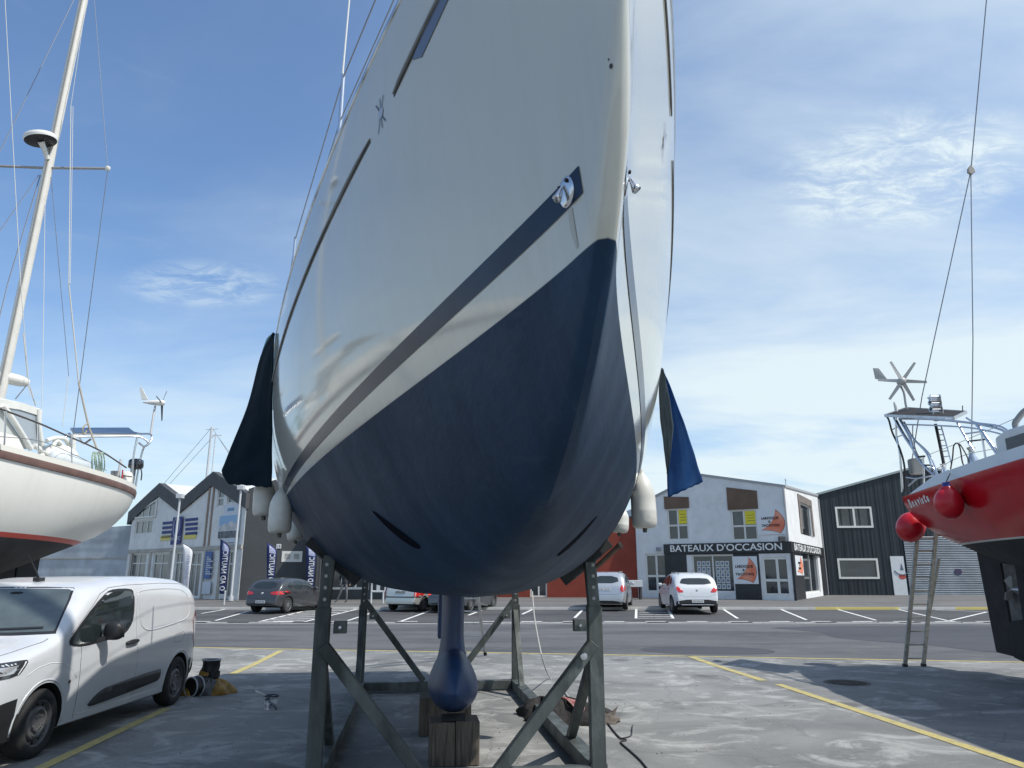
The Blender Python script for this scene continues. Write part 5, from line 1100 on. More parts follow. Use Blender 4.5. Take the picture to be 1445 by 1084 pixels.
    dec('wiper', [(-.70, 1.185), (.05, 1.21), (.05, 1.225), (-.70, 1.20)], 'front', .016, BLKP, .05); dec('wiper', [(.0, 1.18), (.66, 1.205), (.66, 1.22), (.0, 1.195)], 'front', .016, BLKP, .05)
    for sd in (-1, 1): seam('bonnet_gap', [(.62*sd, .30), (.72*sd, .62), (.80*sd, .98), (.80*sd, 1.05)], 'top', .004)
    seam('bonnet_gap', [(-.6, .10), (0, .07), (.6, .10)], 'top', .004)
    dec('grille', smooth_poly([(-.52, .66), (.52, .66), (.56, .78), (-.56, .78)], 1), 'front', .004, BLKP, .05); dec('number_plate', [(-.26, .42), (.26, .42), (.26, .53), (-.26, .53)], 'front', .02, PLATE, .05)
    b = MB(); b.tube([(.05, 2.05, 1.72), (.05, 2.02, 1.78), (.02, 1.86, 1.98)], [.018, .008, .004], 8); b.box((.02, 2.0, 1.69), (.09, 2.12, 1.735)); 
    b.v = [p+Vector((-.02, -.08, -.0)) for p in b.v]; b.build('aerial', BLKP, root, local=True)
    for sd in (-1, 1):
        dec('tail_light', smooth_poly([(.76*sd, .72), (.90*sd, .72), (.88*sd, 1.25), (.78*sd, 1.25)], 1), 'rear', .006, REDL, .05)
        dec('rear_window', smooth_poly([(.06*sd, 1.12), (.70*sd, 1.12), (.66*sd, 1.50), (.06*sd, 1.50)], 1), 'rear', .005, GLS, .06)
r_ = make_car('delivery_van', 'dusty white delivery van with black side trim, parked at the left foreground', 'van', VAN, (-5.648, 7.1, 0), 0, CARW); finish_van(*r_)
# black rear-bumper corner handled by blackrear; second van far behind
r_ = make_car('delivery_van', 'white van half hidden behind the foreground van, at the left edge', 'van', VAN, (-17.6, 28.0, gz(25)), pi-.2, CARW); finish_van(*r_)
def hatch(L_=4.2, H=1.47, Wd=1.78, suv=0, R=.31, sil=0):
    k = H/1.47; s = L_/4.2
    return dict(L=L_, W=Wd, R=R, axles=(.82*s, 3.42*s), tw=.2, tum=.16, ns=44, spokes=10, blackbelow=.26 if not suv else .3,
        top=[(0, .45), (.03, .62*k), (.1, .70*k), (.5*s, .82*k), (1.1*s, .95*k), (1.25*s, .99*k), (1.9*s, 1.39*k), (2.3*s, 1.455*k), (2.8*s, 1.47*k), (3.4*s, 1.43*k), (3.72*s, 1.35*k), (3.80*s, 1.30*k), (4.02*s, 1.02*k), (4.10*s, .92*k), (4.13*s, .86*k), (4.165*s, .66*k), (4.18*s, .60*k), (4.2*s, .50*k)],
        plan=[(0, .70), (.1, .84), (.3, .94), (.7, .985), (1.2, 1), (3.2*s, 1), (3.8*s, .965), (4.1*s, .91), (4.2*s, .84)],
        bot=[(0, .26), (.4, .20), (3.7*s, .21), (4.2*s, .30)] if not suv else [(0, .30), (.4, .25), (3.7*s, .25), (4.2*s, .34)], belt=[(0, .55), (.5, .72*k), (1.2*s, .88*k), (3.0*s, .93*k), (4.2*s, .97*k)], sq=[(0, 3), (1.0, 3.6), (1.6, 5), (3.4*s, 5), (4.2*s, 4.2)])
def finish_hatch(rt, c, kind, plate='DR 742 VL'):
    root, dec, seam, bv = rt; k = c['k']; s = c['L']/4.2; L_ = c['L']; hw = c['W']/2
    for sd in (1, -1):
        dec('side_window', smooth_poly([(1.45*s, .97*k), (2.30*s, .96*k), (2.30*s, 1.37*k), (2.0*s, 1.34*k)], 1), 'side', .004, GLS, .06, sd=sd)
        dec('side_window', smooth_poly([(2.37*s, .96*k), (3.12*s, .99*k), (3.12*s, 1.34*k), (2.37*s, 1.37*k)], 1), 'side', .004, GLS, .06, sd=sd)
        if kind != 'clio': dec('side_window', smooth_poly([(3.18*s, 1.0*k), (3.52*s, 1.06*k), (3.45*s, 1.24*k), (3.18*s, 1.33*k)], 1), 'side', .004, GLS, .05, sd=sd)
        seam('door_gap', [(2.33*s, 1.4*k), (2.33*s, .3)], 'side', .004, sd=sd); seam('door_gap', [(1.3*s, .93*k), (1.28*s, .3)], 'side', .004, sd=sd); seam('door_gap', [(3.2*s, 1.35*k), (3.24*s, .9*k), (3.0*s, .55), (2.98*s, .3)], 'side', .004, sd=sd)
        for t in (2.12, 3.0): dec('door_handle', [(t*s-.09, .845*k), (t*s+.09, .845*k), (t*s+.09, .875*k), (t*s-.09, .875*k)], 'side', .02, BLKP if kind == 'suv3' else root['_p'] if False else BLKP, .05, sd=sd)
        b = MB(); rbox(b, (sd*(hw+.07), 1.52*s, 1.0*k), (.10, .06, .075)); b.build('mirror', c['paint'], root, local=True, smooth=50)
        if kind == 'golf': tl = [(.40*sd, .87*k), (.80*sd, .92*k), (.86*sd, .90*k), (.86*sd, .76*k), (.44*sd, .76*k)]
        elif kind == 'clio': tl = [(.66*sd, .62*k), (.80*sd, .60*k), (.84*sd, .80*k), (.78*sd, .98*k), (.70*sd, .94*k)]
        elif kind == 'suv3': tl = [(.50*sd, .74*k), (.83*sd, .76*k), (.80*sd, .98*k), (.70*sd, .93*k)]
        else: tl = [(.62*sd, .70*k), (.84*sd, .70*k), (.84*sd, .95*k), (.66*sd, .95*k)]
        dec('tail_light', smooth_poly(tl, 1), 'rear', .008, REDL if kind != 'dark' else mat('lit_red_lamp', (.9, .03, .01), .3, emit=1.5), .05)
    gh = [(-.58, 1.02), (.58, 1.02), (.50, 1.30), (-.50, 1.30)] if kind != 'suv3' else [(-.66, 1.03), (.66, 1.03), (.58, 1.20), (.46, 1.26), (-.46, 1.26), (-.58, 1.20)]
    dec('rear_window', smooth_poly([(x, z*k) for x, z in gh], 1), 'rear', .005, GLS, .05)
    zb_ = {'golf': .47, 'clio': .80, 'suv3': .44, 'suv': .80, 'dark': .6}[kind]*k
    pl_ = dec('number_plate', [(-.24, zb_-.055), (.24, zb_-.055), (.24, zb_+.055), (-.24, zb_+.055)], 'rear', .015, PLATE if kind != 'clio' else mat('dull_plate', (.25, .26, .26), .5), .05)
    V, Fc = text_mesh(plate, .10); b = MB(); h = bv.ray_cast(Vector((0, L_+2, zb_)), Vector((0, -1, 0))); yv = (h[0].y if h[0] else L_)+.032
    b.add([Vector((-p.x*.85, yv, zb_+p.y)) for p in V], Fc); b.build('plate_lettering', TXB, pl_, local=True, fix=False)
    if kind == 'suv3': dec('lower_bumper', smooth_poly([(-.80, .30), (.80, .30), (.84, .55), (-.84, .55)], 1), 'rear', .006, BLKP, .05)
    elif kind == 'clio': dec('bumper_strip', [(-.80, .555), (.80, .555), (.80, .60), (-.80, .60)], 'rear', .008, BLKP, .05)
    else: dec('lower_bumper', smooth_poly([(-.6, .27), (.6, .27), (.6, .40), (-.6, .40)], 1), 'rear', .006, BLKP, .05)
    b = MB(); b.lathe([(0, .012), (.045, .010), (.05, 0)], 14, Matrix.Translation((0, (bv.ray_cast(Vector((0, L_+2, .82*k)), Vector((0, -1, 0)))[0] or Vector((0, L_, 0))).y, .82*k)) @ Matrix.Rotation(radians(-90), 4, 'X')); b.build('badge', STL, root, local=True)
    seam('tailgate_gap', [(-.70, .99*k), (-.74, .68*k), (-.5, .60*k), (.5, .60*k), (.74, .68*k), (.70, .99*k)], 'rear', .004)
    b = MB(); b.tube([(0, 3.4*s, 1.43*k), (0, 3.55*s, 1.53*k)], .006, 6); b.build('aerial', BLKP, root, local=True)
    if kind in ('suv', 'suv3'):
        for sd in (-1, 1): b = MB(); b.tube([(sd*.58, 2.0*s, 1.40*k), (sd*.58, 2.2*s, 1.475*k), (sd*.58, 3.3*s, 1.47*k), (sd*.56, 3.5*s, 1.40*k)], .015, 6); b.build('roof_rail', ALU, root, local=True)
def place_rear(name, label, cat, px, py, hd, paint, kind, plate, dy=0, **kw):      # rear bumper centre over a ground pixel, heading clockwise from +Y
    c = hatch(**kw); c['k'] = kw.get('H', 1.47)/1.47; c['paint'] = paint
    if kind == 'suv3': c['blackrear'] = (.25, .42)
    p = atg(px, py); p = Vector((p.x, p.y+dy, 0)); f = Vector((sin(hd), cos(hd), 0)); fr = p+f*c['L']; z0, z1 = gz(p.y+.7), gz(fr.y-.7)
    rt = make_car(name, label, cat, c, (fr.x, fr.y, (z0+z1)/2), pi-hd, paint); root = rt[0]; root.rotation_euler = (0, 0, pi-hd)
    finish_hatch(rt, c, kind, plate); return root
place_rear('parked_car', 'dark grey hatchback with pale alloy wheels parked before the charcoal building', 'car', 366, 867, radians(19), CARG, 'golf', 'CR 519 TK', L_=4.0, H=1.40, Wd=1.68)
place_rear('parked_car', 'white crossover with black lower bumper, parked before the black shopfront', 'car', 986, 868, radians(1), CARW, 'suv3', 'DA 264 HV', L_=4.4, H=1.62, Wd=1.86, suv=1, R=.34)
place_rear('parked_car', 'silver compact SUV parked before the red building, beside the right cradle post', 'car', 855, 863, radians(13), CARS, 'suv', 'BN 318 XD', L_=4.3, H=1.62, Wd=1.78, suv=1, R=.34)
place_rear('parked_car', 'pale silver-green hatchback seen under the hull, left of the keel', 'car', 563, 864, radians(22), CARC, 'clio', 'AW 607 QF', L_=3.85, H=1.42, Wd=1.66, R=.29)
place_rear('parked_car', 'dark blue-grey car with a lit red tail lamp, half hidden by the keel', 'car', 627, 866, radians(20), CARD, 'dark', 'EX 451 RN', L_=4.2, H=1.45)
c = hatch(L_=4.0, H=1.47); c['k'] = 1; c['paint'] = CARW
rt = make_car('parked_car', 'white car mostly hidden behind the foreground van, only its end showing', 'car', c, (-9.45, 22.6, gz(22.6)), radians(97), CARW); finish_hatch(rt, c, 'golf', 'FB 118 ML')
for sd in (1, -1): rt[1]('headlight', smooth_poly([(.12, .62), (.50, .72), (.45, .60), (.12, .52)], 1), 'side', .006, mat('headlight_housing', (.03, .032, .036), .08, coat=1), .05, sd=sd)
# ------------------------------------------------------------------ feather flags, poles, barrier, table, post
FBL = mat('navy_flag_cloth', (.020, .032, .13), .8, var=.25, vscale=4); FWH = mat('white_flag_cloth', (.62, .63, .66), .8, var=.12, vscale=4)
def feather(px0, ytop, ybot, Y, label, m, txt, tcol, seed=0):
    base = at(px0, ybot, Y); zg = gz(Y)+.1; base.z = zg; H = at(px0, ytop, Y).z-zg; root = thing('feather_flag', label, 'flag', tuple(base+Vector((.52, 0, 0))), 0, 'feather flags before the left buildings')
    n = 20; P = []
    for i in range(n+1):
        t = i/n; z = zg+.28+(H-.28)*t; xr = .54-.54*max(0, (t-.80)/.20)**2.4; xl = .20*(1-t)**1.3; xl = min(xl, xr-.01); P.append([Vector((base.x+xl+(xr-xl)*u, base.y+.04*sin(5*t+3*u+seed), z)) for u in (0, .33, .66, 1)])
    b = MB(); b.grid(P); fl2 = b.build('flag', m, root, smooth=179); md = fl2.modifiers.new('t', 'SOLIDIFY'); md.thickness = .01
    b = MB(); b.tube([Vector((base.x+.55, base.y, zg))]+[r[-1]+Vector((.012, 0, 0)) for r in P]+[P[-1][0]+Vector((-.02, 0, .01))], .022, 6); b.build('flag_pole', BLKP, root)
    b = MB()
    if txt:
        V, Fc = text_mesh(txt, .50, .010, space=1.05); x0 = min(p.x for p in V); x1 = max(p.x for p in V); k_ = (H-1.05)/(x1-x0)
        b.add([Vector((base.x+.33+p.y*.78, base.y-.065, zg+.45+(p.x-x0)*k_)) for p in V], Fc); b.build('lettering', tcol, fl2, fix=False)
        b = MB(); q = P[-5:-1]; b.grid([[r[0]+Vector((.14, -.03, -.0)), r[3]+Vector((-.05, -.03, -.05))] for r in q[:4]]); b.build('pale_tip', mat('lilac_print', (.35, .38, .52), .8), fl2)
    else:
        rd = random.Random(3)
        for i in range(22): z = zg+.5+i*.085; w2 = rd.uniform(.05, .16); b.box((base.x+.33-w2*.5, base.y-.062, z), (base.x+.33+w2, base.y-.060, z+.035))
        b.build('faint_print', tcol, fl2)
    b = MB(); b.box((base.x+.35, base.y-.25, zg), (base.x+.75, base.y+.25, zg+.04)); b.build('foot_plate', BLKP, root); return root
feather(304, 762, 841, 41.0, 'navy feather flag with white lettering in front of the gabled building\'s right corner', FBL, 'O AD NAUTIC', TXW)
feather(371, 766, 843, 40.0, 'navy feather flag standing behind the dark grey car', FBL, 'O AD NAUTIC', TXW)
feather(427.5, 770, 845, 40.0, 'navy feather flag beside the front left cradle post, right of the grey car', FBL, 'O AD NAUTIC', TXW)
feather(251, 768, 843, 40.5, 'white feather flag rising behind the foreground van\'s roof', FWH, None, mat('grey_blue_print', (.22, .28, .42), .7))
PW = mat('white_painted_pole', (.50, .52, .54), .4, dirt=.2)
def pole(px0, py0, Y, px1, py1, label, r=.055):
    t = at(px0, py0, Y); g = Vector((t.x, Y, gz(Y)+.05)); root = thing('light_pole', label, 'pole', tuple(g)); b = MB(); b.tube([g, t], [r*1.2, r], 12); b.build('pole', PW, root, smooth=50)
    b = MB(); b.box((t.x-.17, t.y-.17, t.z-.02), (t.x+.17, t.y+.17, t.z+.22)); b.build('cap_box', PW, root, bevel=.02); b = MB(); b.tube([g, g+Vector((0, 0, .25))], .13, 12); b.build('base_collar', PW, root); return root
pole(254, 703, 40.2, 0, 0, 'white pole with box cap before the valley between the two gables'); pole(340, 691, 40.6, 0, 0, 'white pole with box cap at the corner of the charcoal wall')
for (x_, y_, lb, r__) in ((299, 603, 'taller white mast rising behind the right gable', .11), (304.5, 612, 'thinner white mast just right of the taller one behind the gables', .05)):
    t = at(x_, y_, 66); root = thing('distant_mast', lb, 'mast', (t.x, 66, .5), 0, 'masts beyond the roofs'); b = MB(); b.tube([(t.x, 66, .5), t], r__, 8); b.build('mast', PW, root); b = MB(); b.tube([t-Vector((.5, 0, .2)), t-Vector((-.6, 0, .15))], .03, 6); b.build('masthead_bar', PW, root); b = MB(); b.tube([t, Vector((t.x-5, 66, 8))], .018, 4); b.build('stay', WIRE, root); b = MB(); b.tube([t, Vector((t.x+5, 66, 8))], .018, 4); b.build('stay', WIRE, root)
c0 = atg(536, 850); Yb = 38.5; bar_ = thing('white_barrier', 'white tubular barrier on the pavement, just left of the pale hatchback', 'barrier', (at(536, 840, Yb).x, Yb, gz(Yb)+.05))
b = MB(); a_, c_ = at(524, 838, Yb), at(544, 830, Yb); b.tube([Vector((a_.x, Yb, .4)), Vector((a_.x, Yb, 1.45)), Vector((c_.x-.1, Yb, 1.45)), Vector((c_.x, Yb, 1.3)), Vector((c_.x-.05, Yb, 1.0)), Vector((a_.x, Yb, 1.0))], .05, 8); b.tube([Vector((c_.x-.1, Yb, 1.02)), Vector((c_.x-.1, Yb, .4))], .05, 8); b.build('frame', PW, bar_); b = MB(); b.box((a_.x+.25, Yb-.03, .95), (a_.x+.42, Yb+.03, 1.6)); b.build('upright', PW, bar_)
a_ = at(881, 822, 43.5); c_ = at(905, 818, 43.5); root = thing('outdoor_counter', 'white long counter standing against the red wall, left of the shop', 'counter', ((a_.x+c_.x)/2, 43.5, .5))
b = MB(); b.box((a_.x, 43.2, a_.z-.25), (c_.x, 43.9, a_.z+.12)); b.build('top', mat('counter_white', (.5, .52, .53), .5), root, bevel=.02)
for x_ in (a_.x+.08, c_.x-.08): b = MB(); b.box((x_-.05, 43.25, .45), (x_+.05, 43.85, a_.z-.25)); b.build('leg', mat('dark_steel', (.06, .06, .06), .5), root)
b = MB(); g = at(317, 843, 36.5); g.z = gz(36.5)+.08; b.tube([g, g+Vector((0, 0, .62))], .04, 8); b.lathe([(.001, .66), (.05, .64), (.05, .60)], 10, Matrix.Translation(g)); solo('bollard', b, PW, 'short pale post on the kerb below the white building\'s corner', 'bollard', tuple(g))
# drain
c0 = atg(1195, 963.5); dr_ = thing('drain_cover', 'rusty round drain cover set in the right of the yard', 'drain cover', tuple(c0)); IR = mat('rusty_iron', (.06, .05, .042), .75, var=.6, vscale=14, bump=.4)
b = MB(); b.lathe([(.30, .004), (.36, .008), (.38, .001)], 28, Matrix.Translation(c0)); b.build('frame', IR, dr_); b = MB(); b.lathe([(0, .003), (.30, .003)], 28, Matrix.Translation(c0)); b.build('cover', DARK, dr_)
b = MB()
for i in range(-5, 6): L2 = sqrt(max(0, .3**2-(i*.055)**2)); b.box((c0.x+i*.055-.014, c0.y-L2, c0.z+.004), (c0.x+i*.055+.014, c0.y+L2, c0.z+.012))
b.build('grating', IR, dr_)
# ------------------------------------------------------------------ the person walking on the pavement
g = at(485, 845, 38.5); g.z = gz(38.5)+.07; pe_ = thing('person', 'person in dark jacket and grey trousers walking on the pavement behind the cradle post', 'person', tuple(g))
J = {'pel': (0, 0, .95), 'wai': (.01, .02, 1.10), 'che': (.0, .0, 1.32), 'nk': (-.01, -.01, 1.50), 'hd0': (-.02, -.01, 1.58), 'hd1': (-.03, -.02, 1.70), 'lh': (-.08, 0, .92), 'lk': (-.16, -.02, .52), 'la': (-.34, .02, .10), 'lt': (-.42, -.12, .04), 'rh': (.08, 0, .92), 'rk': (.14, -.04, .50), 'ra': (.14, 0, .08), 'rt': (.10, -.16, .035),
     'ls': (-.18, 0, 1.42), 'le': (-.26, .05, 1.15), 'lw': (-.22, -.10, .92), 'lf': (-.20, -.15, .84), 'rs': (.18, 0, 1.42), 're': (.27, .06, 1.15), 'rw': (.28, -.04, .90), 'rf': (.28, -.08, .81)}
ks = list(J); E_ = [('pel', 'wai'), ('wai', 'che'), ('che', 'nk'), ('nk', 'hd0'), ('hd0', 'hd1'), ('pel', 'lh'), ('lh', 'lk'), ('lk', 'la'), ('la', 'lt'), ('pel', 'rh'), ('rh', 'rk'), ('rk', 'ra'), ('ra', 'rt'), ('che', 'ls'), ('ls', 'le'), ('le', 'lw'), ('lw', 'lf'), ('che', 'rs'), ('rs', 're'), ('re', 'rw'), ('rw', 'rf')]
RD = dict(pel=.14, wai=.13, che=.16, nk=.06, hd0=.085, hd1=.09, lh=.09, lk=.06, la=.04, lt=.035, rh=.09, rk=.06, ra=.04, rt=.035, ls=.07, le=.05, lw=.03, lf=.035, rs=.07, re=.05, rw=.03, rf=.035)
bo = skin_mesh('body', [Vector(J[k])+g for k in ks], [(ks.index(a), ks.index(c)) for a, c in E_], [RD[k] for k in ks], mat('skin', (.35, .2, .14), .6), pe_)
JK = mat('dark_jacket', (.025, .028, .035), .9); TR = mat('grey_trousers', (.13, .13, .14), .9)
bo.data.materials.append(JK); bo.data.materials.append(TR); bo.data.materials.append(BLKP)
for p in bo.data.polygons: z = p.center.z; x = p.center.x; p.material_index = 1 if .88 < z < 1.50 else (2 if .12 < z <= .88 and abs(x) < .245 or (.12 < z < .5) else (3 if z <= .12 else 0))
b = MB(); b.lathe([(.001, .115), (.06, .10), (.10, .04), (.105, -.02), (.09, -.06)], 14, Matrix.Translation(g+Vector((-.03, 0, 1.70)))); b.build('hair', mat('dark_hair', (.03, .02, .015), .8), pe_, smooth=60)
# ------------------------------------------------------------------ two neighbouring boats
def band_mat(name, zw, slope, top, line, below, lw, rough=.25, streakc=(.5, .47, .4), am=.3, gap=0):
    m = bpy.data.materials.new(name); m.use_nodes = True; n, l = m.node_tree.nodes, m.node_tree.links; b = n['Principled BSDF']; t = n.new('ShaderNodeTexCoord'); sp = n.new('ShaderNodeSeparateXYZ'); l.new(t.outputs['Object'], sp.inputs[0])
    def nz(s, st): mp = n.new('ShaderNodeMapping'); mp.inputs['Scale'].default_value = st; l.new(t.outputs['Object'], mp.inputs[0]); q = n.new('ShaderNodeTexNoise'); q.inputs['Scale'].default_value = s; q.inputs['Detail'].default_value = 7; q.inputs['Roughness'].default_value = .68; l.new(mp.outputs[0], q.inputs[0]); return q.outputs[0]
    def rng(x, a, b_, lo=0, hi=1): r = n.new('ShaderNodeMapRange'); r.inputs['From Min'].default_value = a; r.inputs['From Max'].default_value = b_; r.inputs['To Min'].default_value = lo; r.inputs['To Max'].default_value = hi; l.new(x, r.inputs[0]); return r.outputs[0]
    def mix(f, A, B):
        x = n.new('ShaderNodeMix'); x.data_type = 'RGBA'; l.new(f, x.inputs[0])
        for i, c in ((6, A), (7, B)):
            if isinstance(c, tuple): x.inputs[i].default_value = (*c, 1)
            else: l.new(c, x.inputs[i])
        return x.outputs[2]
    mu = n.new('ShaderNodeMath'); mu.operation = 'MULTIPLY_ADD'; l.new(sp.outputs['Y'], mu.inputs[0]); mu.inputs[1].default_value = -slope; mu.inputs[2].default_value = -zw; ad = n.new('ShaderNodeMath'); l.new(sp.outputs['Z'], ad.inputs[0]); l.new(mu.outputs[0], ad.inputs[1]); h = ad.outputs[0]
    tp = mix(rng(nz(6, (1, 1, .12)), .5, .8, 0, am), top, streakc); tp = mix(rng(nz(1.5, (1, 1, 1)), .5, .8, 0, am*.6), tp, streakc)
    lo = mix(rng(nz(2.5, (1, 1, .6)), .4, .7), below, tuple(c*1.8+.006 for c in below))
    c = mix(rng(h, lw+.002, lw-.002), tp, line)
    if gap: c = mix(rng(h, gap+lw+.002, gap+lw-.002), mix(rng(h, lw+gap*.0+.002, lw-.002), tp, line), line); c = mix(rng(h, .024+.002, .024-.002), c, (.6, .57, .5))
    c = mix(rng(h, .002, -.002), c, lo); l.new(c, b.inputs['Base Color']); l.new(rng(h, .002, -.002, rough, .75), b.inputs['Roughness']); bp = n.new('ShaderNodeBump'); bp.inputs['Strength'].default_value = .12; bp.inputs['Distance'].default_value = .01; l.new(nz(16, (1, 1, 1)), bp.inputs['Height']); l.new(bp.outputs[0], b.inputs['Normal']); return m
def boat_hull(root, Wf, L_, zs_, B_, zk_, pq, m, ns=60, nu=26, capn='deck'):
    def sec(s, U): zs, B, zk = zs_(s), B_(s), min(zk_(s), zs_(s)-.01); P_, Q_ = pq(s); return max(.012, B)*max(1-(1-U)**P_, 0)**(1/Q_), zk+U*(zs-zk)
    S_ = [L_*(.5-.5*cos(pi*i/ns)) for i in range(ns+1)]; R = []
    for s in S_: row = [sec(s, (j/nu)**1.2) for j in range(nu+1)]; R.append([Wf(s, y, z) for y, z in row[::-1]]+[Wf(s, -y, z) for y, z in row[1:]])
    b = MB(); b.grid(R); k2 = 2*nu+1; b.f.append(tuple(ns*k2+j for j in range(k2))); b.m.append(0); b.f.append(tuple(range(k2))[::-1]); b.m.append(0); h = b.build('hull', m, root, smooth=50)
    b = MB(); b.grid([[Wf(s, sec(s, 1)[0]*t, zs_(s)-.02+.06*(1-t*t)) for t in (-1, -.5, 0, .5, 1)] for s in S_]); b.build('deck', mat('deck_gelcoat', (.7, .7, .67), .5), root, smooth=60); return h, sec, S_
def T(root, name, pts, r, m=STL, n=8, sm=1): 
    b = MB(); b.tube(smooth_pts([Vector(p) for p in pts]) if sm and len(pts) > 2 else pts, r, n) if not isinstance(r, list) else b.tube(pts, r, n); return b.build(name, m, root, smooth=60)
# ---- white ketch at the left
KA = .12; KS, KC = sin(KA), cos(KA)
def KW(s, y, z): return Vector((-8.78+(s-12)*KS+y*KC, 16.45+(s-12)*KC-y*KS, z))
KET = band_mat('ketch_white_red_black', 2.34, -.012, (.72, .71, .66), (.50, .05, .035), (.018, .018, .02), .075, .3, (.50, .47, .38), .25)
ket = thing('white_ketch', 'white ketch with brown rail, red boot stripe and black underside, stern behind the van', 'sailboat', tuple(KW(7, 0, 0)))
kzs = lambda s: 3.50+.0036*(s-12)**2
def kB(s):
    if s < 6: return 1.72*(1-(1-s/6)**1.9)**.85
    t = (s-6)/6; return 1.72*max(0, 1-t**2.7)**.62+.16*t
kzk = lambda s: lerp_tab([(0, 4.0), (.3, 3.0), (1.2, 2.2), (2.5, 1.7), (6, 1.45), (8.2, 1.62), (9.4, 2.0), (10.8, 2.42), (11.6, 2.86), (12, 3.18)], s)
KMAT2 = KET
# material slope is in object Y: object origin is KW(7,0,0)
h_, ksec, kS = boat_hull(ket, KW, 12.0, kzs, kB, kzk, lambda s: (2.2, 2.2), KET)
for sd in (1, -1):
    BR = mat('brown_rubbing_strake', (.15, .085, .07), .55, var=.25, vscale=4)
    b = MB(); R = []
    for s in kS:
        y, z = ksec(s, 1)[0], kzs(s); R.append([KW(s, sd*(y+.035), z-.02), KW(s, sd*(y+.045), z-.055), KW(s, sd*(y+.03), z-.13), KW(s, sd*(y-.01), z-.135)])
    b.grid(R); b.build('rubbing_strake', BR, ket, smooth=60)
    b = MB(); R = []
    for s in kS:
        y, z = ksec(s, 1)[0], kzs(s); R.append([KW(s, sd*(y+.03), z-.02), KW(s, sd*(y+.02), z+.07), KW(s, sd*(y-.04), z+.075), KW(s, sd*(y-.05), z-.02)])
    b.grid(R); b.build('bulwark', mat('cream_bulwark', (.62, .60, .54), .5), ket, smooth=60)
b = MB(); b.prism([(3.2, 1.7), (9.35, 2.0), (9.42, .32), (8.4, .01), (3.8, .01)], lambda s, z, d: KW(s, d, z), -.11, .11); b.build('keel', mat('black_antifouling', (.015, .015, .017), .7, var=.3, vscale=3), ket, bevel=.03)
b = MB(); b.prism([(9.46, 2.0), (10.0, 2.2), (9.95, .45), (9.46, .35)], lambda s, z, d: KW(s, d, z), -.05, .05); b.build('rudder', mat('black_antifouling', (.015, .015, .017), .7), ket, bevel=.02)
XK = -7.85
kx = lambda x, y, X=XK: atx(x, y, X)
DKT = mat('dark_rail_tube', (.06, .05, .045), .5)
T(ket, 'lifeline', [kx(-30, 567, -7.6), kx(0, 577, -7.6), kx(56, 598, -7.75), kx(90, 613, -7.85), kx(141, 636, -8.0), kx(178, 660, -8.2)], .016, DKT); T(ket, 'lifeline', [kx(-20, 615, -7.6), kx(54, 622, -7.75), kx(101, 640, -7.85), kx(150, 664, -8.05)], .006, WIRE)
for a, c_, X in (((54, 597), (54, 641), -7.75), ((101, 616), (101, 658), -7.85), ((140, 636), (139, 674), -7.98), ((8, 580), (6, 628), -7.6)): T(ket, 'stanchion', [kx(*a, X), kx(*c_, X)], .014)
WHC = mat('white_canvas', (.66, .66, .62), .8, var=.1, vscale=4)
CLR = mat('clear_vinyl', (.30, .34, .38), .08, spec=.8)
# spray hood: frame tubes, roof and clear panels
dg_ = [kx(-30, 556, -8.6), kx(0, 563, -8.6), kx(30, 568, -8.6), kx(57, 577, -8.6)]
b = MB(); b.grid([[p, p+Vector((-.5, -.05, .10)), p+Vector((-1.1, -.1, .06)), p+Vector((-1.5, -.1, -.05))] for p in dg_]); b.grid([[p, p+Vector((0, 0, -.13))] for p in dg_]); b.build('spray_hood', WHC, ket, smooth=60)
for q in ([kx(56, 578, -8.58), kx(55, 600, -8.58), kx(61, 640, -8.55)], [kx(4, 572, -8.58), kx(22, 598, -8.58), kx(44, 634, -8.55)], [kx(48, 628, -8.55), kx(62, 640, -8.5), kx(55, 645, -8.5)]): T(ket, 'hood_edge', q, .045, WHC)
b = MB(); b.grid([[kx(8, 575, -8.62), kx(45, 632, -8.6)], [kx(54, 582, -8.62), kx(58, 638, -8.6)]]); b.build('clear_panel', CLR, ket)
b = MB(); b.grid([[kx(-30, 560, -8.65), kx(-30, 630, -8.62)], [kx(2, 577, -8.65), kx(40, 634, -8.62)]]); b.build('clear_panel', mat('hood_side', (.5, .52, .50), .3), ket)
# coachroof and small deck gear
b = MB(); P_ = [KW(2.5, -.9, 3.6), KW(2.5, .9, 3.6), KW(8.2, 1.1, 3.55), KW(8.2, -1.1, 3.55), KW(2.9, -.7, 4.15), KW(2.9, .7, 4.15), KW(8.0, .9, 4.05), KW(8.0, -.9, 4.05)]; b.hexa(P_); b.build('coachroof', mat('cream_gelcoat', (.62, .60, .54), .5), ket, bevel=.05)
b = MB(); a, c_ = kx(74, 644, -7.95), kx(122, 660, -8.05); d = (c_-a).normalized(); b.tube([a, a+d*.03, a+d*.12, c_-d*.12, c_-d*.03, c_], [.03, .09, .135, .135, .09, .03], 16); b.build('deck_fender', mat('fender_grey_white', (.58, .62, .63), .4), ket, smooth=60)
T(ket, 'white_post', [kx(104, 613, -8.3), kx(103, 645, -8.3)], .045, WHC)
for q in ([kx(66, 622, -8.4), kx(80, 618, -8.4), kx(94, 622, -8.4), kx(100, 640, -8.4)], [kx(72, 640, -8.4), kx(80, 622, -8.4), kx(96, 640, -8.4)]): T(ket, 'folded_frame', q, .04, WHC)
b = MB(); b.grid(lump(kx(86, 640, -8.4)-Vector((0, 0, .1)), .30, .4, .24, 31, 18, .25)); b.build('sail_bag', WHC, ket, smooth=60)
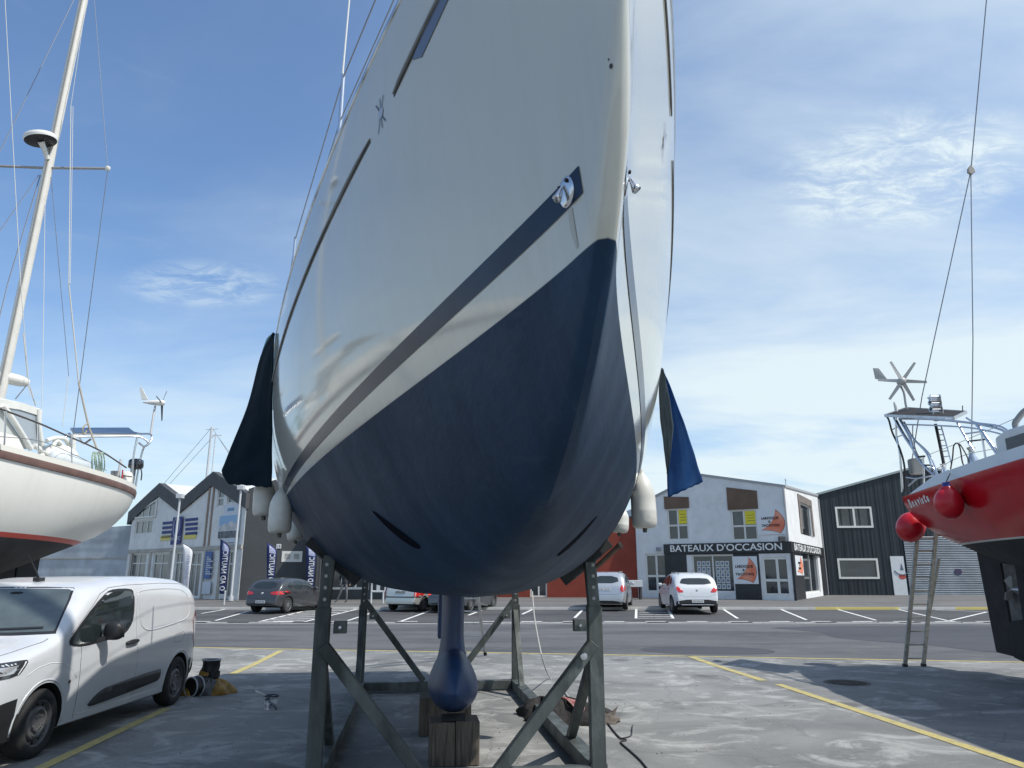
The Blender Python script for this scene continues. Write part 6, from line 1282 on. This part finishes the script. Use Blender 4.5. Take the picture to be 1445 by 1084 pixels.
# stern arch with solar panel and wind generator
A0, A1_, A2, A3 = kx(97, 607, -8.3), kx(183, 606, -8.7), kx(194, 615, -8.4), kx(106, 615, -8.0)
b = MB(); A0, A1_, A2, A3 = at(99, 606.5, 15.9), at(181, 606, 16.9), at(193, 615, 16.1), at(105, 614, 15.1); up_ = Vector((0, 0, .035)); b.hexa([A0, A1_, A2, A3, A0+up_, A1_+up_, A2+up_, A3+up_]); b.build('solar_panel', mat('solar_panel_back', (.33, .33, .32), .5, var=.15, vscale=5), ket)
b = MB(); u2 = Vector((0, 0, .045)); e0 = Vector((0, 0, .036)); b.hexa([p+e0 for p in (A0, A1_, A2, A3)]+[p+u2 for p in (A0, A1_, A2, A3)]); b.build('solar_cells', mat('solar_cells', (.01, .012, .03), .15), ket)
for q in ([at(90, 622, 15), at(97, 612, 15.1), at(106, 616, 15.1), at(150, 616, 15.6), at(193, 616, 16.1), at(206, 621, 16.2), at(209, 625, 16.2)], [at(181, 608, 16.9), at(196, 612, 16.8), at(212, 613, 16.5), at(213, 622, 16.4), at(204, 630, 16.3), at(196, 625, 16.3)],
          [at(194, 616, 16.1), at(188, 648, 16.1), at(186, 694, 16.2)], [at(204, 629, 16.4), at(198, 648, 16.4), at(189, 700, 16.4)], [at(112, 618, 15.2), at(118, 626, 15.3), at(128, 620, 15.5)], [at(100, 617, 15), at(101, 655, 15)]): T(ket, 'arch_tube', q, .022, STL)
for i, y in enumerate((688, 697, 703)): T(ket, 'boarding_step', [at(184, y, 16.3), at(190, y+1, 16.5)], .014, STL)
def wind_generator(root, hub, axis, R_, nb, pole_pts, tail, col, bw=.05, ph=0, bodyr=.09, bcol=None):
    a = Vector(axis).normalized(); x = a.orthogonal().normalized(); y = a.cross(x); hub = Vector(hub)
    g = T(root, 'generator_pole', pole_pts, .024, mat('pole_grey', (.4, .4, .4), .4)); b = MB(); b.tube([hub+a*.08, hub+a*.05, hub-a*.02, hub-a*.22, hub-a*.4], [.02, bodyr*.8, bodyr, bodyr*.75, bodyr*.25], 14); bd = b.build('generator_body', col, root, smooth=60)
    for i in range(nb):
        an = ph+2*pi*i/nb; d = x*cos(an)+y*sin(an); e = a.cross(d); b = MB(); b.hexa([hub+d*.05-e*bw*.5-a*.01, hub+d*.05+e*bw*.5+a*.015, hub+d*R_+e*bw*.32+a*.004, hub+d*R_-e*bw*.32-a*.004]+[hub+d*.05-e*bw*.5+a*.0, hub+d*.05+e*bw*.5+a*.027, hub+d*R_+e*bw*.32+a*.012, hub+d*R_-e*bw*.32+a*.004]); b.build('blade', bcol or col, bd)
    b = MB(); t0 = hub-a*.38; b.tube([hub-a*.3, t0], .015, 6); tl = [Vector(t) for t in tail]; nrm = (tl[1]-tl[0]).cross(tl[2]-tl[0]).normalized()*.014; b.add([t-nrm for t in tl]+[t+nrm for t in tl], [tuple(range(len(tl))), tuple(range(len(tl), 2*len(tl)))[::-1]]+[(i, (i+1) % len(tl), (i+1) % len(tl)+len(tl), i+len(tl)) for i in range(len(tl))]); b.build('tail_fin', col, bd)
hb_ = at(228, 568.5, 16.6); GW = mat('generator_white', (.66, .66, .63), .4)
wind_generator(ket, hb_, (1, .15, 0), .42, 3, [at(212.5, 613, 16.4), at(216, 590, 16.5), at(219, 573, 16.6)], [at(200, 564, 16.6), at(197, 547, 16.6), at(201, 548, 16.6), at(209, 564, 16.6)], GW, .05, radians(8), .07, mat('dark_blade', (.03, .03, .035), .4))
b = MB(); c_ = at(192, 655, 16.3); rbox(b, c_, (.17, .12, .12)); ob = b.build('outboard_motor', mat('gloss_black', (.008, .010, .016), .12, coat=1), ket, smooth=60); T(ket, 'outboard_leg', [c_+Vector((-.05, 0, -.08)), at(187, 676, 16.3), at(184, 698, 16.3)], [.06, .05, .035], mat('grey_leg', (.2, .2, .2), .5), 10, 0); T(ket, 'outboard_tiller', [c_+Vector((.1, 0, -.05)), at(200, 668, 16.3), at(199, 678, 16.3)], .014, BLKP)
b = MB(); a, c_ = at(178, 667, 15.9), at(179, 692, 15.9); rbox(b, (a+c_)/2, (.10, .14, .22)); b.build('liferaft_canister', WHC, ket, smooth=50)
for y in (671, 684): T(ket, 'strap', [at(172, y, 15.75), at(186, y+2, 15.75)], .012, DKT)
T(ket, 'red_strap', [at(173, 663, 15.7), at(172, 680, 15.7), at(169, 692, 15.7)], .014, mat('red_webbing', (.4, .02, .02), .7))
b = MB()
for x_ in (160, 166): b.tube([at(x_, 665, 15.7), at(x_, 686, 15.7)], .055, 10)
b.build('jerrycans', mat('grey_can', (.30, .30, .29), .7, var=.3, vscale=8), ket, smooth=60); T(ket, 'fishing_rod_holder', [at(171, 648, 15.6), at(168, 665, 15.6)], .03, PW)
b = MB(); rd = random.Random(4)
for i in range(12):
    x0 = 131+i*1.3; b.tube(smooth_pts([kx(x0, 638, -8.0), kx(x0+rd.uniform(-3, 3), 650, -7.95), kx(x0+rd.uniform(-2, 4), 664, -8.0), kx(x0-2+rd.uniform(-4, 1), 672, -8.0)]), .012, 5)
b.build('coiled_rope', mat('green_white_rope', (.32, .38, .32), .8, var=.5, vscale=30, col2=(.08, .16, .12)), ket)
T(ket, 'mooring_rope', [kx(111, 540, -8.6), kx(124, 597, -8.3), kx(129, 612, -8.2), kx(137, 634, -8.0)], .018, mat('tan_rope', (.32, .28, .22), .85)); T(ket, 'mooring_rope', [kx(124, 597, -8.3), kx(117, 604, -8.3), kx(118, 613, -8.3), kx(124, 606, -8.3)], .014, mat('tan_rope', (.32, .28, .22), .85))
# mizzen mast, boom, radar, spreaders and rigging
YM = 14.0; MCR = mat('cream_mast', (.62, .60, .55), .4, dirt=.25)
mb_, mt_ = at(3, 545, YM), at(118, 0, YM); mt2 = mb_+(mt_-mb_)*1.35
mast = T(ket, 'mizzen_mast', [Vector((mb_.x-.1, YM, 3.9)), mb_, mt2], [.095, .095, .085], MCR, 14, 0)
T(mast, 'sail_track', [mb_+Vector((.03, -.1, 0)), mt2+Vector((.03, -.09, 0))], .012, mat('track_grey', (.25, .24, .22), .5))
T(ket, 'boom', [at(-60, 522, YM-.3), at(0, 531, YM), at(30, 538, YM+.2), at(40, 541, YM+.3)], [.12, .12, .11, .07], MCR, 12, 0)
sp_ = at(60, 237, YM); T(ket, 'spreader', [at(-40, 232, YM+.1), at(0, 234.5, YM), sp_, at(152, 238, YM)], .028, mat('spreader_grey', (.3, .29, .28), .5), 8, 0)
b = MB(); c_ = at(152, 238, YM); b.lathe([(.001, .06), (.05, .04), (.055, 0), (.03, -.05), (.001, -.06)], 12, Matrix.Translation(c_)); b.build('spreader_tip', GW, ket, smooth=60)
c_ = at(57, 196, YM-.35); Mr = Matrix.Translation(c_) @ Matrix.Rotation(radians(-12), 4, 'Y') @ Matrix.Rotation(radians(8), 4, 'X'); b = MB(); b.lathe([(.30, -.045), (.315, .0), (.30, .05), (.20, .095), (.001, .11)], 32, Mr); rad = b.build('radar_dome', GW, ket, smooth=60)
b = MB(); b.lathe([(.30, -.045), (.285, -.06), (.10, -.065), (.001, -.065)], 32, Mr); b.build('dome_base', BLKP, rad, smooth=60); T(rad, 'radar_bracket', [c_+Vector((.02, 0, -.06)), at(63, 212, YM-.2), at(67, 225, YM-.1)], [.07, .05, .05], GW, 8, 0)
for i, (a, c_, Ya, Yc, r, m) in enumerate((((7, 0), (29, 398), 11, 11.5, .006, ROPE), ((29, 398), (42, 560), 11.5, 12, .006, ROPE), ((104, 0), (-4, 222), 15, 14, .009, WIRE), ((133, 0), (152, 238), 15, YM, .006, WIRE), ((122, 0), (100, 150), YM, YM-.1, .005, ROPE),
        ((100, 150), (97, 400), YM-.1, YM-.1, .009, ROPE), ((103, 150), (99, 400), YM-.1, YM-.1, .006, ROPE), ((97, 400), (111, 540), YM-.1, 14.6, .014, ROPE), ((152, 240), (131, 400), YM, 14.3, .008, WIRE), ((131, 400), (103, 614), 14.3, 15.0, .008, WIRE),
        ((57, 247), (11, 400), YM, 13.6, .010, WIRE), ((11, 400), (-6, 470), 13.6, 13, .010, WIRE), ((55, 247), (-3, 330), YM, 13.4, .008, WIRE), ((72, 250), (97, 531), YM, 15, .006, WIRE), ((61, 480), (59, 575), YM, YM, .006, ROPE), ((64, 250), (61, 480), YM, YM, .006, ROPE), ((97, 531), (88, 602), 15, 15, .007, ROPE), ((33, 470), (40, 541), YM, YM+.3, .012, ROPE), ((40, 541), (22, 563), YM+.3, YM, .012, WIRE), ((41, 543), (50, 572), YM+.3, YM, .010, mat('tan_rope', (.32, .28, .22), .85)))):
    T(ket, 'rigging_line', [at(*a, Ya), at(*c_, Yc)], r, m, 5, 0)
# ---- red boat at the right
def RW(s, y, z): return Vector((9.15+y, 3.9+s, z))
RED_ = band_mat('red_white_black_hull', 2.30, .0, (.42, .004, .012), (.55, .53, .5), (.014, .016, .018), .028, .18, (.20, .004, .008), .5)
rb = thing('red_yacht', 'red-hulled steel yacht named Boavista with black underside, stern arch and solar panels', 'sailboat', (9.15, 10, 0))
rzs = lambda s: 3.28+.010*(11-s)+.0022*(11-s)**2
rB = lambda s: 1.90*(1-(1-s/6.2)**2.0)**.8 if s < 6.2 else 1.90-.56*((s-6.2)/4.8)**1.7
rzk = lambda s: lerp_tab([(0, 3.4), (.6, 2.5), (2, 1.75), (5, 1.35), (8, 1.55), (10, 2.05), (10.8, 2.30), (11, 2.42)], s)
h2, rsec, rS = boat_hull(rb, RW, 11.0, rzs, rB, rzk, lambda s: (1.75, 2.0), RED_)
BAF = mat('black_antifouling', (.015, .015, .017), .7)
b = MB(); b.prism([(14.88, 2.35), (14.2, 2.2), (14.2, .33), (14.74, .36)], lambda y, z, d: Vector((9.15+d, y, z)), -.045, .045); b.build('rudder', BAF, rb, bevel=.02)
b = MB(); b.prism([(14.16, .33), (14.16, .95), (13.75, 1.0), (13.72, 1.95), (14.16, 1.98), (14.16, 2.3), (6.0, 1.6), (6.5, .01), (12.6, .01)], lambda y, z, d: Vector((9.15+d, y, z)), -.10, .10); b.build('keel', BAF, rb, bevel=.01)
b = MB(); b.prism([(14.17, .94), (14.17, 1.99), (13.73, 1.96), (13.74, .99)], lambda y, z, d: Vector((9.15+d, y, z)), -.02, .02); b.build('added_dark_backing', mat('rust_grey_dark_backing', (.06, .06, .058), .8, var=.6, vscale=6, col2=(.18, .17, .16)), rb)  # added dark backing that closes the see-through propeller aperture
b = MB(); b.lathe([(.001, .16), (.05, .12), (.065, 0), (.06, -.2)], 14, Matrix.Translation((9.15, 13.9, 1.5)) @ Matrix.Rotation(radians(-90), 4, 'X'));
hub_ = Vector((9.15, 13.98, 1.5)); b.build('propeller_boss', ALU, rb, smooth=60)
b = MB()
for i in range(3):
    a = radians(100+120*i); d = Vector((cos(a), 0, sin(a))); e = Vector((-sin(a), .6, cos(a))); b.add([hub_+d*.05-e*.05, hub_+d*.05+e*.05, hub_+d*.19+e*.10, hub_+d*.26, hub_+d*.19-e*.10], [(0, 1, 2, 3, 4)])
o = b.build('propeller_blades', mat('white_prop', (.5, .5, .48), .5), rb); md = o.modifiers.new('t', 'SOLIDIFY'); md.thickness = .012
rbv = bvh_of(h2); O2 = Vector(rb.location)
# name in hand-painted letters
x_ = 13.92; 
lets = [('B', .21, .0), ('o', .19, .06), ('A', .14, -.04), ('v', .19, .05), ('i', .18, .0), ('s', .19, -.06), ('t', .24, .04), ('a', .19, .02)]
cur = 14.62; nmv = MB()
for ch, sz, rt_ in lets:
    V, Fc = text_mesh(ch, sz, .009); x0 = min(p.x for p in V); x1 = max(p.x for p in V); pts = []
    for p in V: u = (p.x-x0); v = p.y+ (sz-.17)*.28; uu = u*cos(rt_)-v*sin(rt_); vv = u*sin(rt_)+v*cos(rt_); pts.append((cur-uu*1.0, 3.10+vv+.025*(14.6-cur)))
    Q = project(rbv, pts, lambda u, v: Vector((-4, u-O2.y, v)), Vector((1, 0, 0)), .006); nmv.add([q+O2 for q in Q], Fc); cur -= (x1-x0)+.042
nmv.build('boat_name', mat('white_hand_lettering', (.72, .72, .70), .6), rb, fix=False)
XR = 7.86
rx = lambda x, y, X=XR: atx(1230+x/5.163, 490+y/5.163, X)
WHG = mat('white_superstructure', (.62, .64, .64), .45, dirt=.25)
def hullX(Y): return 9.15-rsec(Y-3.9, 1)[0]
# white coaming above the red sheer
b = MB(); R = []
for i in range(24):
    Y = 14.75-i*.34; xx = hullX(Y); z = rzs(Y-3.9); hh_ = .04+.17*min(1, i/4); R.append([Vector((xx+.03, Y, z-.01)), Vector((xx+.10, Y, z+hh_)), Vector((xx+.5, Y, z+hh_+.03)), Vector((9.15, Y, z+hh_+.05)), Vector((18.3-xx-.5, Y, z+hh_+.03)), Vector((18.3-xx-.1, Y, z+hh_)), Vector((18.3-xx-.03, Y, z-.01))])
b.grid(R); b.build('coaming', WHG, rb, smooth=40)
b = MB(); yc = 11.55; xx = hullX(yc)+.30
prof = [(yc, rzs(yc-3.9)+.1), (yc, 3.86), (yc-.3, 3.94), (6.8, 4.0), (6.3, 3.6)]
b.prism(prof, lambda y, z, d: Vector((9.15+d, y, z)), -(9.15-xx), 9.15-xx); cab = b.build('cabin', WHG, rb, bevel=.05)
b = MB(); b.hexa([Vector((xx-.012, yc-.28, 3.56)), Vector((xx-.012, yc-1.8, 3.58)), Vector((xx+.01, yc-1.8, 3.58)), Vector((xx+.01, yc-.28, 3.56)), Vector((xx-.012, yc-.28, 3.80)), Vector((xx-.012, yc-1.8, 3.84)), Vector((xx+.01, yc-1.8, 3.84)), Vector((xx+.01, yc-.28, 3.80))]); b.build('cabin_window', mat('smoked_glass', (.03, .025, .03), .1), cab)
T(rb, 'grab_arch', [rx(1060, 610), rx(1045, 560), rx(1060, 530), rx(1110, 470), rx(1160, 440)], .045, mat('grey_rubber_arch', (.25, .26, .27), .6)); b = MB(); rbox(b, rx(1085, 625, 8.2), (.25, .2, .06)); b.build('black_cover', BLKP, rb, smooth=60)
TB = STL; DK = mat('black_tube', (.015, .015, .017), .5)
XF = 9.3
for pts, r, m in (([(100, 497), (125, 530), (150, 620), (205, 740), (240, 880), (236, 1058)], .020, DK), ([(178, 500), (180, 640), (205, 780), (225, 1058)], .022, TB), ([(165, 515), (235, 640), (312, 752)], .032, TB), ([(205, 525), (275, 650), (318, 780), (390, 872), (512, 978)], .028, TB),
        ([(235, 545), (300, 660), (400, 770), (445, 880), (522, 978)], .020, TB), ([(200, 522), (400, 524), (620, 540), (800, 565), (940, 600), (1012, 648)], .020, TB), ([(220, 563), (450, 570), (700, 585), (900, 622), (1000, 655)], .014, TB), ([(690, 515), (760, 550), (930, 575), (1022, 632)], .016, TB),
        ([(620, 545), (680, 650), (742, 752)], .020, TB), ([(765, 560), (850, 680), (928, 792)], .032, TB), ([(680, 632), (790, 616)], .014, TB), ([(700, 686), (838, 671)], .014, DK), ([(800, 625), (822, 760), (842, 888)], .018, TB), ([(380, 1020), (380, 900), (375, 800)], .018, TB), ([(270, 1010), (330, 960), (400, 945), (450, 935)], .014, TB),
        ([(250, 950), (330, 960)], .014, TB), ([(345, 800), (385, 795)], .02, DK), ([(390, 860), (440, 865), (442, 905)], .016, DK), ([(150, 600), (195, 580)], .012, TB), ([(185, 655), (240, 635)], .012, TB), ([(425, 780), (700, 670), (1055, 515)], .005, WIRE), ([(440, 905), (600, 820), (740, 770), (1110, 705)], .005, WIRE), ([(930, 770), (1110, 778)], .005, WIRE),
        ([(300, 560), (300, 640), (318, 740), (345, 800)], .010, WIRE), ([(340, 700), (420, 780), (470, 900), (480, 940)], .016, TB)):
    T(rb, 'arch_tube' if r > .006 else 'guard_wire', [rx(*p) for p in pts], r, m)
for pts in ([(320, 560), (420, 700), (560, 860)], [(380, 560), (480, 560), (640, 560), (860, 600), (980, 640)]): pass
lad = T(rb, 'boarding_ladder', [rx(465, 560, 8.6), rx(495, 700, 8.6), rx(527, 860, 8.6)], .030, DK); T(lad, 'ladder_side', [rx(505, 570, 8.6), rx(545, 710, 8.6), rx(582, 850, 8.6)], .014, TB)
for i in range(6): t = i/6; T(lad, 'ladder_rung', [rx(474+56*t, 600+240*t, 8.6), rx(515+60*t, 598+235*t, 8.6)], .010, TB, 6, 0)
T(rb, 'hanging_rope', [rx(*p) for p in ((575, 890), (590, 800), (598, 720), (625, 700), (645, 740), (662, 840), (690, 888), (712, 875), (705, 820), (665, 740), (640, 705))], .012, DK)
for (x, y, s) in ((730, 780, .085), (527, 890, .07)): b = MB(); c_ = rx(x, y, 8.05); b.lathe([(.001, s*1.5), (s*.8, s*1.4), (s*.75, s*1.1), (s*.5, s*.8), (s*.6, -s*.3), (s, -s*1.0), (s*1.05, -s*1.8)], 16, Matrix.Translation(c_)); b.build('winch', STL, rb, smooth=50)
b = MB(); b.box((-.12, -.1, -.16), (.12, .1, .16), Matrix.Translation(rx(322, 870, 8.1))); b.build('pushpit_motor', mat('grey_beige_box', (.3, .29, .27), .6), rb, bevel=.04)
q = [at(1249, 588, 14.7), at(1279, 577.5, 15.5), at(1364, 583, 14.3), at(1346, 592, 13.4)]; u1_ = Vector((0, 0, .04)); b = MB(); b.hexa(q+[p+u1_ for p in q]); b.build('solar_panel', mat('solar_panel_dark_back', (.035, .035, .038), .8, spec=.1), rb)
b = MB()
for i in range(4): b.bar(q[i]+u1_*.5, q[(i+1) % 4]+u1_*.5, .03, .055)
b.build('panel_frame', ALU, rb)
b = MB(); c_ = at(1319, 573, 14.3)
for i in range(3):
    for s2 in (-1, 1): b.box((-.09, -.09, -.01), (.09, .09, .01), Matrix.Translation(c_+Vector((0, 0, .13-.13*i))) @ Matrix.Rotation(s2*radians(38), 4, 'X')); b.box((-.005, -.09, -.09), (.005, .09, .09), Matrix.Translation(c_+Vector((s2*.07, 0, .13-.13*i))) @ Matrix.Rotation(radians(20*s2), 4, 'Z'))
b.build('radar_reflector', STL, rb); b = MB(); b.lathe([(.16, -.2), (.10, -.22), (.05, -.3)], 12, Matrix.Translation(c_)); b.build('reflector_base', GW, rb)
T(rb, 'short_antenna', [rx(663, 468), rx(662, 425)], .008, DK); b = MB(); c_ = rx(176, 435); b.tube([c_+Vector((0, 0, -.1)), c_, c_+Vector((-.02, 0, .1))], [.03, .035, .02], 10); b.build('gps_antenna', GW, rb, smooth=60)
hb2 = at(1230+222/5.163, 490+247/5.163, 14.9)
wind_generator(rb, hb2, (-.30, -1, -.12), .46, 6, [hb2+Vector((.02, .12, -.08)), at(1275.5, 554, 15), at(1278, 570, 15), at(1280, 577, 15)], [hb2+Vector((-.10, .35, .10)), hb2+Vector((-.30, .5, .18)), hb2+Vector((-.32, .5, .42)), hb2+Vector((-.22, .45, .40))], mat('generator_grey', (.42, .42, .40), .4), .075, radians(10), .09)
# split backstay with its block
bt = at(1370, 241, 13.6); T(rb, 'backstay', [at(1393, -10, 12.8), bt], .011, WIRE, 6, 0); T(rb, 'backstay', [bt, at(1318, 480, 14.2), at(1301, 560, 14.5), at(1284, 668, 14.75)], .010, WIRE, 6, 0); T(rb, 'backstay', [bt, at(1373, 480, 14.0), at(1371.5, 592, 14.2), at(1371, 640, 14.3)], .010, WIRE, 6, 0)
b = MB(); M = Matrix.Translation(bt) @ Matrix.Rotation(radians(90), 4, 'X'); b.prism([(-.075, -.04), (0, -.10), (.075, -.04), (.06, .04), (0, .12), (-.06, .04)], lambda u, v, d: bt+Vector((u, d, v)), -.03, .03); b.build('backstay_block', mat('stained_block', (.3, .28, .25), .6), rb, bevel=.01)
# two red buoys
RBU = mat('red_buoy_vinyl', (.52, .008, .02), .35, var=.15, vscale=3, dirt=.25, dirtcol=(.25, .01, .02))
def buoy(c_, r, elong, label, tilt=None, rope_to=None):
    root = thing('buoy', label, 'buoy', tuple(c_), 0, 'red buoys hanging from the red yacht'); M = Matrix.Translation(c_) @ (tilt or Matrix.Identity(4)); b = MB()
    b.lathe([(.001, -r*elong)]+[(r*cos(a), r*elong*sin(a)) for a in [radians(-80+10*i) for i in range(15)]]+[(r*.50, r*elong*.92), (r*.3, r*elong*1.06), (r*.22, r*elong*1.15)], 28, M); b.build('body', RBU, root, smooth=60)
    b = MB(); b.lathe([(r*.34, r*elong*1.02), (r*.27, r*elong*1.12), (r*.25, r*elong*1.30), (.001, r*elong*1.30)], 16, M); b.build('blue_neck', mat('blue_neck', (.02, .03, .22), .4), root, smooth=50)
    if rope_to is not None: b = MB(); b.tube([M @ Vector((0, 0, r*elong*1.3)), rope_to], .010, 6); b.build('rope', DK, root)
    return root
c_ = at(1339, 710, 12.36); buoy(c_, .222, 1.18, 'large round red buoy with blue neck hanging on the red hull, right of the name', None, at(1341, 668, 12.6))
c_ = at(1285, 744, 15.3); Mt = Matrix.Rotation(radians(28), 4, 'Y'); buoy(c_, .27, 1.15, 'red buoy hanging low behind the red yacht\'s stern corner, above the ladder', Mt, at(1292, 690, 15.0))
# its ladder
l0, r0 = atg(1277, 941)+Vector((0, 0, .0)), atg(1303, 940.5); l1, r1 = at(1295, 752, 15.35), at(1321, 752, 15.35)
GLD = mat('worn_aluminium', (.34, .34, .31), .5, metal=.6, var=.3, vscale=10)
ladder(l0, r0, l1, r1, 10, 'worn grey ladder leaning up to the red yacht\'s stern', .035, GLD)
ld2a, ld2b = (l0+r0)/2, None
b = MB(); a = r0.lerp(r1, .30)+Vector((.03, .06, 0)); c_ = r0.lerp(r1, .86)+Vector((.12, .10, -.15)); b.bar(a, c_, .03, .06, up=(1, 0, 0)); lw = [o for o in bpy.data.objects if o.name.startswith('ladder') and 'worn' in o.get('label', '')][0]; b.build('extension_rail', GLD, lw)
